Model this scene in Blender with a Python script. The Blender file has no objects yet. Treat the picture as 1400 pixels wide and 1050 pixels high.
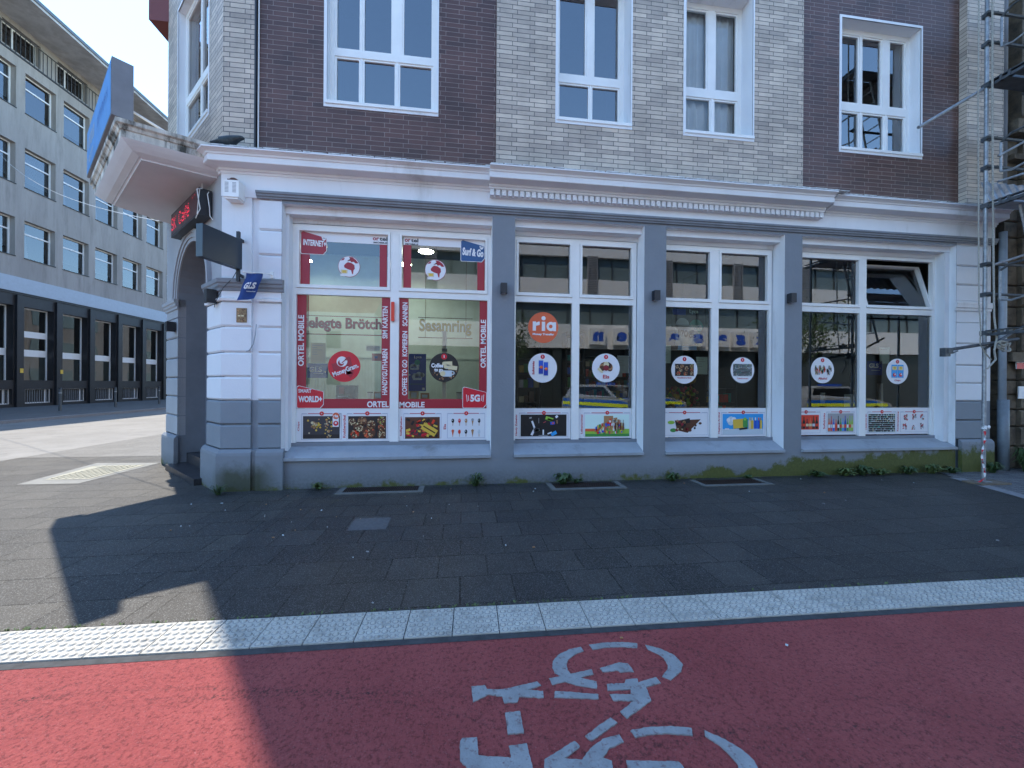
import bpy, math, random
from mathutils import Vector, Matrix, Euler
R = math.radians
scene = bpy.context.scene
col = scene.collection

# ---------------------------------------------------------------- camera
cam_d = bpy.data.cameras.new("Camera")
cam = bpy.data.objects.new("Camera", cam_d)
col.objects.link(cam)
cam.location = (0, 0, 1.6)
YAW, ROLL = R(7.36), R(0.38)
cam_d.sensor_width = 36
cam_d.lens = 530 / 1400 * 36
cam_d.clip_start = 0.05
cam_d.clip_end = 2000
cam.rotation_mode = 'QUATERNION'
q = Euler((R(90), 0, -YAW), 'XYZ').to_quaternion()
cam.rotation_quaternion = q @ Euler((0, 0, ROLL), 'XYZ').to_quaternion()
scene.camera = cam

# ---------------------------------------------------------------- light
SUN_DIR = Vector((-0.3710, 0.5035, 1.0)).normalized()
elev = math.asin(SUN_DIR.z)
azim = math.atan2(SUN_DIR.x, SUN_DIR.y)
world = bpy.data.worlds.new("World")
scene.world = world
world.use_nodes = True
wn = world.node_tree.nodes
wl = world.node_tree.links
bg = wn['Background']
sky = wn.new('ShaderNodeTexSky')
sky.sky_type = 'NISHITA'
sky.sun_disc = False
sky.sun_elevation = elev
sky.sun_rotation = azim
sky.altitude = 50
sky.air_density = 1.0
sky.dust_density = 0.1
sky.ozone_density = 3.0
tint = wn.new('ShaderNodeMix'); tint.data_type = 'RGBA'; tint.blend_type = 'MULTIPLY'; tint.inputs[0].default_value = 1
tint.inputs[7].default_value = (.85, .95, .97, 1)
wl.new(sky.outputs[0], tint.inputs[6]); wl.new(tint.outputs[2], bg.inputs[0])
bg.inputs[1].default_value = 0.15
sun_d = bpy.data.lights.new("Sun", 'SUN')
sun_d.energy = 2.0
sun_d.angle = R(0.5)
sun_d.color = (1.0, 0.915, 0.79)
sun = bpy.data.objects.new("Sun", sun_d)
col.objects.link(sun)
sun.location = (-10, 10, 30)
sun.rotation_mode = 'QUATERNION'
sun.rotation_quaternion = SUN_DIR.to_track_quat('Z', 'Y')
scene.view_settings.view_transform = 'Standard'
scene.view_settings.look = 'None'
scene.view_settings.exposure = 2.0
scene.view_settings.gamma = 1
scene.cycles.max_bounces = 8
scene.cycles.transparent_max_bounces = 16
scene.cycles.caustics_reflective = False
scene.cycles.caustics_refractive = False
scene.cycles.sample_clamp_indirect = 6

# ---------------------------------------------------------------- frames and mesh builder
class Frame:
    """u along the wall, d outward from it, z up"""
    def __init__(s, o, u, n):
        s.o, s.u, s.n = Vector((o[0], o[1], 0)), Vector((u[0], u[1], 0)), Vector((n[0], n[1], 0))
    def P(s, u, d, z):
        return s.o + s.u * u + s.n * d + Vector((0, 0, z))
    def shift(s, dd):
        return Frame(s.o + s.n * dd, s.u, s.n)
S2 = math.sqrt(.5)
C0 = (-3.516, 6.2)
CHW = 3.25
FM = Frame((0, 6.2), (1, 0), (0, -1))              # shop front
FC = Frame(C0, (-S2, S2), (-S2, -S2))              # chamfered corner
C1 = (C0[0] - S2 * CHW, C0[1] + S2 * CHW)
FS = Frame(C1, (0, 1), (-1, 0))                    # side street wall of the shop building
FL = Frame((-25, 0), (0, 1), (1, 0))               # office building over the side street
FO = Frame((0, -12), (1, 0), (0, 1))               # building on the other side of the main street
ORI = {}

class MB:
    def __init__(s):
        s.v, s.f, s.m, s.uv = [], [], [], []
    def face(s, pts, mi=0, uv=None):
        b = len(s.v)
        pts = [Vector(p) for p in pts]
        s.v += pts
        s.f.append(tuple(range(b, b + len(pts))))
        s.m.append(mi)
        if uv is None:
            n = Vector((0, 0, 0))
            for i in range(len(pts)):
                a, c = pts[i], pts[(i + 1) % len(pts)]
                n += Vector(((a.y - c.y) * (a.z + c.z), (a.z - c.z) * (a.x + c.x), (a.x - c.x) * (a.y + c.y)))
            n.normalize() if n.length > 0 else None
            if abs(n.z) > .8:
                uv = [(p.x, p.y) for p in pts]
            else:
                t = Vector((-n.y, n.x, 0))
                t.normalize()
                uv = [(p.dot(t), p.z) for p in pts]
        s.uv.append(uv)
    def quad(s, a, b, c, d, mi=0):
        s.face([a, b, c, d], mi)
    def box(s, fr, u0, u1, d0, d1, z0, z1, mi=0, skip=''):
        p = lambda u, d, z: fr.P(u, d, z)
        if u0 > u1: u0, u1 = u1, u0
        if d0 > d1: d0, d1 = d1, d0
        c = {k: p(*k) for k in [(u, d, z) for u in (u0, u1) for d in (d0, d1) for z in (z0, z1)]}
        hand = fr.u.cross(fr.n).z
        def q(*ks):
            pts = [c[k] for k in ks]
            if hand > 0: pts.reverse()
            s.face(pts, mi)
        if 'f' not in skip: q((u0, d1, z0), (u1, d1, z0), (u1, d1, z1), (u0, d1, z1))
        if 'b' not in skip: q((u1, d0, z0), (u0, d0, z0), (u0, d0, z1), (u1, d0, z1))
        if 'l' not in skip: q((u0, d0, z0), (u0, d1, z0), (u0, d1, z1), (u0, d0, z1))
        if 'r' not in skip: q((u1, d1, z0), (u1, d0, z0), (u1, d0, z1), (u1, d1, z1))
        if 't' not in skip: q((u0, d1, z1), (u1, d1, z1), (u1, d0, z1), (u0, d0, z1))
        if 'o' not in skip: q((u0, d0, z0), (u1, d0, z0), (u1, d1, z0), (u0, d1, z0))
    def bbox(s, x0, x1, y0, y1, z0, z1, mi=0):
        s.box(Frame((0, 0), (1, 0), (0, 1)), x0, x1, y0, y1, z0, z1, mi)
    def block(s, fr, u0, u1, d0, d1, z0, z1, c=.02, mi=0):
        """rusticated block, front edges chamfered by c"""
        P = fr.P
        s.box(fr, u0, u1, d0, d1 - c, z0, z1, mi, skip='f')
        o = [(u0, z0), (u1, z0), (u1, z1), (u0, z1)]
        i = [(u0 + c, z0 + c), (u1 - c, z0 + c), (u1 - c, z1 - c), (u0 + c, z1 - c)]
        hand = fr.u.cross(fr.n).z > 0
        for k in range(4):
            a, b = k, (k + 1) % 4
            pts = [P(o[a][0], d1 - c, o[a][1]), P(o[b][0], d1 - c, o[b][1]), P(i[b][0], d1, i[b][1]), P(i[a][0], d1, i[a][1])]
            if hand: pts.reverse()
            s.face(pts, mi)
        pts = [P(a[0], d1, a[1]) for a in i]
        if hand: pts.reverse()
        s.face(pts, mi)
    def tube(s, a, b, r, mi=0, n=8, cap=True, r2=None):
        a, b = Vector(a), Vector(b)
        r2 = r if r2 is None else r2
        d = (b - a)
        if d.length < 1e-6: return
        d.normalize()
        t = d.orthogonal().normalized()
        w = d.cross(t)
        A = [a + (t * math.cos(2 * math.pi * k / n) + w * math.sin(2 * math.pi * k / n)) * r for k in range(n)]
        B = [b + (t * math.cos(2 * math.pi * k / n) + w * math.sin(2 * math.pi * k / n)) * r2 for k in range(n)]
        for k in range(n):
            j = (k + 1) % n
            s.face([A[k], A[j], B[j], B[k]], mi)
        if cap:
            s.face(A[::-1], mi)
            s.face(B, mi)
    def path(s, pts, r, mi=0, n=6):
        for a, b in zip(pts, pts[1:]):
            s.tube(a, b, r, mi, n)
    def ball(s, c, r, mi=0, n=8, m=5, sc=(1, 1, 1)):
        c = Vector(c)
        def p(i, j):
            th, ph = math.pi * i / m, 2 * math.pi * j / n
            return c + Vector((r * sc[0] * math.sin(th) * math.cos(ph), r * sc[1] * math.sin(th) * math.sin(ph), r * sc[2] * math.cos(th)))
        for i in range(m):
            for j in range(n):
                if i == 0: s.face([p(0, 0), p(1, j), p(1, j + 1)], mi)
                elif i == m - 1: s.face([p(i, j), p(m, 0), p(i, j + 1)], mi)
                else: s.face([p(i, j), p(i + 1, j), p(i + 1, j + 1), p(i, j + 1)], mi)
    def sweep(s, path, prof, mi=0, cap0=True, cap1=True):
        """profile of (outward, z) swept along a 2-D path; outward is the left of the path; (-1,0) start cap etc."""
        n = len(path)
        rows = []
        for k, p in enumerate(path):
            p = Vector(p)
            ds = []
            if k > 0: ds.append((p - Vector(path[k - 1])).normalized())
            if k < n - 1: ds.append((Vector(path[k + 1]) - p).normalized())
            ns = [Vector((-d.y, d.x)) for d in ds]
            if len(ns) == 2:
                m = (ns[0] + ns[1]).normalized()
                m = m / m.dot(ns[0])
            else:
                m = ns[0]
            rows.append([Vector((p.x + m.x * q[0], p.y + m.y * q[0], q[1])) for q in prof])
        for a, b in zip(rows, rows[1:]):
            for k in range(len(prof) - 1):
                s.face([a[k], b[k], b[k + 1], a[k + 1]], mi)
        if cap0: s.face(rows[0][::-1], mi)
        if cap1: s.face(rows[-1], mi)
    def build(s, name, mats, parent=None, origin=None, smooth=False, bevel=0, weld=False):
        if not isinstance(mats, (list, tuple)): mats = [mats]
        me = bpy.data.meshes.new(name)
        if origin is None:
            origin = ORI.get(parent.name, Vector((0, 0, 0))) if parent else Vector((0, 0, 0))
        origin = Vector(origin)
        vs = [v - origin for v in s.v]
        me.from_pydata(vs, [], s.f)
        for m in mats: me.materials.append(m)
        me.polygons.foreach_set('material_index', [min(m, len(mats) - 1) for m in s.m])
        uvl = me.uv_layers.new(name='UVMap')
        flat = []
        for u in s.uv:
            for c in u: flat += [c[0], c[1]]
        uvl.data.foreach_set('uv', flat)
        if weld or smooth:
            import bmesh
            bm = bmesh.new()
            bm.from_mesh(me)
            bmesh.ops.remove_doubles(bm, verts=bm.verts, dist=.0004)
            bm.to_mesh(me)
            bm.free()
        if smooth:
            me.polygons.foreach_set('use_smooth', [True] * len(me.polygons))
        me.update()
        o = bpy.data.objects.new(name, me)
        col.objects.link(o)
        if parent:
            o.parent = parent
            ORI[o.name] = origin
        else:
            o.location = origin
            ORI[o.name] = origin
        if bevel:
            md = o.modifiers.new('bevel', 'BEVEL')
            md.width = bevel
            md.segments = 2
            md.limit_method = 'ANGLE'
        return o

def tag(o, label=None, cat=None, group=None, kind=None):
    if label: o['label'] = label
    if cat: o['category'] = cat
    if group: o['group'] = group
    if kind: o['kind'] = kind
    return o

def thing(name, loc, label, cat, group=None):
    o = bpy.data.objects.new(name, None)
    o.empty_display_size = .2
    col.objects.link(o)
    o.location = loc
    ORI[o.name] = Vector(loc)
    return tag(o, label, cat, group)

def copy_tree(o, loc=None, parent=None):
    c = o.copy()
    col.objects.link(c)
    if parent: c.parent = parent
    if loc is not None: c.location = loc
    for ch in o.children:
        copy_tree(ch, None, c)
    return c

def wall_holes(mb, fr, u0, u1, z0, z1, holes, mi=0, rmi=None, depth=.25, d=0):
    us = sorted(set([u0, u1] + [h[i] for h in holes for i in (0, 1)]))
    zs = sorted(set([z0, z1] + [h[i] for h in holes for i in (2, 3)]))
    us = [u for u in us if u0 <= u <= u1]
    zs = [z for z in zs if z0 <= z <= z1]
    hand = fr.u.cross(fr.n).z > 0
    def q(pts, m):
        if hand: pts = pts[::-1]
        mb.face(pts, m)
    for a, b in zip(us, us[1:]):
        for c, e in zip(zs, zs[1:]):
            um, zm = (a + b) / 2, (c + e) / 2
            if any(h[0] < um < h[1] and h[2] < zm < h[3] for h in holes): continue
            q([fr.P(a, d, c), fr.P(b, d, c), fr.P(b, d, e), fr.P(a, d, e)], mi)
    if rmi is None: rmi = mi
    for h in holes:
        a, b, c, e = h[:4]
        dd = d - (h[4] if len(h) > 4 else depth)
        q([fr.P(a, dd, c), fr.P(a, dd, e), fr.P(a, d, e), fr.P(a, d, c)][::-1], rmi)
        q([fr.P(b, d, c), fr.P(b, d, e), fr.P(b, dd, e), fr.P(b, dd, c)][::-1], rmi)
        q([fr.P(a, d, c), fr.P(b, d, c), fr.P(b, dd, c), fr.P(a, dd, c)][::-1], rmi)
        q([fr.P(a, dd, e), fr.P(b, dd, e), fr.P(b, d, e), fr.P(a, d, e)][::-1], rmi)

# ---------------------------------------------------------------- text
_tc = {}
def text2d(s, bold=.0, res=3, shear=0):
    k = (s, bold, res, shear)
    if k in _tc: return _tc[k]
    c = bpy.data.curves.new('txt', 'FONT')
    c.body = s
    c.offset = bold
    c.resolution_u = res
    c.shear = shear
    o = bpy.data.objects.new('txt', c)
    m = bpy.data.meshes.new_from_object(o)
    vs = [(v.co.x, v.co.y) for v in m.vertices]
    fs = [tuple(p.vertices) for p in m.polygons]
    bpy.data.objects.remove(o)
    bpy.data.meshes.remove(m)
    bpy.data.curves.remove(c)
    x0 = min(v[0] for v in vs); x1 = max(v[0] for v in vs)
    y0 = min(v[1] for v in vs); y1 = max(v[1] for v in vs)
    r = ([((v[0] - x0) / (x1 - x0), (v[1] - y0) / (y1 - y0)) for v in vs], fs)
    _tc[k] = r
    return r

class Flat(MB):
    """printed things: shapes laid on a plane in thin layers"""
    def __init__(s, fr, d0, step=.0012):
        super().__init__()
        s.fr, s.d0, s.step = fr, d0, step
        s.rev = fr.u.cross(fr.n).z > 0
    def poly(s, pts, m, layer=0):
        d = s.d0 + layer * s.step
        pts = [s.fr.P(p[0], d, p[1]) for p in pts]
        if s.rev: pts.reverse()
        s.face(pts, m)
    def rect(s, x0, z0, x1, z1, m, layer=0):
        s.poly([(x0, z0), (x1, z0), (x1, z1), (x0, z1)], m, layer)
    def rot(s, x, z, w, h, a, m, layer=0):
        c, n = math.cos(a), math.sin(a)
        s.poly([(x + i * w / 2 * c - j * h / 2 * n, z + i * w / 2 * n + j * h / 2 * c) for i, j in ((-1, -1), (1, -1), (1, 1), (-1, 1))], m, layer)
    def disc(s, x, z, r, m, layer=0, n=28, rz=None, a0=0):
        rz = rz or r
        s.poly([(x + r * math.cos(a0 + 2 * math.pi * k / n), z + rz * math.sin(a0 + 2 * math.pi * k / n)) for k in range(n)], m, layer)
    def ring(s, x, z, r0, r1, m, layer=0, n=28):
        for k in range(n):
            a, b = 2 * math.pi * k / n, 2 * math.pi * (k + 1) / n
            s.poly([(x + r0 * math.cos(a), z + r0 * math.sin(a)), (x + r1 * math.cos(a), z + r1 * math.sin(a)), (x + r1 * math.cos(b), z + r1 * math.sin(b)), (x + r0 * math.cos(b), z + r0 * math.sin(b))], m, layer)
    def outline(s, x0, z0, x1, z1, w, m, layer=0):
        s.rect(x0, z0, x1, z0 + w, m, layer); s.rect(x0, z1 - w, x1, z1, m, layer)
        s.rect(x0, z0 + w, x0 + w, z1 - w, m, layer); s.rect(x1 - w, z0 + w, x1, z1 - w, m, layer)
    def text(s, t, x0, z0, x1, z1, m, layer=0, vert=False, bold=.045, ang=0, mirror=False, shear=0):
        vs, fs = text2d(t, bold, 3, shear)
        d = s.d0 + layer * s.step
        out = []
        w, h = x1 - x0, z1 - z0
        cx, cz = (x0 + x1) / 2, (z0 + z1) / 2
        c, n = math.cos(ang), math.sin(ang)
        for a, b in vs:
            if mirror: a = 1 - a
            if vert:            # reads upwards
                p = (x1 - b * w, z0 + a * h)
            else:
                p = (x0 + a * w, z0 + b * h)
            if ang:
                px, pz = p[0] - cx, p[1] - cz
                p = (cx + px * c - pz * n, cz + px * n + pz * c)
            out.append(p)
        for f in fs:
            pts = [s.fr.P(out[i][0], d, out[i][1]) for i in f]
            s.face(pts, m)

# ---------------------------------------------------------------- materials
def mat(name):
    m = bpy.data.materials.new(name)
    m.use_nodes = True
    return m, m.node_tree.nodes, m.node_tree.links, m.node_tree.nodes['Principled BSDF']

def N(nt, t, **kw):
    n = nt.new(t)
    for k, v in kw.items():
        if hasattr(n, k): setattr(n, k, v)
        else: n.inputs[k.replace('_', ' ')].default_value = v
    return n

def plain(name, c, rough=.6, metal=0, spec=.5, noise=.0, nscale=6., bump=0, bscale=120., emit=None, dirt=None, streak=0, coat=0):
    m, n, l, b = mat(name)
    b.inputs['Roughness'].default_value = rough
    b.inputs['Metallic'].default_value = metal
    b.inputs['Specular IOR Level'].default_value = spec
    b.inputs['Base Color'].default_value = (*c, 1)
    b.inputs['Coat Weight'].default_value = coat
    if noise or bump or dirt:
        tc = n.new('ShaderNodeTexCoord')
        src = tc.outputs['Object']
        if streak:
            mp = n.new('ShaderNodeMapping')
            mp.inputs['Scale'].default_value = (1, 1, streak)
            l.new(src, mp.inputs[0])
            src = mp.outputs[0]
    if noise or dirt:
        no = n.new('ShaderNodeTexNoise')
        no.inputs['Scale'].default_value = nscale
        no.inputs['Detail'].default_value = 6
        no.inputs['Roughness'].default_value = .62
        l.new(src, no.inputs['Vector'])
        mx = n.new('ShaderNodeMix'); mx.data_type = 'RGBA'
        rp = n.new('ShaderNodeMapRange')
        rp.inputs['From Min'].default_value = .32
        rp.inputs['From Max'].default_value = .68
        l.new(no.outputs[0], rp.inputs[0])
        l.new(rp.outputs[0], mx.inputs[0])
        k0, k1 = 1 - noise, 1 + noise
        mx.inputs[6].default_value = (*[x * k0 for x in c], 1)
        mx.inputs[7].default_value = (*[min(1, x * k1) for x in c], 1)
        out = mx.outputs[2]
        if dirt:
            dc, lo, hi, sc = dirt
            n2 = n.new('ShaderNodeTexNoise')
            n2.inputs['Scale'].default_value = sc
            n2.inputs['Detail'].default_value = 8
            n2.inputs['Roughness'].default_value = .7
            l.new(src, n2.inputs['Vector'])
            r2 = n.new('ShaderNodeMapRange')
            r2.inputs['From Min'].default_value = lo
            r2.inputs['From Max'].default_value = hi
            l.new(n2.outputs[0], r2.inputs[0])
            m2 = n.new('ShaderNodeMix'); m2.data_type = 'RGBA'
            l.new(r2.outputs[0], m2.inputs[0])
            l.new(out, m2.inputs[6])
            m2.inputs[7].default_value = (*dc, 1)
            out = m2.outputs[2]
        l.new(out, b.inputs['Base Color'])
    if bump:
        nb = n.new('ShaderNodeTexNoise')
        nb.inputs['Scale'].default_value = bscale
        nb.inputs['Detail'].default_value = 3
        l.new(tc.outputs['Object'], nb.inputs['Vector'])
        bp = n.new('ShaderNodeBump')
        bp.inputs['Strength'].default_value = min(1, bump)
        bp.inputs['Distance'].default_value = .004
        l.new(nb.outputs[0], bp.inputs['Height'])
        l.new(bp.outputs[0], b.inputs['Normal'])
    if emit:
        b.inputs['Emission Color'].default_value = (*emit[0], 1)
        b.inputs['Emission Strength'].default_value = emit[1]
    return m

def brick_mat(name, c1, c2, mortar, w, h, ms=.005, off=.33, bias=0, rough=.55, bump=.35, spec=.4, noise=.16, freq=2, speck=None):
    m, n, l, b = mat(name)
    uv = n.new('ShaderNodeUVMap')
    bt = n.new('ShaderNodeTexBrick')
    bt.offset = off
    bt.offset_frequency = freq
    bt.inputs['Scale'].default_value = 1
    bt.inputs['Color1'].default_value = (*c1, 1)
    bt.inputs['Color2'].default_value = (*c2, 1)
    bt.inputs['Mortar'].default_value = (*mortar, 1)
    bt.inputs['Mortar Size'].default_value = ms
    bt.inputs['Mortar Smooth'].default_value = .15
    bt.inputs['Bias'].default_value = bias
    bt.inputs['Brick Width'].default_value = w
    bt.inputs['Row Height'].default_value = h
    # a little waviness so that no joint is ruler straight
    wn_ = n.new('ShaderNodeTexNoise'); wn_.inputs['Scale'].default_value = 3
    l.new(uv.outputs[0], wn_.inputs['Vector'])
    ad = n.new('ShaderNodeVectorMath'); ad.operation = 'MULTIPLY_ADD'
    l.new(wn_.outputs[1], ad.inputs[0])
    ad.inputs[1].default_value = (.006, .006, 0)
    l.new(uv.outputs[0], ad.inputs[2])
    l.new(ad.outputs[0], bt.inputs['Vector'])
    no = n.new('ShaderNodeTexNoise'); no.inputs['Scale'].default_value = 1.4; no.inputs['Detail'].default_value = 8; no.inputs['Roughness'].default_value = .7
    l.new(uv.outputs[0], no.inputs['Vector'])
    mr = n.new('ShaderNodeMapRange')
    mr.inputs['From Min'].default_value = .25; mr.inputs['From Max'].default_value = .75
    mr.inputs['To Min'].default_value = 1 - noise; mr.inputs['To Max'].default_value = 1 + noise
    l.new(no.outputs[0], mr.inputs[0])
    mu = n.new('ShaderNodeVectorMath'); mu.operation = 'SCALE'
    l.new(bt.outputs[0], mu.inputs[0]); l.new(mr.outputs[0], mu.inputs['Scale'])
    res = mu.outputs[0]
    if speck:
        sc_, amt, scol = speck
        vo = n.new('ShaderNodeTexVoronoi'); vo.inputs['Scale'].default_value = sc_
        l.new(uv.outputs[0], vo.inputs['Vector'])
        sp = n.new('ShaderNodeSeparateColor'); l.new(vo.outputs['Color'], sp.inputs[0])
        gt = n.new('ShaderNodeMapRange'); gt.inputs['From Min'].default_value = 1 - amt; gt.inputs['From Max'].default_value = 1
        l.new(sp.outputs[0], gt.inputs[0])
        m3 = n.new('ShaderNodeMix'); m3.data_type = 'RGBA'
        l.new(gt.outputs[0], m3.inputs[0]); l.new(res, m3.inputs[6]); m3.inputs[7].default_value = (*scol, 1)
        res = m3.outputs[2]
    l.new(res, b.inputs['Base Color'])
    b.inputs['Roughness'].default_value = rough
    b.inputs['Specular IOR Level'].default_value = spec
    n2 = n.new('ShaderNodeTexNoise'); n2.inputs['Scale'].default_value = 60; n2.inputs['Detail'].default_value = 4
    l.new(uv.outputs[0], n2.inputs['Vector'])
    iv = n.new('ShaderNodeMath'); iv.operation = 'MULTIPLY_ADD'
    l.new(bt.outputs[1], iv.inputs[0]); iv.inputs[1].default_value = -1
    mm = n.new('ShaderNodeMath'); mm.operation = 'MULTIPLY'; mm.inputs[1].default_value = .35
    l.new(n2.outputs[0], mm.inputs[0]); l.new(mm.outputs[0], iv.inputs[2])
    bp = n.new('ShaderNodeBump'); bp.inputs['Strength'].default_value = bump; bp.inputs['Distance'].default_value = .006
    l.new(iv.outputs[0], bp.inputs['Height'])
    l.new(bp.outputs[0], b.inputs['Normal'])
    return m

def glass_mat(name, tint=(.9, .95, .93), ior=1.75, wave=.012, scale=1.2, boost=0.0):
    m = bpy.data.materials.new(name)
    m.use_nodes = True
    n, l = m.node_tree.nodes, m.node_tree.links
    n.clear()
    out = n.new('ShaderNodeOutputMaterial')
    mix = n.new('ShaderNodeMixShader')
    tr = n.new('ShaderNodeBsdfTransparent'); tr.inputs[0].default_value = (*tint, 1)
    gl = n.new('ShaderNodeBsdfGlossy'); gl.inputs['Roughness'].default_value = 0.0
    gl.inputs[0].default_value = (1, 1, 1, 1)
    fr = n.new('ShaderNodeFresnel'); fr.inputs[0].default_value = ior
    mr = n.new('ShaderNodeMath'); mr.operation = 'ADD'; mr.use_clamp = True
    mr.inputs[1].default_value = boost
    geo = n.new('ShaderNodeTexCoord')
    no = n.new('ShaderNodeTexNoise'); no.inputs['Scale'].default_value = scale; no.inputs['Detail'].default_value = 1
    l.new(geo.outputs['Object'], no.inputs['Vector'])
    bp = n.new('ShaderNodeBump'); bp.inputs['Strength'].default_value = 1; bp.inputs['Distance'].default_value = wave
    l.new(no.outputs[0], bp.inputs['Height'])
    l.new(bp.outputs[0], gl.inputs['Normal'])
    l.new(fr.outputs[0], mr.inputs[0])
    l.new(mr.outputs[0], mix.inputs[0])
    l.new(tr.outputs[0], mix.inputs[1]); l.new(gl.outputs[0], mix.inputs[2])
    l.new(mix.outputs[0], out.inputs[0])
    return m
# ---------------------------------------------------------------- palette
M = {}
M['white_paint'] = plain('white_render_paint', (.76, .775, .80), .7, noise=.05, nscale=1.2, bump=.35, bscale=90, dirt=((.46, .46, .45), .58, .82, 1.4), streak=.22)
M['grey_paint'] = plain('grey_render_paint', (.205, .225, .25), .65, noise=.10, nscale=1.5, bump=.4, bscale=90, dirt=((.11, .115, .12), .54, .8, 1.6), streak=.2)
M['frame_white'] = plain('window_frame_white', (.82, .82, .80), .35, noise=.04, nscale=2.5)
M['sill_grey'] = plain('sill_sheet_grey', (.30, .33, .365), .5, noise=.08, nscale=3, dirt=((.15, .15, .14), .55, .8, 2))
M['dark_grey'] = plain('rubber_grey', (.13, .15, .17), .55)
M['black'] = plain('black_box', (.018, .02, .026), .45, noise=.1)
M['steel'] = plain('galvanised_steel', (.30, .32, .34), .5, .6, noise=.3, nscale=14, bump=.2, bscale=60, dirt=((.55, .55, .52), .62, .7, 20))
M['darksteel'] = plain('dark_steel_tube', (.09, .10, .11), .5, .5, noise=.3, nscale=9)
M['rope'] = plain('rope_hemp', (.34, .33, .29), .9, noise=.3, nscale=60)
M['flash'] = plain('flaking_flashing', (.55, .56, .55), .6, noise=.35, nscale=14, bump=.8, bscale=30)
M['grey_brick'] = brick_mat('grey_thin_brick', (.59, .495, .40), (.37, .31, .26), (.10, .10, .10), .285, .0735, .0048, off=.28, bias=-.1, bump=.9, noise=.3)
M['brown_brick'] = brick_mat('brown_glazed_brick', (.115, .055, .044), (.075, .038, .032), (.30, .235, .20), .285, .0735, .0035, off=.28, rough=.38, bump=.7, noise=.32)
M['slab'] = brick_mat('paving_slabs_shaded', (.038, .0365, .034), (.0195, .0195, .0195), (.005, .005, .005), .42, .405, .0075, off=.45, bias=0, rough=.5, bump=.8, noise=.42, speck=(230, .22, (.16, .16, .155)), spec=.32)  # darker than the wide slabs: the building's shade is put into the colour
M['slab_side'] = brick_mat('paving_slabs_light', (.098, .096, .090), (.075, .074, .070), (.020, .020, .018), .62, .42, .006, off=.45, rough=.6, bump=.4, noise=.25, speck=(140, .22, (.23, .22, .20)), spec=.4)
M['cobble'] = brick_mat('small_granite_setts', (.17, .17, .175), (.11, .11, .12), (.05, .05, .05), .11, .10, .012, off=.5, rough=.7, bump=.9, noise=.3, speck=(200, .3, (.26, .26, .26)))
M['granite_edge'] = plain('granite_edging', (.22, .22, .23), .7, noise=.25, nscale=30, bump=.4)
M['asphalt'] = plain('asphalt', (.085, .085, .083), .75, noise=.22, nscale=3, bump=.8, bscale=260, dirt=((.15, .145, .13), .55, .8, 2))
M['asphalt_pale'] = plain('worn_asphalt', (.16, .155, .145), .7, noise=.18, nscale=.7, bump=.8, bscale=220, dirt=((.10, .10, .095), .52, .75, 2.2))
M['concrete_pale'] = plain('pale_concrete', (.17, .17, .155), .75, noise=.15, nscale=5, bump=.4)
M['cream_tile'] = plain('cream_tactile_tile', (.27, .26, .20), .75, noise=.1, nscale=10)
M['joint'] = plain('joint_strip', (.045, .047, .05), .9, noise=.35, nscale=14)

# tactile strip: white concrete with grime
M['tactile'] = plain('tactile_concrete', (.44, .425, .375), .7, noise=.14, nscale=2.2, bump=.7, bscale=120, dirt=((.24, .23, .20), .50, .72, 9))

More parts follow.
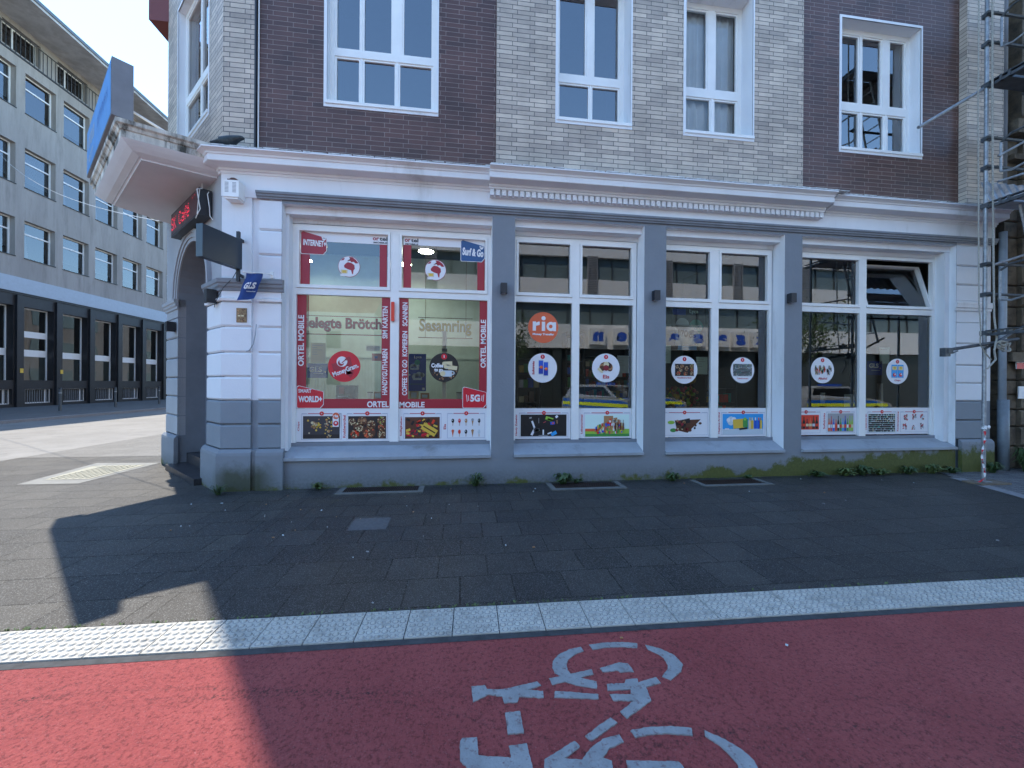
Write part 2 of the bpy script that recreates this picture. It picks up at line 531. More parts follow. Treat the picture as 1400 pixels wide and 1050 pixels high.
def red_lane():
    m, n, l, b = mat('red_lane_coating')
    tc = n.new('ShaderNodeTexCoord')
    def noise(sc, det=6, ro=.65, vec=None):
        k = n.new('ShaderNodeTexNoise'); k.inputs['Scale'].default_value = sc; k.inputs['Detail'].default_value = det; k.inputs['Roughness'].default_value = ro
        l.new(vec or tc.outputs['Object'], k.inputs['Vector'])
        return k.outputs[0]
    def rng(s, a, c, lo=0, hi=1):
        k = n.new('ShaderNodeMapRange'); k.inputs['From Min'].default_value = a; k.inputs['From Max'].default_value = c
        k.inputs['To Min'].default_value = lo; k.inputs['To Max'].default_value = hi
        l.new(s, k.inputs[0]); return k.outputs[0]
    def mix(f, a, c):
        k = n.new('ShaderNodeMix'); k.data_type = 'RGBA'
        l.new(f, k.inputs[0])
        for i, x in ((6, a), (7, c)):
            if isinstance(x, tuple): k.inputs[i].default_value = (*x, 1)
            else: l.new(x, k.inputs[i])
        return k.outputs[2]
    base = mix(rng(noise(1.6), .3, .7), (.36, .066, .064), (.45, .100, .094))
    base = mix(rng(noise(42, 6, .85), .50, .60), base, (.20, .035, .036))      # pits between the grains, their small shadows put into the colour
    base = mix(rng(noise(160, 2), .62, .72), base, (.42, .17, .17))
    # worn streaks lying across the lane
    mp = n.new('ShaderNodeMapping'); mp.inputs['Rotation'].default_value = (0, 0, R(24)); mp.inputs['Scale'].default_value = (1.1, 9, 1)
    l.new(tc.outputs['Object'], mp.inputs[0])
    base = mix(rng(noise(2.6, 8, .75, mp.outputs[0]), .60, .74), base, (.13, .035, .042))
    mp2 = n.new('ShaderNodeMapping'); mp2.inputs['Rotation'].default_value = (0, 0, R(-8)); mp2.inputs['Scale'].default_value = (.8, 14, 1)
    l.new(tc.outputs['Object'], mp2.inputs[0])
    base = mix(rng(noise(1.7, 9, .8, mp2.outputs[0]), .64, .72), base, (.09, .030, .036))
    # tyre marks left by turning wheels: broken dark arcs
    gp = n.new('ShaderNodeSeparateXYZ'); l.new(tc.outputs['Object'], gp.inputs[0])
    for (cx_, cy_, R_, w_) in ((-1.4, -4.6, 6.75, .016), (-1.9, -2.9, 5.15, .012), (1.3, -1.1, 2.75, .018), (4.6, 6.4, 5.3, .012), (3.4, -2.2, 3.75, .02), (-6.0, 7.6, 6.6, .012)):
        cb = n.new('ShaderNodeCombineXYZ'); l.new(gp.outputs[0], cb.inputs[0]); l.new(gp.outputs[1], cb.inputs[1])
        ds = n.new('ShaderNodeVectorMath'); ds.operation = 'DISTANCE'; l.new(cb.outputs[0], ds.inputs[0]); ds.inputs[1].default_value = (cx_, cy_, 0)
        su = n.new('ShaderNodeMath'); su.operation = 'SUBTRACT'; l.new(ds.outputs['Value'], su.inputs[0]); su.inputs[1].default_value = R_
        ab = n.new('ShaderNodeMath'); ab.operation = 'ABSOLUTE'; l.new(su.outputs[0], ab.inputs[0])
        line = rng(ab.outputs[0], w_ * 2.2, w_ * .6)
        mk_ = n.new('ShaderNodeMath'); mk_.operation = 'MULTIPLY'; l.new(line, mk_.inputs[0]); l.new(rng(noise(55, 4, .8), .50, .62), mk_.inputs[1])
        m2_ = n.new('ShaderNodeMath'); m2_.operation = 'MULTIPLY'; l.new(mk_.outputs[0], m2_.inputs[0]); l.new(rng(noise(1.3, 2), .35, .6), m2_.inputs[1])
        base = mix(m2_.outputs[0], base, (.06, .022, .024))
    base = mix(rng(noise(240, 1), .74, .78), base, (.03, .012, .012))
    l.new(base, b.inputs['Base Color'])
    b.inputs['Roughness'].default_value = .72
    b.inputs['Specular IOR Level'].default_value = .35
    bp = n.new('ShaderNodeBump'); bp.inputs['Strength'].default_value = .9; bp.inputs['Distance'].default_value = .03
    l.new(noise(60, 5, .75), bp.inputs['Height'])
    l.new(bp.outputs[0], b.inputs['Normal'])
    return m
M['red'] = red_lane()
M['lane_paint'] = plain('white_lane_paint', (.26, .265, .265), .7, noise=.18, nscale=9, bump=1, bscale=90, dirt=((.16, .10, .10), .54, .66, 30))

def plinth_mat():
    """grey paint with moss and grime creeping up from the ground, thicker to the right"""
    m, n, l, b = mat('mossy_plinth_paint')
    g = n.new('ShaderNodeNewGeometry')
    sep = n.new('ShaderNodeSeparateXYZ'); l.new(g.outputs['Position'], sep.inputs[0])
    no = n.new('ShaderNodeTexNoise'); no.inputs['Scale'].default_value = 2.6; no.inputs['Detail'].default_value = 8; no.inputs['Roughness'].default_value = .7
    l.new(g.outputs['Position'], no.inputs['Vector'])
    nf = n.new('ShaderNodeTexNoise'); nf.inputs['Scale'].default_value = 25; nf.inputs['Detail'].default_value = 5
    l.new(g.outputs['Position'], nf.inputs['Vector'])
    # moss height as a function of x
    cr = n.new('ShaderNodeFloatCurve') if False else None
    mr = n.new('ShaderNodeMapRange')
    mr.inputs['From Min'].default_value = 3.0; mr.inputs['From Max'].default_value = 8.4
    mr.inputs['To Min'].default_value = .0; mr.inputs['To Max'].default_value = .40
    l.new(sep.outputs[0], mr.inputs[0])
    a = n.new('ShaderNodeMath'); a.operation = 'MULTIPLY_ADD'; l.new(no.outputs[0], a.inputs[0]); a.inputs[1].default_value = .85
    s2 = n.new('ShaderNodeMath'); s2.operation = 'SUBTRACT'; l.new(mr.outputs[0], s2.inputs[0]); s2.inputs[1].default_value = .38
    l.new(s2.outputs[0], a.inputs[2])
    df = n.new('ShaderNodeMath'); df.operation = 'SUBTRACT'; l.new(a.outputs[0], df.inputs[0]); l.new(sep.outputs[2], df.inputs[1])
    f = n.new('ShaderNodeMapRange'); f.inputs['From Min'].default_value = -.02; f.inputs['From Max'].default_value = .07
    l.new(df.outputs[0], f.inputs[0])
    base = n.new('ShaderNodeMix'); base.data_type = 'RGBA'
    l.new(no.outputs[0], base.inputs[0]); base.inputs[6].default_value = (.17, .19, .215, 1); base.inputs[7].default_value = (.235, .255, .285, 1)
    grime = n.new('ShaderNodeMapRange'); grime.inputs['From Min'].default_value = .30; grime.inputs['From Max'].default_value = .0
    l.new(sep.outputs[2], grime.inputs[0])
    gm = n.new('ShaderNodeMath'); gm.operation = 'MULTIPLY'; l.new(grime.outputs[0], gm.inputs[0]); l.new(nf.outputs[0], gm.inputs[1])
    b1 = n.new('ShaderNodeMix'); b1.data_type = 'RGBA'
    l.new(gm.outputs[0], b1.inputs[0]); l.new(base.outputs[2], b1.inputs[6]); b1.inputs[7].default_value = (.055, .055, .04, 1)
    moss = n.new('ShaderNodeMix'); moss.data_type = 'RGBA'
    l.new(nf.outputs[0], moss.inputs[0]); moss.inputs[6].default_value = (.045, .055, .010, 1); moss.inputs[7].default_value = (.12, .13, .03, 1)
    b2 = n.new('ShaderNodeMix'); b2.data_type = 'RGBA'
    l.new(f.outputs[0], b2.inputs[0]); l.new(b1.outputs[2], b2.inputs[6]); l.new(moss.outputs[2], b2.inputs[7])
    # a damp dark stain on the corner pedestals
    d1 = n.new('ShaderNodeMath'); d1.operation = 'ADD'; l.new(sep.outputs[0], d1.inputs[0]); d1.inputs[1].default_value = 3.18
    d2 = n.new('ShaderNodeMath'); d2.operation = 'ABSOLUTE'; l.new(d1.outputs[0], d2.inputs[0])
    d3 = n.new('ShaderNodeMapRange'); l.new(d2.outputs[0], d3.inputs[0]); d3.inputs['From Min'].default_value = .50; d3.inputs['From Max'].default_value = .22
    d4 = n.new('ShaderNodeMath'); d4.operation = 'MULTIPLY_ADD'; l.new(no.outputs[0], d4.inputs[0]); d4.inputs[1].default_value = .55; d4.inputs[2].default_value = .12
    d5 = n.new('ShaderNodeMath'); d5.operation = 'SUBTRACT'; l.new(d4.outputs[0], d5.inputs[0]); l.new(sep.outputs[2], d5.inputs[1])
    d6 = n.new('ShaderNodeMapRange'); l.new(d5.outputs[0], d6.inputs[0]); d6.inputs['From Min'].default_value = -.03; d6.inputs['From Max'].default_value = .16
    d7 = n.new('ShaderNodeMath'); d7.operation = 'MULTIPLY'; l.new(d3.outputs[0], d7.inputs[0]); l.new(d6.outputs[0], d7.inputs[1])
    d8 = n.new('ShaderNodeMath'); d8.operation = 'MULTIPLY'; l.new(d7.outputs[0], d8.inputs[0]); d8.inputs[1].default_value = .85
    b3 = n.new('ShaderNodeMix'); b3.data_type = 'RGBA'; l.new(d8.outputs[0], b3.inputs[0]); l.new(b2.outputs[2], b3.inputs[6]); b3.inputs[7].default_value = (.040, .045, .018, 1)
    l.new(b3.outputs[2], b.inputs['Base Color'])
    b.inputs['Roughness'].default_value = .75
    bp = n.new('ShaderNodeBump'); bp.inputs['Strength'].default_value = .4; bp.inputs['Distance'].default_value = .006
    l.new(nf.outputs[0], bp.inputs['Height']); l.new(bp.outputs[0], b.inputs['Normal'])
    return m
M['plinth'] = plinth_mat()

def two_tone(name, zc, spot=None):
    """white paint above height zc, grey paint below: two coats painted on the same blocks"""
    m, n, l, b = mat(name)
    g = n.new('ShaderNodeNewGeometry')
    sep = n.new('ShaderNodeSeparateXYZ'); l.new(g.outputs['Position'], sep.inputs[0])
    gt = n.new('ShaderNodeMath'); gt.operation = 'GREATER_THAN'; l.new(sep.outputs[2], gt.inputs[0]); gt.inputs[1].default_value = zc
    no = n.new('ShaderNodeTexNoise'); no.inputs['Scale'].default_value = 3; no.inputs['Detail'].default_value = 7; no.inputs['Roughness'].default_value = .7
    l.new(g.outputs['Position'], no.inputs['Vector'])
    outs = []
    for a, c in (((.18, .21, .245), (.235, .265, .30)), ((.68, .70, .74), (.77, .79, .82))):
        k = n.new('ShaderNodeMix'); k.data_type = 'RGBA'; l.new(no.outputs[0], k.inputs[0])
        k.inputs[6].default_value = (*a, 1); k.inputs[7].default_value = (*c, 1)
        outs.append(k.outputs[2])
    k = n.new('ShaderNodeMix'); k.data_type = 'RGBA'
    l.new(gt.outputs[0], k.inputs[0]); l.new(outs[0], k.inputs[6]); l.new(outs[1], k.inputs[7])
    l.new(k.outputs[2], b.inputs['Base Color'])
    b.inputs['Roughness'].default_value = .7
    nf = n.new('ShaderNodeTexNoise'); nf.inputs['Scale'].default_value = 40; nf.inputs['Detail'].default_value = 5
    l.new(g.outputs['Position'], nf.inputs['Vector'])
    bp = n.new('ShaderNodeBump'); bp.inputs['Strength'].default_value = .35; bp.inputs['Distance'].default_value = .005
    l.new(nf.outputs[0], bp.inputs['Height']); l.new(bp.outputs[0], b.inputs['Normal'])
    return m
M['block'] = two_tone('two_tone_block_paint', 1.335)

M['shop_glass'] = glass_mat('shop_window_glass', (.86, .93, .90), 2.1, .0012, .8)
M['house_glass'] = glass_mat('upper_window_glass', (.8, .86, .92), 2.7, .003, 1.0)
M['curtain_glass'] = glass_mat('curtained_window_glass', (.9, .94, .96), 1.7, .003, 1.0)
M['office_glass'] = glass_mat('office_window_glass', (.5, .6, .7), 2.2, .006, .6)

# sheet colours for printed things
def ink(name, c, rough=.4, emit=None):
    return plain('print_' + name, c, rough, emit=emit)
INK = {
    'white': ink('white', (.78, .78, .80)), 'red': ink('red', (.36, .018, .035)), 'bright_red': ink('bright_red', (.62, .012, .03)),
    'dark_red': ink('dark_red', (.24, .015, .03)), 'navy': ink('navy', (.010, .045, .36)), 'blue': ink('blue', (.02, .09, .25)),
    'black': ink('black', (.012, .012, .014)), 'orange': ink('orange', (.72, .13, .05)), 'grey': ink('grey', (.35, .35, .36)),
    'yellow': ink('yellow', (.72, .47, .06)), 'cream': ink('cream', (.70, .60, .36)), 'brown': ink('brown', (.10, .035, .018)),
    'green': ink('green', (.06, .28, .06)), 'lime': ink('lime', (.30, .52, .06)), 'sky': ink('sky', (.03, .33, .72)),
    'pale': ink('pale', (.55, .62, .66)), 'teal': ink('teal', (.02, .30, .24)), 'charcoal': ink('charcoal', (.035, .036, .045)),
    'line': ink('line', (.28, .30, .42)), 'pinkred': ink('pinkred', (.55, .08, .10)), 'tan': ink('tan', (.42, .22, .10)),
    'mint': ink('mint', (.68, .85, .78)), 'hotred': ink('hotred', (.75, .05, .02)), 'royal': ink('royal', (.02, .10, .55)),
}
IK = list(INK.keys())
IM = [INK[k] for k in IK]
def I(k): return IK.index(k)

# ---------------------------------------------------------------- ground and roads
def sheet(name, pts, z, m, uvrot=0):
    mb = MB()
    mb.face([(p[0], p[1], z) for p in pts], 0)
    o = mb.build(name, m)
    return tag(o, kind='structure')
SL = -0.0235                     # the kerb runs a little off parallel to the shop front
def kl(x, off=0):                # y of the line between paving and tactile strip
    return 2.80 + SL * (x + 0.5) + off
sheet('ground', [(-400, -400), (400, -400), (400, 400), (-400, 400)], -.016, M['asphalt'])
M['road_far'] = plain('pale_road', (.22, .22, .21), .8, noise=.1)  # unseen road, made pale to bounce light onto the shop front
sheet('road', [(-120, -10), (120, -10), (120, kl(120, -3.0)), (-120, kl(-120, -3.0))], -.012, M['road_far'])
sheet('side_road', [(-16.9, kl(-16.9, -2.9)), (-9.1, kl(-9.1, -2.9)), (-9.1, 120), (-16.9, 120)], -.006, M['asphalt_pale'])
M['slab_wide'] = brick_mat('wide_paving_slabs_sunlit', (.053, .050, .044), (.025, .0245, .024), (.005, .005, .005), .56, .40, .008, off=.38, bias=0, rough=.5, bump=.9, noise=.42, speck=(210, .22, (.17, .17, .16)), spec=.32)  # lighter than the main slabs, with sunlight put into the colour
sheet('pavement', [(-2.2, kl(-2.2)), (7.3, kl(7.3)), (8.62, 5.75), (8.9, 6.2), (-2.2, 6.3)], 0, M['slab'])
sheet('corner_pavement', [(-9.1, kl(-9.1)), (-2.2, kl(-2.2)), (-2.2, 6.3), (-3.5, 6.3), (-5.8, 8.6), (-5.8, 9.3), (-9.1, 9.3)], 0, M['slab_wide'])
sheet('side_pavement', [(-9.1, 9.3), (-5.8, 9.3), (-5.8, 120), (-9.1, 120)], .0, M['slab_side'])
sheet('neighbour_pavement', [(8.62, 5.75), (7.3, kl(7.3)), (60, kl(60)), (60, 6.4), (8.9, 6.4)], 0, M['cobble'])
mb = MB()
dx, dy = (7.3 - 8.62), (kl(7.3) - 5.75)
L = math.hypot(dx, dy); nx, ny = -dy / L * .1, dx / L * .1
mb.face([(8.62 + nx, 5.75 + ny, .004), (8.62 - nx, 5.75 - ny, .004), (7.3 - nx, kl(7.3) - ny, .004), (7.3 + nx, kl(7.3) + ny, .004)][::-1], 0)
tag(mb.build('edging_strip', M['granite_edge']), kind='structure')
# far pavement of the side street with its kerb
mb = MB()
mb.bbox(-25, -17.0, -40, 120, -.01, .10, 0)
mb.bbox(-17.0, -16.86, -40, 120, -.01, .11, 1)
tag(mb.build('far_pavement', [M['asphalt'], M['granite_edge']]), kind='structure')
mb = MB()
mb.bbox(-60, 60, -12, -10, -.01, .10, 0)
tag(mb.build('opposite_pavement', [M['concrete_pale']]), kind='structure')
# pale entrance patch in the side pavement
sheet('pale_paving', [(-6.78, 6.88), (-5.92, 6.86), (-5.88, 8.45), (-7.06, 8.55)], .004, M['concrete_pale'])
mb = MB()
mb.face([(x, y, .004) for x, y in [(-6.66, 7.15), (-6.02, 7.15), (-6.0, 8.25), (-6.86, 8.25)]], 0)
for i in range(9):
    for j in range(13):
        x, y = -6.83 + i * .10, 7.02 + j * .10
        if y < 7.17 or y > 8.15 or x > -6.07 or x < -6.64: continue
        mb.bbox(x, x + .035, y, y + .075, .004, .011, 0)
for v in mb.v: v.z += .004
tag(mb.build('cream_tactile_paving', M['cream_tile']), kind='structure')

# tactile strip along the kerb with real domes
mb = MB()
TW = .305
ux = Vector((1, SL, 0)).normalized(); uy = Vector((-SL, 1, 0)).normalized()
tf = Frame((0, 0), (ux.x, ux.y), (uy.x, uy.y))
def tp(u, d, z): return Vector((-9.1, kl(-9.1), 0)) + ux * u - uy * d + Vector((0, 0, z))
rnd = random.Random(4)
for k in range(78):
    u0 = k * .302 + .002
    dz = rnd.uniform(-.0012, .0012)
    a = [tp(u0, TW, .006 + dz), tp(u0 + .295, TW, .006 + dz), tp(u0 + .295, .003, .006 + dz), tp(u0, .003, .006 + dz)]
    mb.face(a, 0)
    for q1, q2 in zip(a, a[1:] + a[:1]):
        mb.face([q1, q1 - Vector((0, 0, .02)), q2 - Vector((0, 0, .02)), q2], 0)
    for i in range(6):
        for j in range(6):
            cx = u0 + .028 + i * .0485 + (.012 if j % 2 else 0) - .004
            cy = .030 + j * .0495
            ring0 = [tp(cx + .0165 * math.cos(t), cy + .0165 * math.sin(t), .006 + dz) for t in [2 * math.pi * w / 8 for w in range(8)]]
            ring1 = [tp(cx + .0105 * math.cos(t), cy + .0105 * math.sin(t), .0135 + dz) for t in [2 * math.pi * w / 8 for w in range(8)]]
            for w in range(8):
                x = (w + 1) % 8
                mb.face([ring0[x], ring0[w], ring1[w], ring1[x]], 0)
            mb.face(ring1[::-1], 0)
            ring2 = [tp(cx + .0225 * math.cos(t), cy + .0225 * math.sin(t), .0062 + dz) for t in [2 * math.pi * w / 8 for w in range(8)]]  # flat darker ring round the foot of each dome
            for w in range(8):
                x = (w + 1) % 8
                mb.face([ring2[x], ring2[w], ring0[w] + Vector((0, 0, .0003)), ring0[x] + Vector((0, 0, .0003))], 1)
# long tail beyond the picture
mb.face([tp(78 * .302, TW, .006), tp(78 * .302 + 60, TW, .006), tp(78 * .302 + 60, .003, .006), tp(78 * .302, .003, .006)], 0)
tag(mb.build('tactile_strip', [M['tactile'], plain('dark_dome_rings', (.26, .26, .25), .85, noise=.3, nscale=7)]), kind='structure')
mb = MB()
mb.face([tp(-30, TW + .055, -.002), tp(90, TW + .055, -.002), tp(90, .001, -.002), tp(-30, .001, -.002)], 0)
mb.face([tp(-.2, .01, .0015), tp(17.1, .01, .0015), tp(17.1, -.012, .0015), tp(-.2, -.012, .0015)], 0)
tag(mb.build('joint_line', M['joint']), kind='structure')
mb = MB()
mb.face([tp(-30, 3.0, -.004), tp(90, 3.0, -.004), tp(90, TW + .05, -.004), tp(-30, TW + .05, -.004)], 0)
tag(mb.build('cycle_path', M['red']), kind='structure')

BIKE = [
[(0.731,2.290),(0.735,2.253),(0.669,2.227),(0.625,2.194),(0.603,2.153),(0.598,2.113),(0.611,2.073),(0.546,2.073),(0.521,2.101),(0.518,2.145),(0.533,2.193),(0.575,2.238),(0.655,2.277)],
[(0.482,2.064),(0.732,2.102),(0.732,2.064),(0.488,2.019)],
[(0.609,2.068),(0.730,2.012),(0.717,1.966),(0.642,1.988),(0.549,2.037)],
[(0.786,2.303),(0.893,2.311),(1.007,2.300),(1.088,2.279),(1.069,2.240),(0.990,2.259),(0.876,2.267),(0.795,2.256)],
[(1.131,2.261),(1.205,2.217),(1.259,2.156),(1.265,2.074),(1.225,2.025),(1.134,1.974),(1.101,2.006),(1.157,2.051),(1.178,2.084),(1.185,2.140),(1.159,2.186),(1.126,2.220)],
[(0.783,2.105),(0.908,2.135),(0.957,2.120),(0.960,2.057),(0.884,2.061),(0.877,2.076),(0.788,2.072)],
[(0.490,1.975),(0.710,1.929),(0.701,1.898),(0.480,1.936)],
[(0.060,2.058),(0.133,2.057),(0.140,2.030),(0.223,2.018),(0.413,2.050),(0.429,2.021),(0.348,2.000),(0.430,1.982),(0.424,1.941),(0.300,1.961),(0.289,1.929),(0.222,1.931),(0.215,1.975),(0.144,1.994),(0.066,1.956)],
[(0.219,1.873),(0.293,1.875),(0.293,1.755),(0.217,1.758)],
[(0.002,1.747),(0.012,1.762),(0.078,1.758),(0.082,1.670),(0.219,1.645),(0.218,1.700),(0.296,1.702),(0.304,1.594),(0.297,1.584),(0.033,1.622),(0.002,1.661)],
[(0.779,1.987),(0.876,1.982),(0.890,2.006),(0.958,2.005),(0.952,1.979),(1.063,2.002),(1.071,1.960),(0.978,1.944),(0.961,1.856),(0.796,1.773),(0.779,1.812),(0.874,1.867),(0.770,1.879),(0.769,1.922),(0.874,1.906),(0.891,1.939),(0.768,1.945)],
[(0.567,1.706),(0.719,1.786),(0.740,1.754),(0.587,1.678)],
[(0.358,1.618),(0.512,1.688),(0.529,1.658),(0.442,1.613),(0.519,1.600),(0.577,1.649),(0.641,1.680),(0.725,1.693),(0.728,1.656),(0.655,1.634),(0.610,1.597),(0.643,1.578),(0.614,1.482),(0.340,1.533)],
[(0.784,1.707),(0.877,1.713),(0.975,1.706),(1.073,1.686),(1.056,1.650),(0.956,1.671),(0.870,1.678),(0.790,1.671)],
[(1.124,1.665),(1.189,1.613),(1.232,1.553),(1.247,1.504),(1.228,1.443),(1.173,1.378),(1.102,1.387),(1.137,1.445),(1.166,1.499),(1.161,1.546),(1.143,1.596),(1.111,1.640)],
[(0.704,1.571),(0.924,1.542),(0.931,1.518),(0.919,1.481),(0.685,1.510)],
]
mb = MB()
rnd = random.Random(7)
for k, poly in enumerate(BIKE):
    # ragged paint edge: subdivide and jitter each side a few millimetres
    pts = []
    for (a, b) in zip(poly, poly[1:] + poly[:1]):
        L = math.hypot(b[0] - a[0], b[1] - a[1]); nn = max(1, int(L / .012))
        for j in range(nn):
            t = j / nn
            pts.append((a[0] + (b[0] - a[0]) * t + rnd.gauss(0, .0011), a[1] + (b[1] - a[1]) * t + rnd.gauss(0, .0011)))
    area = sum(a[0] * b[1] - b[0] * a[1] for a, b in zip(pts, pts[1:] + pts[:1]))
    if area < 0: pts.reverse()
    z = .0004 + k * .00015
    mb.face([(x, y, z) for x, y in pts], 0)
    for a, b in zip(pts, pts[1:] + pts[:1]):
        mb.face([(a[0], a[1], -.0045), (b[0], b[1], -.0045), (b[0], b[1], z), (a[0], a[1], z)], 0)
tag(mb.build('bicycle_marking', M['lane_paint'], origin=(.6, 1.9, 0)), 'greyish white painted bicycle symbol with stencil gaps on the red cycle path', 'road marking')
# ================================================================ the shop building on the corner
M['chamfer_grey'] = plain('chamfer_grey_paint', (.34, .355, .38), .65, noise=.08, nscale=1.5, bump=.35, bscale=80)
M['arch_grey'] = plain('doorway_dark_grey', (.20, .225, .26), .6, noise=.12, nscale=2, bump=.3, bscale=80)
M['moulding_grey'] = plain('moulding_mid_grey', (.20, .22, .25), .6, noise=.12, nscale=4)
M['soffit'] = plain('canopy_soffit_paint', (.68, .70, .73), .7, noise=.06, nscale=1.5, bump=.2, bscale=70)
M['canopy_side'] = plain('stained_canopy_edge', (.60, .57, .50), .8, noise=.3, nscale=5, bump=.8, bscale=30, dirt=((.05, .05, .04), .46, .62, 4.5), streak=.22)
M['room'] = plain('shop_room_walls', (.17, .20, .185), .8, noise=.05)
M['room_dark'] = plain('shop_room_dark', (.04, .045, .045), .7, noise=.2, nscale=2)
M['step'] = plain('dark_stone_step', (.035, .035, .04), .35, noise=.4, nscale=8)
M['roof_red'] = plain('red_brown_ledge', (.16, .035, .03), .6)
M['curtain'] = plain('net_curtain', (.85, .88, .90), .9, noise=.12, nscale=1)

B = thing('shop_building', (3.3, 6.2, 0), 'corner shop building with grey and brown brick above a white cornice and four display windows', 'building')
KO = .0207                              # corner correction for planes set back .05

# lower wall with the four window openings
HW = [(-2.684, .468, .43, 4.28), (.835, 3.038, .43, 4.28), (3.431, 5.664, .43, 4.28), (6.011, 9.264, .43, 4.28)]
mb = MB()
wall_holes(mb, FM, -2.69, 9.271, -.1, 4.34, HW, 0, 1, .36)
mb.build('wall', [M['plinth'], M['white_paint']], B)
# frieze
mb = MB()
mb.box(FM, C0[0] - .006, 10.12, -.05, .012, 4.335, 4.72)
mb.build('frieze', M['white_paint'], B)
mb = MB()
mb.box(FC, .006, CHW, -.30, -.002, 4.06, 4.90)
mb.build('wall', M['chamfer_grey'], B)

def course(mb, fr, u0, u1, d0, d1, z0, z1, c=.022, mi=0):
    P = fr.P
    hand = fr.u.cross(fr.n).z > 0
    def q(pts):
        mb.face(pts[::-1] if hand else pts, mi)
    q([P(u0, d1, z0 + c), P(u1, d1, z0 + c), P(u1, d1, z1 - c), P(u0, d1, z1 - c)])
    q([P(u0, d1, z1 - c), P(u1, d1, z1 - c), P(u1, d1 - c, z1), P(u0, d1 - c, z1)])
    q([P(u0, d1 - c, z0), P(u1, d1 - c, z0), P(u1, d1, z0 + c), P(u0, d1, z0 + c)])
    q([P(u0, d1 - c, z1), P(u1, d1 - c, z1), P(u1, d0, z1), P(u0, d0, z1)])
    q([P(u0, d0, z0), P(u1, d0, z0), P(u1, d1 - c, z0), P(u0, d1 - c, z0)])
    for u, fl in ((u0, 1), (u1, 0)):
        pts = [P(u, d0, z0), P(u, d1 - c, z0), P(u, d1, z0 + c), P(u, d1, z1 - c), P(u, d1 - c, z1), P(u, d0, z1)]
        if fl ^ (not hand): pts.reverse()
        mb.face(pts, mi)
ZC = [.60, .97, 1.33, 1.68, 2.04, 2.42, 2.80]
ZU = [3.12, 3.50, 3.87, 4.335]
# left pilaster pair
mb = MB()
mb.box(FM, C0[0] + .03, -2.70, -.26, -.035, 0, 4.34, 0)
for a, b in zip(ZC, ZC[1:]):
    course(mb, FM, C0[0], -3.107, -.04, 0, a + .006, b - .006)
    course(mb, FM, -3.006, -2.69, -.04, 0, a + .006, b - .006)
    course(mb, FC, 0, .66, -.12, 0, a + .006, b - .006)
for a, b in zip(ZU, ZU[1:]):
    course(mb, FM, -3.006, -2.69, -.04, 0, a + .006, b - .006)
mb.box(FM, C0[0], -3.107, -.04, 0, 2.80, 4.335)
mb.box(FM, -3.006, -2.69, -.04, -.004, 2.80, 3.125)
mb.build('pilaster', M['block'], B, bevel=.004)
mb = MB()
mb.box(FC, .006, .66, -.12, -.003, 2.80, 4.06)
mb.build('wall', M['chamfer_grey'], B)
# stepped reveal at both outer ends of the shop front
mb = MB()
mb.box(FM, -2.683, -2.64, -.355, -.13, .55, 4.275)
mb.build('window_reveal', M['white_paint'], B, bevel=.006)
mb = MB()
mb.box(FM, 9.16, 9.262, -.355, -.106, .55, 4.172)
mb.build('window_reveal', M['white_paint'], B, bevel=.006)
MP = [(0, 2.945), (.018, 2.95), (.024, 2.985), (.045, 3.01), (.05, 3.045), (.066, 3.06), (.07, 3.115), (0, 3.135)]
LP = [(0, 2.79), (.03, 2.80), (.034, 2.835), (0, 2.85)]
BP = [(0, .61), (.022, .605), (.055, .56), (.062, .52), (.062, -.05)]
mb = MB()
mb.sweep([(-2.65, 6.2), (-3.03, 6.2)], MP)
mb.sweep([(-3.085, 6.2), C0, tuple(FC.P(.70, 0, 0)[:2])], MP)
mb.build('capital_moulding', M['moulding_grey'], B)
mb = MB()
mb.sweep([(-2.675, 6.2), (-3.02, 6.2)], LP)
mb.build('ledge', M['white_paint'], B)
mb = MB()
mb.sweep([(-3.095, 6.2), C0, tuple(FC.P(.68, 0, 0)[:2])], LP)
mb.build('ledge', M['white_paint'], B)
def base_block(mb, path):
    mb.sweep(path, BP, cap0=False, cap1=False)
    # close the ends
    for p, sgn in ((0, 1), (len(path) - 1, -1)):
        a = Vector(path[p]); b = Vector(path[p + 1] if p == 0 else path[p - 1])
        d = (b - a).normalized() * sgn
        n_ = Vector((-d.y, d.x))
        pts = [Vector((a.x + n_.x * q[0], a.y + n_.y * q[0], q[1])) for q in BP] + [Vector((a.x, a.y, -.05))]
        mb.face(pts[::-1] if p == 0 else pts)
mb = MB()
base_block(mb, [(-2.63, 6.2), (-3.01, 6.2)])
mb.box(FM, -3.1, -2.98, -.04, .03, 0, .60)
mb.build('pedestal', M['plinth'], B, bevel=.008)
mb = MB()
base_block(mb, [(-3.075, 6.2), C0, tuple(FC.P(.72, 0, 0)[:2])])
mb.build('pedestal', M['plinth'], B, bevel=.008)
mb = MB()
base_block(mb, [tuple(FC.P(2.34, 0, 0)[:2]), C1, (C1[0], C1[1] + 1.2)])
mb.build('pedestal', M['plinth'], B, bevel=.008)
# far pilaster of the doorway
mb = MB()
for a, b in zip(ZC, ZC[1:]):
    course(mb, FC, 2.40, CHW, -.12, 0, a + .006, b - .006)
    course(mb, FS, 0, 1.0, -.12, 0, a + .006, b - .006)
mb.box(FC, 2.40, CHW - .01, -.12, -.003, 2.8, 4.06)
mb.box(FS, 0.01, 1.0, -.12, -.003, 2.8, 4.9)
mb.build('pilaster', M['chamfer_grey'], B, bevel=.004)
mb = MB()
mb.sweep([tuple(FC.P(2.36, 0, 0)[:2]), C1, (C1[0], C1[1] + 1)], MP)
mb.build('capital_moulding', M['chamfer_grey'], B)

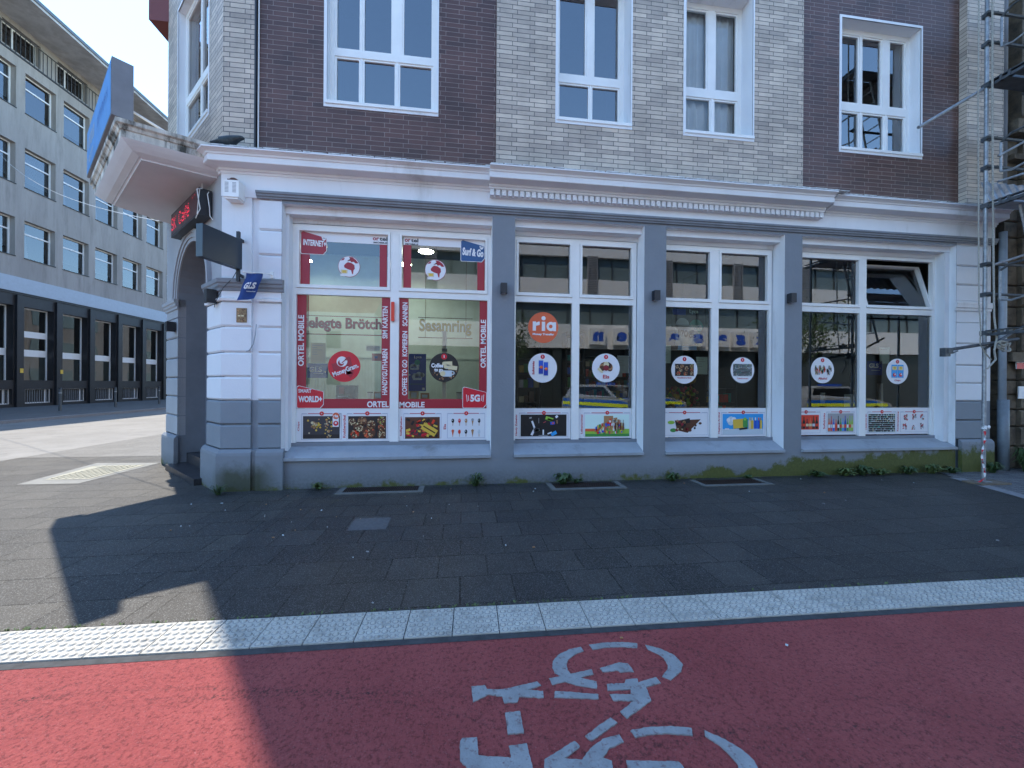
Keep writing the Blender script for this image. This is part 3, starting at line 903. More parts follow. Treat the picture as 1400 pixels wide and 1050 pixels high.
# arched doorway
TC, RA, ZS = 1.53, .87, 3.12
mb = MB()
nA = 20
def arc(r, k): a = math.pi * k / nA; return (TC + r * math.cos(a), ZS + r * math.sin(a))
for k in range(nA):
    a, b = arc(RA, k), arc(RA, k + 1)
    def top(p): return (p[0], 4.12)
    mb.face([FC.P(b[0], -.004, b[1]), FC.P(a[0], -.004, a[1]), FC.P(a[0], -.004, 4.12), FC.P(b[0], -.004, 4.12)], 0)
    # reveal in two steps
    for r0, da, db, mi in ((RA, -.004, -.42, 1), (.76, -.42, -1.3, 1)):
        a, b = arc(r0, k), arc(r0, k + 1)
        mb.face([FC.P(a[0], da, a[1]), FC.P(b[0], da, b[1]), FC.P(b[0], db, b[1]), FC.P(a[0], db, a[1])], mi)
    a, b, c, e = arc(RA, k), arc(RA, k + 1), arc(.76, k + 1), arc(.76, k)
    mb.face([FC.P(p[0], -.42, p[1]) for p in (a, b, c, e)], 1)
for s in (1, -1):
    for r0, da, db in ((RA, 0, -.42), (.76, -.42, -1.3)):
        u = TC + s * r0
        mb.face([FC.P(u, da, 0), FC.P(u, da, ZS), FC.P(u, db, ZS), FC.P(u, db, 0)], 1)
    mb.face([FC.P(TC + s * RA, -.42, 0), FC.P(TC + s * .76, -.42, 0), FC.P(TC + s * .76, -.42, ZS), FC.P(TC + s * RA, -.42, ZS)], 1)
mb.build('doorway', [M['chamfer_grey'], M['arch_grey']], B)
mb = MB()
for r0, r1, d1 in ((RA, .93, .018), (.93, 1.00, .036), (1.00, 1.07, .055)):
    for k in range(nA):
        a, b, c, e = arc(r0, k), arc(r0, k + 1), arc(r1, k + 1), arc(r1, k)
        mb.face([FC.P(p[0], d1, p[1]) for p in (e, c, b, a)])
        mb.face([FC.P(a[0], -.004, a[1]), FC.P(b[0], -.004, b[1]), FC.P(b[0], d1, b[1]), FC.P(a[0], d1, a[1])])
        mb.face([FC.P(e[0], d1, e[1]), FC.P(c[0], d1, c[1]), FC.P(c[0], -.004, c[1]), FC.P(e[0], -.004, e[1])])
mb.build('arch_moulding', M['chamfer_grey'], B)
mb = MB()
mb.box(FC, TC - .76, TC + .76, -1.32, -1.26, .30, 4.0)
mb.box(FC, TC - .05, TC + .05, -1.26, -1.22, .30, 3.1)
mb.box(FC, TC - .76, TC + .76, -1.26, -1.22, 3.05, 3.15)
mb.build('door', M['room_dark'], B)
mb = MB()
mb.box(FC, .64, 2.42, -1.3, .16, -.02, .10)
mb.box(FC, .67, 2.40, -1.3, -.14, .10, .27)
mb.build('step', M['step'], B, bevel=.01)

# cornice
CP = [(0, 4.665), (.022, 4.668), (.028, 4.70), (.045, 4.705), (.05, 4.735), (.19, 4.752), (.20, 4.76), (.20, 4.842), (.212, 4.846), (.22, 4.868), (.262, 4.892), (.28, 4.90), (.28, 4.918), (0, 4.965)]
mb = MB()
mb.sweep([(10.14, 6.2), (6.42, 6.2)], CP)
mb.sweep([(6.33, 6.10), (.40, 6.10)], CP)
mb.box(FM, .40, 6.33, 0, .1, 4.70, 4.96)
mb.sweep([(.42, 6.2), C0, tuple(FC.P(.10, 0, 0)[:2])], CP)
mb.build('cornice', M['white_paint'], B)
mb = MB()
mb.box(FM, .42, 6.31, 0, .085, 4.665, 4.70)
mb.box(FM, .42, 6.31, 0, .072, 4.565, 4.665)
n_d = 62
for k in range(n_d):
    u = .45 + k * (5.83 / (n_d - 1))
    mb.box(FM, u - .033, u + .033, .0725, .118, 4.572, 4.66, skip='b')
mb.build('dentil_course', M['white_paint'], B)
mb = MB()
rnd = random.Random(12)
u = C0[0]
while u < 10.1:                                   # flaking sheet upstand over the cornice
    w = rnd.uniform(.06, .3)
    dd = .28 if (u < .4 or u > 6.4) else .38
    mb.box(FM, u, min(u + w, 10.12), -.02, dd - .004 + rnd.uniform(-.012, .006), 4.93 - (.0), 4.937 + rnd.uniform(0, .012))
    u += w * rnd.uniform(1.0, 1.15)
for v in mb.v:
    pass
mb.build('flashing', M['flash'], B)
SP = [(0, 4.325), (.016, 4.33), (.02, 4.35), (.036, 4.36), (.04, 4.385), (.056, 4.395), (.06, 4.425), (0, 4.436)]
mb = MB()
mb.sweep([(10.13, 6.188), (-3.03, 6.188)], SP)
mb.build('string_moulding', M['moulding_grey'], B)

# right pilaster
mb = MB()
mb.box(FM, 9.271, 10.13, -.30, -.05, -.05, 4.34)
ZR = [.60, .965, 1.33, 1.67, 2.01, 2.42, 2.84, 3.05]
for a, b in zip(ZR[:-1], ZR[1:-1] + [2.86]):
    course(mb, FM, 9.271, 9.98, -.06, 0, a + .006, b - .006)
for a, b in zip([3.22, 3.54, 3.90], [3.54, 3.90, 4.30]):
    course(mb, FM, 9.271, 9.98, -.06, 0, a + .006, b - .006)
mb.box(FM, 9.271, 9.98, -.06, -.005, 2.85, 3.23)
mb.build('pilaster', M['block'], B, bevel=.004)
mb = MB()
mb.sweep([(10.04, 6.2), (9.22, 6.2)], [(0, 3.04), (.02, 3.045), (.024, 3.09), (.042, 3.10), (.05, 3.16), (.055, 3.17), (.055, 3.20), (0, 3.215)])
mb.build('capital_moulding', M['white_paint'], B)
mb = MB()
base_block(mb, [(10.06, 6.2), (9.33, 6.2)])
mb.build('pedestal', M['plinth'], B, bevel=.008)

# upper storeys
mb = MB()
ZT = 17.6
ZB = 4.94
UW = {'a': (-2.08, -.425, 5.885, 8.55), 'b': (1.53, 2.775, 5.935, 8.55), 'c': (3.765, 5.02, 5.925, 8.46), 'd': (6.83, 8.525, 5.93, 8.335)}
def pads(h): return (h[0], h[1], h[2], h[3])
hb = .0735
wall_holes(mb, FM, -3.06, .52, ZB, ZT, [UW['a']], 1, 2, .34, d=-.05)
wall_holes(mb, FM, 6.01, 9.37, ZB, ZT, [UW['d']], 1, 2, .34, d=-.05)
wall_holes(mb, FM, .52, 6.01, ZB, ZT, [UW['b'], UW['c']], 0, 2, .39, d=0)
for u in (.52, 6.01):
    mb.box(FM, u - .001, u + .001, -.06, -.0005, ZB, ZT, 0)
wall_holes(mb, FM, -3.516, -3.06, ZB, ZT, [], 0, 2, .2, d=0)
CWIN = (.67, 2.50, 5.85, 8.5)
wall_holes(mb, FC, 0, CHW, ZB, ZT, [CWIN], 0, 2, .26, d=0)
wall_holes(mb, FS, 0, 34, ZB, ZT, [], 0, 2, .2, d=0)
wall_holes(mb, FS, 1.0, 34, 0, ZB, [], 2, 2, .2, d=-.02)
mb.box(FM, 9.37, 10.2, -.4, .07, ZB, ZT, 0)
mb.build('brick_wall', [M['grey_brick'], M['brown_brick'], M['white_paint']], B)
mb = MB()
mb.face([(10.2, 6.25, ZT), (10.2, 40, ZT), (-5.8, 40, ZT), (-5.8, 8.5, ZT), (-3.5, 6.25, ZT)], 0)
mb.face([(10.2, 40, 0), (10.2, 40, ZT), (-5.8, 40, ZT), (-5.8, 40, 0)], 0)
mb.face([(10.2, 6.4, 0), (10.2, 6.4, ZT), (10.2, 40, ZT), (10.2, 40, 0)], 0)
mb.build('roof', M['dark_grey'], B)
mb = MB()
mb.box(FS, -.02, 3, -.04, .34, 8.72, 9.2)
mb.build('bay_ledge', M['roof_red'], B)

def frame_bars(mb, fr, d0, d1, rects):
    for (a, b, c, e) in rects: mb.box(fr, a, b, d0, d1, c, e)

# plaster surrounds and windows of the first floor
def upper_window(h, fr, dwall, drec, cols_up, cols_dn, zt0, zt1, label, back='room'):
    a, b, c, e = h
    mb = MB()
    dF = dwall - drec
    w = .052
    frame_bars(mb, fr, dF, dF + .07, [(a, b, c, c + .06), (a, b, e - .09, e), (a, a + .07, c + .06, e - .09), (b - .07, b, c + .06, e - .09), (a + .07, b - .07, zt0 + .03, zt1 - .03)])
    panes = []
    for cols, z0, z1 in ((cols_dn, c + .06, zt0 + .03), (cols_up, zt1 - .03, e - .09)):
        xs_ = [a + .07] + [x for p in zip([q[1] + .03 for q in cols[:-1]], [q[0] - .03 for q in cols[1:]]) for x in p] + [b - .07]
        for i in range(0, len(xs_), 2):
            x0, x1 = xs_[i], xs_[i + 1]
            panes.append((x0, x1, z0, z1))
            s = .03
            frame_bars(mb, fr, dF + .012, dF + .055, [(x0, x1, z0, z0 + s), (x0, x1, z1 - s, z1), (x0, x0 + s, z0 + s, z1 - s), (x1 - s, x1, z0 + s, z1 - s)])
        for i in range(1, len(xs_) - 1, 2):
            frame_bars(mb, fr, dF, dF + .066, [(xs_[i], xs_[i + 1], z0, z1)])
    win = mb.build('upper_window', M['frame_white'], B, bevel=.005)
    win['label'] = label
    for (x0, x1, z0, z1) in panes:
        g = MB()
        g.quad(fr.P(x0 + .02, dF + .03, z0 + .02), fr.P(x1 - .02, dF + .03, z0 + .02), fr.P(x1 - .02, dF + .03, z1 - .02), fr.P(x0 + .02, dF + .03, z1 - .02))
        if fr.u.cross(fr.n).z > 0: g.f = [f[::-1] for f in g.f]
        g.build('pane', M['curtain_glass'] if back == 'curtain' else M['house_glass'], win)
    g = MB()
    if back == 'curtain':
        n = 46
        for i in range(n):
            x0, x1 = a + .06 + (b - a - .12) * i / n, a + .06 + (b - a - .12) * (i + 1) / n
            f = lambda x: .035 * math.sin(x * 38) + .015 * math.sin(x * 91 + 1)
            g.quad(fr.P(x0, dF - .07 + f(x0), c + .02), fr.P(x1, dF - .07 + f(x1), c + .02), fr.P(x1, dF - .07 + f(x1) * .4, e), fr.P(x0, dF - .07 + f(x0) * .4, e))
        g.build('curtain', M['curtain'], win, smooth=True)
        g = MB()
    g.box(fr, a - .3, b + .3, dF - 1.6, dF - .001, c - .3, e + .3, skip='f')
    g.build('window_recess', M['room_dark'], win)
    # sill and edge trim of the white plaster surround, a little ragged
    t = MB()
    dw = dwall
    t.box(fr, a - .02, b + .02, dF + .07, dw + .028, c - .012, c + .035)
    t.build('sill', M['frame_white'], win, bevel=.004)
    t = MB()
    q = .045
    t.box(fr, a - q, a, dw - .01, dw + .008, c - .04, e + q)
    t.box(fr, b, b + q * .6, dw - .01, dw + .008, c - .04, e + q)
    t.box(fr, a, b, dw - .01, dw + .008, e, e + q)
    t.box(fr, a - q, b + q * .6, dw - .01, dw + .010, c - .06, c - .012)
    t.build('surround', M['white_paint'], win, bevel=.004)
    return win
upper_window(UW['a'], FM, -.05, .20, [(-2.067, -1.642), (-1.567, -1.156), (-.957, -.55)], [(-2.05, -1.648), (-1.562, -1.10), (-1.013, -.544)], 6.70, 6.866, 'first floor window in the brown brick beside the corner')
upper_window(UW['b'], FM, 0, .36, [(1.606, 2.074), (2.247, 2.712)], [(1.617, 2.137), (2.215, 2.72)], 6.76, 6.95, 'first floor window in the grey brick with clear panes')
upper_window(UW['c'], FM, 0, .36, [(3.932, 4.335), (4.528, 4.976)], [(3.941, 4.408), (4.508, 4.999)], 6.754, 6.958, 'first floor window in the grey brick with pale curtains', 'curtain')
upper_window(UW['d'], FM, -.05, .27, [(7.129, 7.413), (7.516, 7.906), (8.117, 8.53)], [(7.137, 7.421), (7.525, 7.967), (8.08, 8.539)], 6.771, 6.976, 'first floor window in the brown brick beside the scaffolding')
upper_window(CWIN, FC, 0, .18, [(.9, 1.5), (1.6, 2.4)], [(.9, 1.5), (1.6, 2.4)], 6.74, 6.93, 'first floor window over the corner canopy')

# canopy over the corner door
O1, O2 = FC.P(.315, 1.016, 0), FC.P(2.935, 1.016, 0)
cpath = [C0, tuple(O1[:2]), tuple(O2[:2]), C1]
def inset(path, e):
    out = []
    for k in range(1, 3):
        p = Vector(path[k]); d1 = (p - Vector(path[k - 1])).normalized(); d2 = (Vector(path[k + 1]) - p).normalized()
        n1, n2 = Vector((-d1.y, d1.x)), Vector((-d2.y, d2.x))
        m = (n1 + n2).normalized(); m = m / m.dot(n1)
        out.append(p - m * e)
    return out
mb = MB()
mb.sweep(cpath, [(-.26, 4.668), (-.22, 4.665), (-.22, 4.68), (-.205, 4.695), (-.19, 4.69), (-.12, 4.72), (-.06, 4.765), (-.02, 4.80), (0, 4.82)], 1, cap0=False, cap1=False)
mb.sweep(cpath, [(0, 4.82), (0.0, 4.91), (.015, 4.92), (.03, 4.96), (.055, 4.98), (.06, 5.03), (-.3, 5.055)], 0, cap0=False, cap1=False)
j1, j2 = inset(cpath, .26)
def endpt(a, b):
    d = (Vector(b) - Vector(a)).normalized(); return Vector(a) - Vector((-d.y, d.x)) * .26
k1, k2 = endpt(cpath[0], cpath[1]), Vector(cpath[3]) - (endpt(cpath[3], cpath[2]) - Vector(cpath[3]))
def pl(p, z): return Vector((p[0], p[1], z))
w0, w1 = FC.P(.05, -.02, 0), FC.P(CHW - .05, -.02, 0)
mb.face([pl(w0, 4.668), pl(w1, 4.668), pl(k2, 4.668), pl(j2, 4.668), pl(j1, 4.668), pl(k1, 4.668)], 1)
mb.face([pl(w0, 5.05), pl(O1, 5.05), pl(O2, 5.05), pl(w1, 5.05)], 0)
mb.build('canopy', [M['canopy_side'], M['soffit']], B)

# ---------------------------------------------------------------- display windows
DF = -.26
DG = -.305
DST = DG + .004
def display_window(u0, u1, m0, m1, hole, label, sashes=(True, True)):
    mb = MB()
    z0, z1, zt0, zt1 = .655, 4.10, 2.99, 3.09
    f = .055
    frame_bars(mb, FM, DF - .07, DF, [(u0, u1, z1 - .07, z1), (u0, u0 + f, z0, z1 - .07), (u1 - f, u1, z0, z1 - .07), (m0, m1, z0, z1 - .07)])
    for a, b in ((u0 + f, m0), (m1, u1 - f)):
        frame_bars(mb, FM, DF - .07, DF - .004, [(a, b, zt0 + .0, zt1)])
    # inner beading of the fixed lower panes is only a thin line
    win = mb.build('display_window', M['frame_white'], B, bevel=.005)
    win['label'] = label
    t = MB()
    t.box(FM, hole[0], hole[1], -.36, -.245, .595, .655)
    t.build('frame_base', M['moulding_grey'], win, bevel=.004)
    # sloping sheet sill
    t = MB()
    P = FM.P
    a, b = hole[0] + .004, hole[1] - .004
    if hole[0] < -2: a = -2.66
    pts = [(-.245, .60), (.035, .468), (.045, .468), (.045, .425), (.035, .425), (-.02, .415), (-.245, .415)]
    for k in range(len(pts)):
        p, q2 = pts[k], pts[(k + 1) % len(pts)]
        t.face([P(a, p[0], p[1]), P(a, q2[0], q2[1]), P(b, q2[0], q2[1]), P(b, p[0], p[1])])
    t.face([P(a, *p) for p in pts][::-1])
    t.face([P(b, *p) for p in pts])
    t.build('sill', M['sill_grey'], win)
    t = MB()
    t.box(FM, hole[0], hole[1], -.36, -.10, 4.175, 4.279)
    t.box(FM, hole[0], hole[1], -.36, -.26, 4.09, 4.175)
    t.build('lintel_box', M['white_paint'], win, bevel=.006)
    for i, (a, b) in enumerate(((u0 + f, m0), (m1, u1 - f))):
        g = MB()
        a2 = a + .004; b2 = b - .004
        g.quad(P(a, DG, z0), P(b, DG, z0), P(b, DG, zt0), P(a, DG, zt0))
        g.build('pane', M['shop_glass'], win)
        s = .052
        g = MB()
        if sashes[i]:
            zA, zB = zt1 + .004, z1 - .074
            frame_bars(g, FM, DF - .055, DF + .014, [(a2, b2, zA, zA + s), (a2, b2, zB - s * .7, zB), (a2, a2 + s * .75, zA + s, zB - s * .7), (b2 - s * .75, b2, zA + s, zB - s * .7)])
            sa = g.build('sash', M['frame_white'], win, bevel=.005)
            g = MB()
            g.quad(P(a + .03, DG, zA + .03), P(b - .03, DG, zA + .03), P(b - .03, DG, zB - .03), P(a + .03, DG, zB - .03))
            g.build('pane', M['shop_glass'], win)
        else:
            # tilted open inwards about its lower edge
            zA, zB = zt1 + .004, z1 - .074
            H = zB - zA
            hc = Vector(P((a + b) / 2, DF - .03, zA))
            an = R(15)
            def rot(v):
                y, z = v.y - hc.y, v.z - hc.z
                return Vector((v.x, hc.y + y * math.cos(an) + z * math.sin(an), hc.z - y * math.sin(an) + z * math.cos(an)))
            frame_bars(g, FM, DF - .055, DF + .014, [(a2, b2, zA, zA + s), (a2, b2, zB - s * .7, zB), (a2, a2 + s * .75, zA + s, zB - s * .7), (b2 - s * .75, b2, zA + s, zB - s * .7)])
            g.v = [rot(v) for v in g.v]
            sa = g.build('sash', M['frame_white'], win, bevel=.005)
            sa['label'] = 'top sash tilted open inwards'
            g = MB()
            g.quad(*[rot(p) for p in (P(a + .03, DG, zA + .03), P(b - .03, DG, zA + .03), P(b - .03, DG, zB - .03), P(a + .03, DG, zB - .03))])
            g.build('pane', M['shop_glass'], win)
    return win
W1 = display_window(-2.64, .468, -1.155, -1.02, HW[0], 'display window framed in red phone shop foil')
W2 = display_window(.835, 3.02, 1.865, 1.995, HW[1], 'display window with the orange round sticker')
W3 = display_window(3.431, 5.64, 4.445, 4.585, HW[2], 'display window with a pale phone tariff poster')
W4 = display_window(6.011, 9.16, 7.49, 7.63, HW[3], 'display window with one top sash tilted open', (True, False))
# ================================================================ printed foils and stickers on the display windows
ST = {
'tl_white':(-2.545,3.844,-1.178,4.020),'tl_redL':(-2.545,3.160,-2.401,3.844),'tl_redR':(-1.334,3.160,-1.215,3.844),
'tag_internet':(-2.545,3.632,-2.140,4.012),'tl_ortel':(-1.442,3.859,-1.215,3.969),'tl_globe':(-1.975,3.289,-1.636,3.637),
'tr_white':(-0.96,3.860,0.37,4.015),'tr_redL':(-0.96,3.164,-0.836,3.860),'tr_redR':(0.243,3.174,0.37,3.860),
'tag_surf':(-0.037,3.632,0.37,4.000),'tr_ortel':(-0.94,3.861,-0.723,3.972),'tr_globe':(-0.616,3.294,-0.272,3.644),
'money':(-2.119,1.613,-1.622,2.114),'coffee':(-0.535,1.626,-0.054,2.108),
'ria':(1.109,2.308,1.636,2.828),'soft_c':(1.114,1.627,1.616,2.129),'eis_c':(2.240,1.644,2.742,2.139),
'nuts_c':(3.705,1.626,4.207,2.126),'tab_c':(4.845,1.632,5.340,2.129),'alk_c':(6.496,1.649,6.988,2.150),'chips_c':(8.128,1.644,8.620,2.145),
}
def sticker(f, name, label, win):
    o = f.build(name, IM, win)
    o['label'] = label
    return o
def cheader(f, x0, x1, z1, r=.034):
    """thin rule with a red round badge in the middle, as printed along each card's top edge"""
    xm, z = (x0 + x1) / 2, z1
    w = (x1 - x0)
    f.rect(xm - w * .34, z - .005, xm + w * .34, z + .005, I('pinkred'), 1)
    f.rect(x0, z - .0025, xm - w * .37, z + .0025, I('line'), 1)
    f.rect(xm + w * .37, z - .0025, x1, z + .0025, I('line'), 1)
    f.disc(xm, z, r, I('hotred'), 2, 24)
    f.disc(xm, z, r * .78, I('bright_red'), 3, 24)
    f.rect(xm - r * .30, z - r * .05, xm + r * .30, z + r * .12, I('white'), 4)
    f.rect(xm - r * .07, z - r * .35, xm + r * .07, z + r * .42, I('white'), 5)

def clipd(f, x, z, r, box, m, layer, n=10, rz=None):
    rz = rz or r
    x = min(max(x, box[0] + r), box[2] - r); z = min(max(z, box[1] + rz), box[3] - rz)
    f.disc(x, z, r, m, layer, n, rz, random.random())

def pic_chips(f, b, L=2):
    r_ = random.Random(1); x0, z0, x1, z1 = b; w, h = x1 - x0, z1 - z0
    f.rect(*b, I('charcoal'), L)
    f.rect(x0, z0, x1, z0 + h * .18, I('black'), L + 1)
    for k in range(46):
        a, q = r_.uniform(0, 6.28), abs(r_.gauss(0, .5)) * h * .30
        clipd(f, x0 + w * .35 + q * math.cos(a) * 1.1, z0 + h * .58 + q * math.sin(a), r_.uniform(.010, .024), b, I(r_.choice(['yellow', 'cream', 'tan', 'yellow'])), L + 2 + k % 7, 7)
    for k in range(26):
        clipd(f, x0 + w * r_.uniform(.60, .82), z0 + h * r_.uniform(.05, .95), r_.uniform(.008, .018), b, I(r_.choice(['cream', 'tan', 'yellow'])), L + 2 + k % 5, 6)
def pic_nuts(f, b, L=2):
    r_ = random.Random(2); x0, z0, x1, z1 = b; w, h = x1 - x0, z1 - z0
    f.rect(*b, I('black'), L)
    for cx, cz, r, c in ((.06, .75, .06, 'cream'), (.37, .88, .075, 'tan'), (.28, .5, .085, 'cream'), (.60, .62, .075, 'tan'), (.88, .86, .07, 'lime'), (.9, .5, .065, 'orange'), (.18, .14, .075, 'hotred'), (.55, .2, .10, 'orange'), (.9, .14, .07, 'cream')):
        rr = min(r, w * .2) * (h / .36)
        X, Z = min(max(x0 + cx * w, x0 + rr), x1 - rr), min(max(z0 + cz * h, z0 + rr), z1 - rr)
        f.disc(X, Z, rr, I('brown'), L + 1, 18)
        for k in range(30):
            a, q = r_.uniform(0, 6.28), math.sqrt(r_.random()) * rr * .82
            f.disc(X + q * math.cos(a), Z + q * math.sin(a), rr * .14, I(r_.choice([c, c, 'tan', 'cream', 'brown'])), L + 2 + k % 6, 5, None, a)
def pic_candy(f, b, L=2):
    r_ = random.Random(3); x0, z0, x1, z1 = b; w, h = x1 - x0, z1 - z0
    f.rect(*b, I('brown'), L)
    for k in range(60):
        cw, ch = r_.uniform(.05, .09), r_.uniform(.022, .04)
        m = max(cw, ch) * .55
        f.rot(r_.uniform(x0 + m, x1 - m), r_.uniform(z0 + m, z1 - m), cw, ch, r_.uniform(-1.2, 1.2), I(r_.choice(['bright_red', 'hotred', 'black', 'brown', 'yellow', 'orange', 'charcoal', 'dark_red'])), L + 1 + k % 9)
    f.rot(x0 + w * .70, z0 + h * .42, w * .46, h * .34, -.55, I('yellow'), L + 11)
    f.rot(x0 + w * .70, z0 + h * .42, w * .40, h * .06, -.55, I('brown'), L + 12)
def pic_ice(f, b, L=2):
    x0, z0, x1, z1 = b; w, h = x1 - x0, z1 - z0
    cs = ['black', 'bright_red', 'tan', 'grey', 'charcoal', 'orange', 'hotred', 'black', 'tan', 'pale']
    for k in range(10):
        i, j = k % 5, k // 5
        x, z = x0 + w * (.1 + i * .2), z1 - h * (.24 + j * .52)
        f.rect(x - .004, z - h * .2, x + .004, z, I('tan'), L)
        if k in (3, 8, 5):
            f.poly([(x - .018, z + .02), (x, z - h * .20), (x + .018, z + .02)], I('tan' if k != 5 else 'orange'), L + 1)
            f.disc(x, z + .03, .022, I(cs[k]), L + 2, 12)
        else:
            f.disc(x, z + .012, .022, I(cs[k]), L + 1, 14, .036)
            f.disc(x - .006, z + .022, .008, I('white' if k != 6 else 'pinkred'), L + 2, 8)
def pic_phone(f, b, L=2):
    r_ = random.Random(5); x0, z0, x1, z1 = b; w, h = x1 - x0, z1 - z0
    f.rect(*b, I('black'), L)
    P = lambda a, c: (x0 + a * w, z0 + c * h)
    for a, c, ww, hh, an, m in ((.27, .55, .04, .42, .35, 'white'), (.27, .2, .05, .42, -.5, 'white'), (.34, .28, .12, .2, .2, 'charcoal'), (.36, .28, .09, .14, .2, 'mint'), (.62, .80, .17, .20, -.3, 'lime'), (.64, .76, .12, .10, -.3, 'pinkred'), (.69, .60, .10, .16, .1, 'royal'), (.70, .60, .05, .1, .1, 'pinkred'), (.72, .12, .13, .2, .5, 'sky'), (.63, .14, .10, .08, .35, 'white'), (.49, .18, .03, .3, 0, 'white'), (.49, .035, .20, .035, 0, 'grey'), (.78, .90, .05, .16, -.9, 'white'), (.21, .85, .05, .08, .3, 'grey'), (.79, .66, .02, .2, .1, 'tan'), (.39, .72, .01, .3, 0, 'grey'), (.52, .65, .06, .03, .4, 'pinkred')):
        f.rot(*P(a, c), ww * w, hh * h * .8, an, I(m), L + 1 + int(a * 10) % 4)
def pic_food(f, b, L=2):
    r_ = random.Random(6); x0, z0, x1, z1 = b; w, h = x1 - x0, z1 - z0
    f.rect(*b, I('mint'), L)
    f.rect(x0, z0, x1, z0 + h * .34, I('lime'), L + 1)
    f.rect(x0, z0 + h * .24, x0 + w * .32, z0 + h * .36, I('orange'), L + 2)
    f.rect(x0, z0, x1, z0 + h * .12, I('green'), L + 2)
    f.rect(x0 + w * .42, z0 + h * .3, x0 + w * .63, z0 + h * .94, I('tan'), L + 2)
    for k in range(90):
        x = r_.uniform(.2, .86); top = .40 + .35 * math.exp(-((x - .62) / .2) ** 2)
        z = r_.uniform(.10, top)
        ww, hh = r_.uniform(.02, .05) * w, r_.uniform(.08, .17) * h
        f.rect(x0 + x * w, z0 + z * h, x0 + x * w + ww, z0 + z * h + hh, I(r_.choice(['bright_red', 'white', 'yellow', 'pinkred', 'tan', 'green', 'cream', 'hotred', 'royal'])), L + 3 + k % 10)
    for x in (.66, .72, .78, .84):
        f.rect(x0 + x * w, z0 + .3 * h, x0 + (x + .03) * w, z0 + .62 * h, I('brown'), L + 14)
        f.rect(x0 + (x + .01) * w, z0 + .62 * h, x0 + (x + .02) * w, z0 + .76 * h, I('brown'), L + 14)
def pic_choc(f, b, L=2):
    r_ = random.Random(8); x0, z0, x1, z1 = b; w, h = x1 - x0, z1 - z0
    f.disc(x0 + w * .12, z0 + h * .72, w * .10, I('lime'), L, 12, h * .12)
    f.disc(x0 + w * .18, z0 + h * .2, w * .09, I('green'), L, 12, h * .13)
    f.poly([(x0 + w * .22, z0 + h * .85), (x0 + w * .95, z0 + h * .92), (x0 + w * .58, z0 + h * .02), (x0 + w * .28, z0 + h * .2)], I('brown'), L + 1)
    f.rot(x0 + w * .45, z0 + h * .75, w * .4, h * .3, .2, I('black'), L + 2)
    for k in range(22):
        f.disc(x0 + w * r_.uniform(.25, .85), z0 + h * r_.uniform(.12, .85), r_.uniform(.014, .032), I(r_.choice(['brown', 'tan', 'cream', 'black', 'dark_red', 'brown'])), L + 3 + k % 6, 9)
    f.disc(x0 + w * .93, z0 + h * .65, .03, I('brown'), L + 4, 10, .022)
def pic_hyg(f, b, L=2):
    x0, z0, x1, z1 = b; w, h = x1 - x0, z1 - z0
    f.rect(*b, I('sky'), L)
    f.rect(x0, z0, x1, z0 + h * .26, I('pale'), L + 1)
    P = lambda a, c: (x0 + a * w, z0 + c * h)
    f.disc(*P(.20, .66), .075, I('pale'), L + 2, 9, .085); f.disc(*P(.27, .72), .05, I('white'), L + 3, 8)
    f.disc(*P(.14, .70), .04, I('white'), L + 3, 7)
    f.rot(*P(.38, .52), w * .26, h * .46, .08, I('yellow'), L + 4)
    f.rot(*P(.55, .55), w * .12, h * .4, 0, I('green'), L + 5); f.disc(*P(.54, .75), .03, I('lime'), L + 6, 10)
    for a, m, t in ((.66, 'cream', 'yellow'), (.72, 'yellow', 'cream'), (.80, 'royal', 'white'), (.88, 'royal', 'orange'), (.93, 'yellow', 'tan')):
        f.rect(x0 + (a - .03) * w, z0 + .26 * h, x0 + (a + .035) * w, z0 + .68 * h, I(m), L + 4)
        f.rect(x0 + (a - .012) * w, z0 + .68 * h, x0 + (a + .014) * w, z0 + .82 * h, I(t), L + 4)
    f.rot(*P(.50, .28), w * .2, h * .09, .1, I('black'), L + 7); f.rot(*P(.1, .26), w * .1, h * .08, 0, I('white'), L + 7)
def pic_bottles(f, b, bgc, cols, L=2, seed=3):
    r_ = random.Random(seed); x0, z0, x1, z1 = b; w, h = x1 - x0, z1 - z0
    f.rect(*b, I(bgc), L)
    n = len(cols)
    for k, m in enumerate(cols):
        a = (k + .6) / (n + .3); bw = w / n * .40; hh = r_.uniform(.52, .72) * h
        cx = x0 + a * w
        f.rect(cx - bw, z0 + .05 * h, cx + bw, z0 + hh * .75, I(m), L + 1 + k % 2)
        f.poly([(cx - bw, z0 + hh * .75), (cx + bw, z0 + hh * .75), (cx + bw * .35, z0 + hh), (cx - bw * .35, z0 + hh)], I(m), L + 1 + k % 2)
        f.rect(cx - bw * .35, z0 + hh, cx + bw * .35, z0 + min(hh * 1.28, h * .95), I(m), L + 1 + k % 2)
        f.rect(cx - bw, z0 + .22 * h, cx + bw, z0 + .40 * h, I(r_.choice(['white', 'cream', 'hotred', 'pale'])), L + 4)
def pic_shelves(f, b, L=2):
    r_ = random.Random(9); x0, z0, x1, z1 = b; w, h = x1 - x0, z1 - z0
    f.rect(*b, I('black'), L)
    for j in range(9):
        z = z0 + (j + .25) * h / 9
        f.rect(x0, z - h * .012, x1, z, I('pale' if j % 2 else 'mint'), L + 1)
        for i in range(26):
            if r_.random() < .3: continue
            f.rect(x0 + i * w / 26, z, x0 + (i + .8) * w / 26, z + h * r_.uniform(.03, .075), I(r_.choice(['charcoal', 'pale', 'teal', 'grey', 'charcoal', 'cream', 'brown'])), L + 1)
    f.rect(x0 + w * .49, z0, x0 + w * .51, z1, I('black'), L + 2)
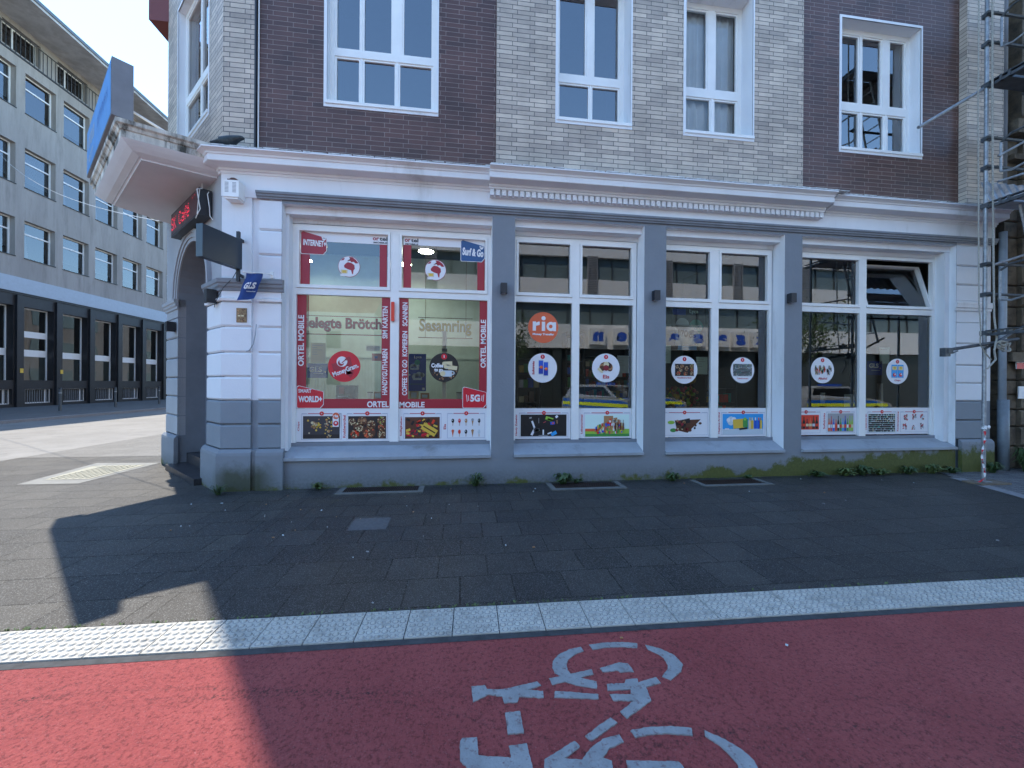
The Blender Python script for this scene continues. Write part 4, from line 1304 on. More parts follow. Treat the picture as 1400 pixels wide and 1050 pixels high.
def pic_kinder(f, b, L=2):
    r_ = random.Random(10); x0, z0, x1, z1 = b; w, h = x1 - x0, z1 - z0
    for a, c in ((.15, .78), (.52, .80), (.85, .82), (.12, .28), (.48, .24), (.85, .30)):
        for k in range(14):
            f.rot(x0 + (a + r_.uniform(-.07, .07)) * w, z0 + (c + r_.uniform(-.14, .14)) * h, r_.uniform(.015, .04), r_.uniform(.012, .03), r_.uniform(0, 3), I(r_.choice(['pinkred', 'brown', 'pinkred', 'grey', 'tan', 'pale', 'bright_red'])), L + k % 5)

def card(win, label, b, items):
    """bottom foil strip: items of (x0, x1, caption, caption box, picture box, painter)"""
    f = Flat(FM, DST)
    f.rect(b[0], b[1], b[2], b[3], I('white'), 0)
    for x0, x1, cap, cb, pb, fn in items:
        f.outline(x0, b[1] + .035, x1, b[3] - .085, .004, I('line'), 1)
        cheader(f, x0, x1, b[3] - .078)
        if cap: f.text(cap, cb[0], cb[1], cb[2], cb[3], I('pinkred'), 1, vert=True, bold=.03)
        fn(f, pb)
    return sticker(f, 'window_foil', label, win)
card(W1, 'white foil strip with pictures of crisps and nuts', (-2.585, .662, -1.155, 1.188), [
    (-2.51, -1.905, 'Chips', (-2.567, .834, -2.533, .983), (-2.487, .712, -1.933, 1.070), pic_chips),
    (-1.825, -1.195, 'Knabberartikel', (-1.885, .721, -1.843, 1.082), (-1.804, .704, -1.216, 1.067), pic_nuts)])
card(W1, 'white foil strip with pictures of sweets and ice lollies', (-1.02, .662, .413, 1.186), [
    (-.94, -.335, 'Süßigkeiten', (-.995, .739, -.957, 1.056), (-.916, .694, -.359, 1.048), pic_candy),
    (-.235, .385, 'Eis', (-.297, .843, -.255, .93), (-.200, .705, .343, 1.056), pic_ice)])
f2 = Flat(FM, DST + .026)
f2.rect(-2.035, .90, -1.94, 1.135, I('white'), 0)
f2.disc(-1.985, 1.075, .052, I('orange'), 1, 20); f2.text('ria', -2.022, 1.05, -1.948, 1.095, I('white'), 2, bold=.04)
f2.disc(-1.985, .955, .047, I('white'), 1, 20); f2.disc(-1.985, .955, .040, I('bright_red'), 2, 20); f2.disc(-1.985, .962, .016, I('white'), 3, 10)
sticker(f2, 'window_sticker', 'small white sticker with two round payment logos on the crisps picture', W1)
card(W2, 'white foil strip with a black picture of phone accessories', (.895, .667, 1.86, 1.189), [
    (.965, 1.82, 'Handy Zubehör', (.900, .724, .941, 1.089), (.992, .713, 1.790, 1.082), pic_phone)])
card(W2, 'white foil strip with a bright picture of groceries', (2.006, .667, 2.96, 1.187), [
    (2.10, 2.94, 'Lebensmittel', (2.043, .747, 2.078, 1.077), (2.122, .696, 2.923, 1.078), pic_food)])
card(W3, 'white foil strip with a picture of chocolates and leaves', (3.49, .667, 4.44, 1.188), [
    (3.52, 4.41, None, None, (3.627, .739, 4.311, 1.008), pic_choc)])
card(W3, 'white foil strip with a blue picture of cleaning products', (4.593, .667, 5.575, 1.187), [
    (4.68, 5.55, 'Hygiene Artikel', (4.619, .725, 4.659, 1.111), (4.705, .709, 5.518, 1.080), pic_hyg)])
card(W4, 'white foil strip with a red wine picture and a bottle picture', (6.07, .680, 7.485, 1.191), [
    (6.10, 6.70, None, None, (6.18, .783, 6.671, 1.056), lambda f, b: pic_bottles(f, b, 'hotred', ['dark_red', 'brown', 'black', 'dark_red', 'orange', 'brown', 'black'], seed=2)),
    (6.83, 7.44, 'Softdrinks', (6.761, .789, 6.807, 1.089), (6.856, .734, 7.414, 1.084), lambda f, b: pic_bottles(f, b, 'grey', ['orange', 'pinkred', 'royal', 'hotred', 'black', 'green', 'sky', 'navy', 'green', 'lime', 'lime'], seed=4))])
card(W4, 'white foil strip with a tobacco shelf picture and small packs', (7.637, .680, 9.10, 1.190), [
    (7.72, 8.355, 'Tabakwaren', (7.659, .753, 7.700, 1.071), (7.739, .722, 8.329, 1.070), pic_shelves),
    (8.45, 9.07, 'Kinderspielzeug', (8.375, .734, 8.419, 1.118), (8.480, .725, 9.025, 1.079), pic_kinder)])

def badge(f, x, z, r):
    f.disc(x, z, r, I('bright_red'), 3, 16); f.rect(x - r * .12, z - r * .4, x + r * .12, z + r * .5, I('white'), 4)
def round_sticker(win, key, label, cap, fn, border=None, capbox=None):
    x0, z0, x1, z1 = ST[key]; cx, cz, r = (x0 + x1) / 2, (z0 + z1) / 2, (x1 - x0) / 2
    f = Flat(FM, DST)
    if border: f.disc(cx, cz, r, I(border), 0, 48); f.disc(cx, cz, r * .95, I('white'), 1, 48)
    else: f.disc(cx, cz, r, I('white'), 0, 48)
    badge(f, cx, cz + r * .76, r * .15)
    fn(f, cx, cz, r)
    if cap: f.text(cap, *capbox(cx, cz, r), I('pinkred'), 4, bold=.03)
    return sticker(f, 'window_sticker', label, win)
def fn_can(f, cx, cz, r):
    f.text('Softdrinks', cx - r * .72, cz - r * .45, cx - r * .56, cz + r * .45, I('pinkred'), 4, vert=True)
    for dx, dz in ((-.12, .05), (.22, -.06)):
        for t, m in (((-.17, -.5, .17, .5), 'pale'), ((-.15, -.45, .15, -.02), 'navy'), ((-.15, .02, .15, .45), 'royal')):
            f.rect(cx + (dx + t[0]) * r, cz + (dz + t[1]) * r, cx + (dx + t[2]) * r, cz + (dz + t[3]) * r, I(m), 4 + (m != 'pale') + (dx > 0) * 2)
        f.disc(cx + (dx + .02) * r, cz + dz * r, r * .11, I('hotred'), 9, 10); f.disc(cx + dx * r, cz + (dz + .02) * r, r * .05, I('yellow'), 10, 8)
round_sticker(W2, 'soft_c', 'round white sticker with two drink cans', None, fn_can)
def fn_eis(f, cx, cz, r):
    r_ = random.Random(4)
    for k in range(9):
        a = -.3 + k * .46
        f.disc(cx + r * .30 * math.cos(a), cz + r * .02 + r * .22 * math.sin(a), r * .2, I(['brown', 'tan', 'brown', 'black', 'cream', 'tan', 'brown', 'tan', 'brown'][k]), 3 + k % 5, 9)
    f.disc(cx, cz, r * .2, I('dark_red'), 9, 14)
    f.poly([(cx - r * .65, cz - r * .1), (cx - r * .5, cz + r * .05), (cx - r * .2, cz - r * .3), (cx - r * .3, cz - r * .36)], I('cream'), 9)
round_sticker(W2, 'eis_c', 'round white sticker with ice cream bars', 'Eis', fn_eis, None, lambda x, z, r: (x - r * .22, z - r * .74, x + r * .24, z - r * .48))
round_sticker(W3, 'nuts_c', 'round white sticker with a picture of nuts', 'Knabberartikel', lambda f, x, z, r: pic_nuts(f, (x - r * .72, z - r * .44, x + r * .72, z + r * .42), 3), None, lambda x, z, r: (x - r * .52, z - r * .62, x + r * .52, z - r * .52))
round_sticker(W3, 'tab_c', 'round black rimmed sticker with a tobacco shelf', 'Tabakwaren', lambda f, x, z, r: pic_shelves(f, (x - r * .76, z - r * .44, x + r * .76, z + r * .46), 3), 'charcoal', lambda x, z, r: (x - r * .45, z - r * .66, x + r * .45, z - r * .56))
def fn_alk(f, cx, cz, r):
    r_ = random.Random(14)
    for k in range(60):
        x, z = r_.uniform(-.68, .68), r_.uniform(-.4, .12)
        f.rect(cx + x * r, cz + z * r, cx + (x + .07) * r, cz + (z + r_.uniform(.12, .34)) * r, I(r_.choice(['brown', 'black', 'green', 'tan', 'charcoal', 'hotred', 'cream', 'pale'])), 3 + k % 8)
round_sticker(W4, 'alk_c', 'round white sticker with many bottles', 'Alkohol', fn_alk, None, lambda x, z, r: (x - r * .36, z - r * .72, x + r * .38, z - r * .54))
def fn_chips(f, cx, cz, r):
    for s in (-1, 1):
        x = cx + s * r * .28
        f.rect(x - r * .27, cz - r * .5, x + r * .27, cz + r * .52, I('sky'), 3 + (s > 0))
        f.rect(x - r * .22, cz + r * .10, x + r * .22, cz + r * .40, I('cream'), 6); f.disc(x, cz + r * .26, r * .13, I('yellow'), 7, 10)
        f.disc(x, cz - r * .28, r * .15, I('bright_red'), 6, 10); f.disc(x + r * .04, cz - r * .24, r * .07, I('white'), 7, 8)
round_sticker(W4, 'chips_c', 'round white sticker with two blue crisp packets', 'Chips', fn_chips, None, lambda x, z, r: (x - r * .28, z - r * .80, x + r * .28, z - r * .64))
# money transfer circles
x0, z0, x1, z1 = ST['money']; cx, cz, r = (x0 + x1) / 2, (z0 + z1) / 2, (x1 - x0) / 2
f = Flat(FM, DST)
f.disc(cx, cz, r, I('bright_red'), 0, 48)
f.rot(cx + r * .27, cz + r * .06, r * .45, r * 1.1, .25, I('red'), 1); f.rot(cx - r * .42, cz, r * .6, r * .5, .3, I('red'), 1); f.rot(cx + r * .3, cz - r * .45, r * .3, r * .5, .9, I('red'), 1)
f.disc(cx - r * .14, cz + r * .31, r * .33, I('white'), 2, 28); f.disc(cx - r * .20, cz + r * .22, r * .19, I('red'), 3, 20); f.disc(cx - r * .14, cz + r * .31, r * .15, I('white'), 4, 18)
f.rot(cx - r * .02, cz + r * .34, r * .34, r * .06, .75, I('red'), 5); f.poly([(cx + r * .02, cz + r * .5), (cx + r * .17, cz + r * .52), (cx + r * .14, cz + r * .36)], I('red'), 5)
f.text('MoneyGram.', cx - r * .74, cz - r * .47, cx + r * .94, cz - r * .05, I('white'), 5, ang=.40, bold=.03)
sticker(f, 'window_sticker', 'round red money transfer sticker with a white swirl', W1)
x0, z0, x1, z1 = ST['ria']; cx, cz, r = (x0 + x1) / 2, (z0 + z1) / 2, (x1 - x0) / 2
f = Flat(FM, DST)
f.disc(cx, cz, r, I('orange'), 0, 48)
# r
f.rect(cx - r * .70, cz - r * .22, cx - r * .48, cz + r * .38, I('white'), 1); f.poly([(cx - r * .50, cz + r * .10)] + [(cx - r * .24 + r * .42 * math.cos(a) , cz - r * .04 + r * .42 * math.sin(a)) for a in (math.pi, 2.6, 2.2, 1.8, math.pi / 2)] + [(cx - r * .24, cz + r * .16)], I('white'), 2)
f.rect(cx - r * .10, cz - r * .22, cx + r * .12, cz + r * .38, I('white'), 1); f.disc(cx + r * .01, cz + r * .60, r * .14, I('white'), 1, 18)
f.disc(cx + r * .51, cz + r * .08, r * .30, I('white'), 1, 24); f.disc(cx + r * .49, cz + r * .08, r * .12, I('orange'), 2, 18); f.rect(cx + r * .66, cz - r * .22, cx + r * .84, cz + r * .36, I('white'), 2)
f.text('Money Transfer', cx - r * .70, cz - r * .54, cx + r * .72, cz - r * .36, I('white'), 2)
sticker(f, 'window_sticker', 'round orange money transfer sticker', W2)
x0, z0, x1, z1 = ST['coffee']; cx, cz, r = (x0 + x1) / 2, (z0 + z1) / 2, (x1 - x0) / 2
f = Flat(FM, DST)
f.disc(cx, cz, r, I('black'), 0, 48)
r_ = random.Random(3)
for k in range(50):
    a, q = r_.uniform(math.pi * 1.05, math.pi * 1.95), r_.uniform(.45, .9) * r
    f.disc(cx + q * math.cos(a), cz + q * math.sin(a), r * .05, I(r_.choice(['brown', 'tan', 'charcoal'])), 1 + k % 4, 7)
f.disc(cx, cz + r * .74, r * .2, I('bright_red'), 5, 18); f.rect(cx - r * .03, cz + r * .66, cx + r * .03, cz + r * .84, I('white'), 6)
for a, c, w, h, an in ((.28, .26, .55, .30, .05), (.62, -.02, .55, .28, -.12), (.22, .05, .22, .3, 0), (.22, -.42, .62, .42, 0)):
    f.rot(cx + a * r, cz + c * r, w * r, h * r, an, I('cream' if a != .22 else 'pale'), 6)
    f.disc(cx + (a - w / 2) * r, cz + c * r, h * r * .45, I('cream'), 7, 12)
f.ring(cx + r * .58, cz - r * .38, r * .07, r * .14, I('pale'), 7, 14)
f.text('Coffee', cx - r * .86, cz - r * .02, cx - r * .05, cz + r * .28, I('white'), 9, bold=.05); f.text('to go', cx - r * .66, cz - r * .36, cx - r * .08, cz - r * .06, I('white'), 9, bold=.05)
sticker(f, 'window_sticker', 'round black coffee to go sticker', W1)

# red phone shop foils of the first window
f = Flat(FM, DST)
f.rect(-2.585, 1.345, -2.447, 2.985, I('red'), 0); f.rect(-1.296, 1.345, -1.158, 2.985, I('red'), 0); f.rect(-2.585, 1.192, -1.158, 1.345, I('red'), 0)
f.text('ORTEL MOBILE', -2.570, 1.862, -2.480, 2.668, I('white'), 1, vert=True, bold=.03)
f.text('SIM KARTEN', -1.284, 2.323, -1.202, 2.847, I('white'), 1, vert=True, bold=.03)
f.text('HANDYGUTHABEN', -1.283, 1.410, -1.201, 2.155, I('white'), 1, vert=True, bold=.03)
f.text('ORTEL', -1.515, 1.208, -1.176, 1.307, I('white'), 1, bold=.03)
sticker(f, 'window_foil', 'red foil border of the lower left pane reading SIM KARTEN', W1)
f = Flat(FM, DST)
f.rect(-1.017, 1.345, -.872, 2.985, I('red'), 0); f.rect(.285, 1.345, .412, 2.985, I('red'), 0); f.rect(-1.017, 1.190, .412, 1.345, I('red'), 0)
for t, a, b in (('SCANNEN', 2.534, 2.919), ('KOPIEREN', 2.039, 2.452), ('COFFEE TO GO', 1.404, 1.983)):
    f.text(t, -.969, a, -.888, b, I('white'), 1, vert=True, bold=.03)
f.text('ORTEL MOBILE', .305, 1.868, .395, 2.673, I('white'), 1, vert=True, bold=.03)
f.text('MOBILE', -1.010, 1.204, -.606, 1.298, I('white'), 1, bold=.03)
sticker(f, 'window_foil', 'red foil border of the lower right pane reading COFFEE TO GO', W1)
def shield(f, x, z, s, L):
    f.poly([(x - s, z + s * .8), (x, z + s * .45), (x + s, z + s * .55), (x + s * .75, z - s * .5), (x, z - s), (x - s * .7, z - s * .35)], I('white'), L)
    f.rect(x - s * .6, z - s * .08, x + s * .6, z + s * .22, I('grey'), L + 1)
def tagshape(f, x0, z0, x1, z1, m, L=1, low=.72, cut=.05):
    h = z1 - z0
    out = [(x0, z0 + .02), (x0 + .012, z0), (x1 - cut, z0), (x1, z0 + cut * 1.2), (x1, z0 + h * low), (x1 - .012, z0 + h * low + .012), (x0 + .03, z1), (x0, z1 - .02)]
    f.poly(out, I('white'), L)
    g = .008
    cx, cz = (x0 + x1) / 2, (z0 + z1) / 2
    f.poly([(cx + (x - cx) * (1 - g / (x1 - x0) * 2.2), cz + (z - cz) * (1 - g / h * 2.2)) for x, z in out], I(m), L + 1)
def ortel(f, x0, z0, x1, z1):
    w, h = x1 - x0, z1 - z0
    f.text('or', x0, z0 + h * .42, x0 + w * .42, z0 + h * .88, I('red'), 2, bold=.03)
    f.text('tel', x0 + w * .46, z0 + h * .42, x1, z1, I('charcoal'), 2, bold=.03)
    f.text('MOBILE', x0 + w * .05, z0, x1, z0 + h * .24, I('charcoal'), 2)
def globe(f, b):
    x0, z0, x1, z1 = b; cx, cz, r = (x0 + x1) / 2, (z0 + z1) / 2, (x1 - x0) / 2
    f.disc(cx, cz, r, I('red'), 2, 36); f.disc(cx, cz, r * .965, I('white'), 3, 36)
    P = lambda L: [(cx + a * r, cz + c * r) for a, c in L]
    f.poly(P([(-.30, .30), (-.12, .42), (.20, .36), (.48, .16), (.52, -.16), (.40, -.34), (.36, -.72), (.26, -.66), (.18, -.34), (-.10, -.26), (-.42, -.10), (-.46, .08)]), I('red'), 4)
    f.poly(P([(-.20, .50), (.0, .52), (.10, .72), (-.02, .92), (.30, .90), (.62, .66), (.84, .36), (.60, .32), (.40, .48), (.20, .42), (.10, .56)]), I('red'), 4)
    f.poly(P([(-.75, .55), (-.48, .60), (-.38, .80), (-.58, .74)]), I('red'), 4)
    f.rot(cx - r * .44, cz - r * .48, r * .6, r * .34, 0, I('cream'), 5); f.rot(cx - r * .42, cz - r * .48, r * .36, r * .24, 0, I('yellow'), 6)
    f.rect(cx - r * .78, cz - r * .92, cx - r * .1, cz - r * .72, I('white'), 5)
f = Flat(FM, DST + .001)
f.rect(-2.540, 3.844, -1.215, 4.00, I('white'), 0)
f.rect(-2.540, 3.160, -2.401, 3.844, I('red'), 0); f.rect(-1.334, 3.160, -1.218, 3.844, I('red'), 0)
ortel(f, *ST['tl_ortel']); globe(f, ST['tl_globe'])
tagshape(f, -2.540, 3.632, -2.145, 4.0, 'red', 3)
f.text('INTERNET+', -2.50, 3.765, -2.155, 3.86, I('white'), 6, bold=.04, ang=-.05); shield(f, -2.19, 3.89, .036, 6)
sticker(f, 'window_foil', 'foil of the top left pane with a globe and INTERNET+ tag', W1)
f = Flat(FM, DST + .001)
f.rect(-.960, 3.860, .365, 4.00, I('white'), 0); f.rect(-.960, 3.160, -.836, 3.860, I('red'), 0); f.rect(.243, 3.160, .365, 3.860, I('red'), 0)
ortel(f, *ST['tr_ortel']); globe(f, ST['tr_globe'])
tagshape(f, -.037, 3.632, .365, 3.995, 'blue', 3)
f.text('Surf & Go', -.005, 3.725, .345, 3.855, I('white'), 6, bold=.05, ang=-.07); shield(f, .31, 3.875, .036, 6)
sticker(f, 'window_foil', 'foil of the top right pane with a globe and blue tag', W1)
f = Flat(FM, DST + .008)
tagshape(f, -2.583, 1.192, -2.175, 1.555, 'bright_red', 1)
f.text('SMART', -2.555, 1.44, -2.36, 1.50, I('white'), 4, bold=.03); f.text('WORLD+', -2.555, 1.29, -2.20, 1.39, I('white'), 4, bold=.05)
sticker(f, 'window_sticker', 'red SMART WORLD+ tag sticker', W1)
f = Flat(FM, DST + .008)
tagshape(f, .01, 1.192, .412, 1.55, 'bright_red', 1)
f.text('5G', .14, 1.30, .30, 1.42, I('white'), 4, bold=.05)
for s in (-1, 1):
    for k in range(2):
        f.rot(.22 + s * (.11 + k * .028), 1.36, .010, .09 + k * .03, -s * .12, I('white'), 4)
sticker(f, 'window_sticker', 'red 5G tag sticker', W1)
g = MB()
g.box(FM, -1.135, -1.088, DF + .001, DF + .05, 2.60, 2.905)
o = g.build('door_sensor', INK['hotred'], W1, bevel=.004)
o['label'] = 'orange red plastic case on the window post'

# ================================================================ inside the shop
mb = MB()
IN = Frame((0, 6.56), (1, 0), (0, -1))
mb.bbox(-3.3, 9.9, 11.5, 11.6, .3, 4.4, 0)
mb.bbox(-3.4, -3.3, 6.6, 11.6, .3, 4.4, 0)
mb.bbox(9.9, 10.0, 6.6, 11.6, .3, 4.4, 0)
mb.bbox(-3.4, 10, 6.6, 11.6, 4.4, 4.5, 1)
mb.bbox(-3.4, 10, 6.6, 11.6, .25, .3, 1)
for a, b in ((-3.3, -2.62), (.46, .84), (3.03, 3.44), (5.65, 6.02), (9.2, 9.9)):
    mb.bbox(a, b, 6.565, 6.60, .3, 4.4, 0)
mb.bbox(-3.3, 9.9, 6.566, 6.60, .3, .65, 0); mb.bbox(-3.3, 9.9, 6.566, 6.6, 4.11, 4.4, 0)
mb.bbox(.60, .72, 6.6, 9.2, .3, 4.4, 0); mb.bbox(5.8, 5.9, 6.6, 9.6, .3, 4.4, 1)
mb.build('interior_wall', [M['room'], M['room_dark']], B)
# paler inner back partition seen through the first window
mb = MB()
mb.bbox(-3.3, .6, 8.9, 8.95, .3, 4.4, 0)
for k in range(60): mb.bbox(-3.28 + k * .064, -3.262 + k * .064, 8.885, 8.899, .3, 2.15, 0)  # ribs shaped here stand in for metal ribs mirrored in the glass
mb.bbox(-3.3, .6, 8.87, 8.899, 2.15, 2.2, 0)
mb.build('partition', plain('pale_partition', (.58, .72, .70), .7, noise=.06), B)
M['lamp'] = plain('ceiling_lamp_glow', (.9, .85, .6), .5, emit=((1.0, .96, .80), 16))
def rlamp(x, y, z, lab):
    g = MB()
    for k in range(20):
        a, b = 2 * math.pi * k / 20, 2 * math.pi * (k + 1) / 20
        g.face([(x, y, z), (x + .13 * math.cos(b), y + .13 * math.sin(b), z), (x + .13 * math.cos(a), y + .13 * math.sin(a), z)], 0)
    t = thing('ceiling_lamp', (x, y, z), lab, 'lamp', 'round ceiling lamps inside the shop')
    g.build('diffuser', M['lamp'], t)
    g = MB()
    g.tube((x, y, z + .004), (x, y, z + .05), .14, 0, 20)
    g.build('housing', M['frame_white'], t)
rlamp(-2.50, 7.15, 3.98, 'round glowing ceiling lamp behind the foil with INTERNET+, beside the tag')
rlamp(-3.05, 8.0, 3.98, 'round glowing ceiling lamp low behind the top left pane of the red window')
rlamp(-.66, 7.15, 3.98, 'round glowing ceiling lamp above the globe of the top right pane of the red window')
rlamp(-1.15, 8.0, 3.98, 'round glowing ceiling lamp low behind the top right pane of the red window')

def poster(name, fr, d, fn, label, cat='poster', group=None, loc=None):
    f = Flat(fr, d)
    fn(f)
    o = f.build(name, IM, None, origin=loc or f.v[0])
    return tag(o, label, cat, group)
DI = -.325        # just inside the glass
def fn(f):
    f.rect(-2.440, 1.677, -2.127, 1.907, I('navy'), 0); f.text('GLS', -2.415, 1.77, -2.215, 1.855, I('white'), 1, bold=.04); f.disc(-2.165, 1.775, .012, I('yellow'), 1, 8)
    f.text('Paketshop', -2.34, 1.735, -2.20, 1.755, I('pale'), 1)
poster('poster', FM, DI, fn, 'small navy GLS parcel sign left of the round red sticker', 'sign')
def fn(f):
    f.rect(7.736, 1.817, 8.068, 2.092, I('navy'), 0); f.text('GLS', 7.775, 1.955, 7.985, 2.045, I('white'), 1, bold=.04); f.disc(8.02, 1.95, .012, I('yellow'), 1, 8)
    f.text('Paketshop', 7.83, 1.90, 8.02, 1.92, I('pale'), 1)
poster('poster', FM, DI, fn, 'small navy GLS parcel sign left of the crisps sticker', 'sign')
def fn(f):
    f.rect(-.868, 1.472, -.588, 2.086, I('navy'), 0); f.text('Lyca', -.78, 2.0, -.66, 2.055, I('white'), 1, bold=.03)
    for x, z, r, m in ((-.80, 1.87, .05, 'pale'), (-.745, 1.89, .05, 'pale'), (-.73, 1.945, .045, 'teal'), (-.76, 1.71, .055, 'pale'), (-.70, 1.73, .06, 'pale'), (-.645, 1.74, .035, 'pale'), (-.85, 1.74, .014, 'pale')):
        f.disc(x, z, r, I(m), 1 + (m == 'teal'), 14)
    f.rect(-.84, 1.825, -.70, 1.87, I('pale'), 2); f.rect(-.80, 1.655, -.655, 1.71, I('pale'), 2)
    f.text('40GB', -.83, 1.845, -.74, 1.88, I('navy'), 4); f.text('60GB', -.76, 1.685, -.67, 1.72, I('navy'), 4)
    f.rect(-.85, 1.575, -.62, 1.60, I('blue'), 1); f.rect(-.65, 1.49, -.61, 1.53, I('pale'), 1)
poster('poster', FM, DI, fn, 'dark blue phone tariff poster left of the round coffee sticker')
def fn(f):
    f.rect(3.712, 2.64, 4.36, 2.985, I('charcoal'), 0)
    f.rect(3.74, 2.86, 3.99, 2.97, I('navy'), 1)
    f.text('Lyca', 4.06, 2.88, 4.23, 2.965, I('mint'), 2, bold=.03)
    f.disc(4.19, 2.66, .13, I('teal'), 2, 28); f.text('200GB', 4.09, 2.62, 4.30, 2.69, I('white'), 4)
    f.disc(3.925, 2.68, .13, I('pale'), 3, 28); f.rect(3.795, 2.32, 4.14, 2.68, I('pale'), 3); f.disc(4.14, 2.47, .13, I('pale'), 3, 24); f.rect(3.925, 2.32, 4.16, 2.44, I('pale'), 4)
    f.text('170', 3.84, 2.46, 4.03, 2.60, I('charcoal'), 6); f.text('GB', 4.05, 2.45, 4.18, 2.53, I('charcoal'), 6)
    f.disc(4.255, 2.37, .075, I('cream'), 5, 20); f.text('10,99', 4.20, 2.35, 4.30, 2.385, I('navy'), 6)
    f.rect(3.84, 2.235, 4.20, 2.31, I('sky'), 4)
poster('poster', FM, DI, fn, 'large phone tariff poster reading 170 GB and 200 GB in the third display window')
def paper(x0, z0, x1, z1, lab, c='pale', lines=4):
    def fn(f):
        f.rect(x0, z0, x1, z1, I(c), 0)
        r_ = random.Random(int(x0 * 100))
        for k in range(lines):
            zz = z1 - (z1 - z0) * (.12 + .55 * k / max(1, lines))
            f.rect(x0 + (x1 - x0) * .1, zz - .006, x0 + (x1 - x0) * r_.uniform(.4, .9), zz, I('grey'), 1)
    poster('notice_sheet', FM, DI, fn, lab, 'notice')
paper(-2.388, 1.916, -2.163, 2.234, 'pale paper notice above the small navy sign in the red window', 'cream', 5)
paper(2.707, 1.805, 2.924, 2.113, 'pale paper notice right of the round ice cream sticker')
paper(4.197, 1.798, 4.418, 2.113, 'pale green paper notice right of the round sticker with nuts', 'mint')
paper(3.50, 1.991, 3.709, 2.316, 'pale green paper notice at the left edge of the third display window', 'mint')
paper(8.006, 2.041, 8.229, 2.353, 'pale paper notice above the round sticker with crisp packets', 'mint', 1)
paper(6.725, 1.285, 6.825, 1.482, 'small hanging card below the round bottle sticker', 'pale', 1)
paper(7.234, 1.205, 7.449, 1.444, 'pale box front at the sill of the fourth display window', 'pale', 2)
paper(-1.542, 2.121, -1.325, 2.206, 'small white parcel service sign right of the red round sticker', 'white', 1)
def fn(f):
    f.rect(-1.449, 1.960, -1.300, 2.081, I('pinkred'), 0); f.rect(-1.41, 2.0, -1.36, 2.04, I('navy'), 1)
poster('poster', FM, DI, fn, 'small pinkish red card at the right edge of the first pane')

# hanging lettering inside
def hang(txt, x0, z0, x1, z1, y, c, edge, lab):
    vs, fs = text2d(txt, .03, 3)
    g = MB()
    P = lambda a, b, yy: Vector((x0 + a * (x1 - x0), yy, z0 + b * (z1 - z0)))
    for f_ in fs:
        g.face([P(*vs[i], y) for i in f_], 0)
        g.face([P(*vs[i], y + .03) for i in f_][::-1], 1)
    from collections import Counter
    ec = Counter()
    for f_ in fs:
        for a, b in zip(f_, f_[1:] + f_[:1]): ec[(a, b)] += 1
    for (a, b) in ec:
        if (b, a) not in ec:
            g.face([P(*vs[a], y), P(*vs[b], y), P(*vs[b], y + .03), P(*vs[a], y + .03)], 1)
    g.bbox(x0 - .02, x1 + .02, y + .03, y + .04, z0 - .05, z0 - .035, 1)
    g.bbox(x0 - .02, x1 + .02, y + .03, y + .04, z1 + .02, z1 + .03, 1)
    for x in (x0 + .1, x1 - .1): g.bbox(x, x + .006, y + .03, y + .036, z0 - .04, 4.38, 1)
    o = g.build('hanging_lettering', [c, edge], None, origin=(x0, y, z0))
    tag(o, lab, 'lettering')
hang('Belegte Brötchen', -2.66, 2.46, -1.16, 2.70, 6.85, plain('led_letters_red', (.40, .008, .03), .5), INK['dark_red'], 'dark red lettering about filled rolls hanging inside the first display window')
hang('Sesamring', -.74, 2.44, .16, 2.72, 6.85, plain('led_letters_gold', (.42, .36, .06), .5), INK['brown'], 'yellow lettering reading Sesamring hanging inside the first display window')

# printer, goods and shelves behind the glass
def boxy(name, lab, cat, fn, mats, loc, bevel=.006):
    t = thing(name, loc, lab, cat)
    for pn, f_, m in fn:
        g = MB(); f_(g); g.build(pn, m, t, bevel=bevel)
    return t
boxy('card_terminal', 'dark box printer standing below the red round sticker inside the window', 'printer', [
    ('body', lambda g: g.bbox(-2.03, -1.74, 6.62, 6.85, 1.33, 1.56), INK['black']),
    ('panel', lambda g: g.bbox(-1.98, -1.90, 6.612, 6.62, 1.42, 1.53), INK['dark_red']),
    ('label', lambda g: g.bbox(-2.0, -1.84, 6.612, 6.62, 1.37, 1.39), INK['pale'])], None, (-1.88, 6.7, 1.33))
boxy('display_table', 'pale shelf running behind the foil strips of the first window', 'shelf', [
    ('top', lambda g: g.bbox(-2.55, .40, 6.58, 6.95, 1.29, 1.33), M['frame_white']),
    ('leg', lambda g: g.bbox(-2.5, -2.46, 6.6, 6.64, .3, 1.29), M['frame_white']),
    ('leg', lambda g: g.bbox(.3, .34, 6.6, 6.64, .3, 1.29), M['frame_white'])], None, (-1.0, 6.7, .3))
boxy('partition_post', 'white post behind the round coffee sticker', 'post', [
    ('shaft', lambda g: g.bbox(-.335, -.268, 6.75, 6.82, 1.33, 2.5), M['frame_white']), ('head', lambda g: g.bbox(-.345, -.258, 6.74, 6.83, 2.15, 2.2), M['grey_paint'])], None, (-.3, 6.75, 1.33))
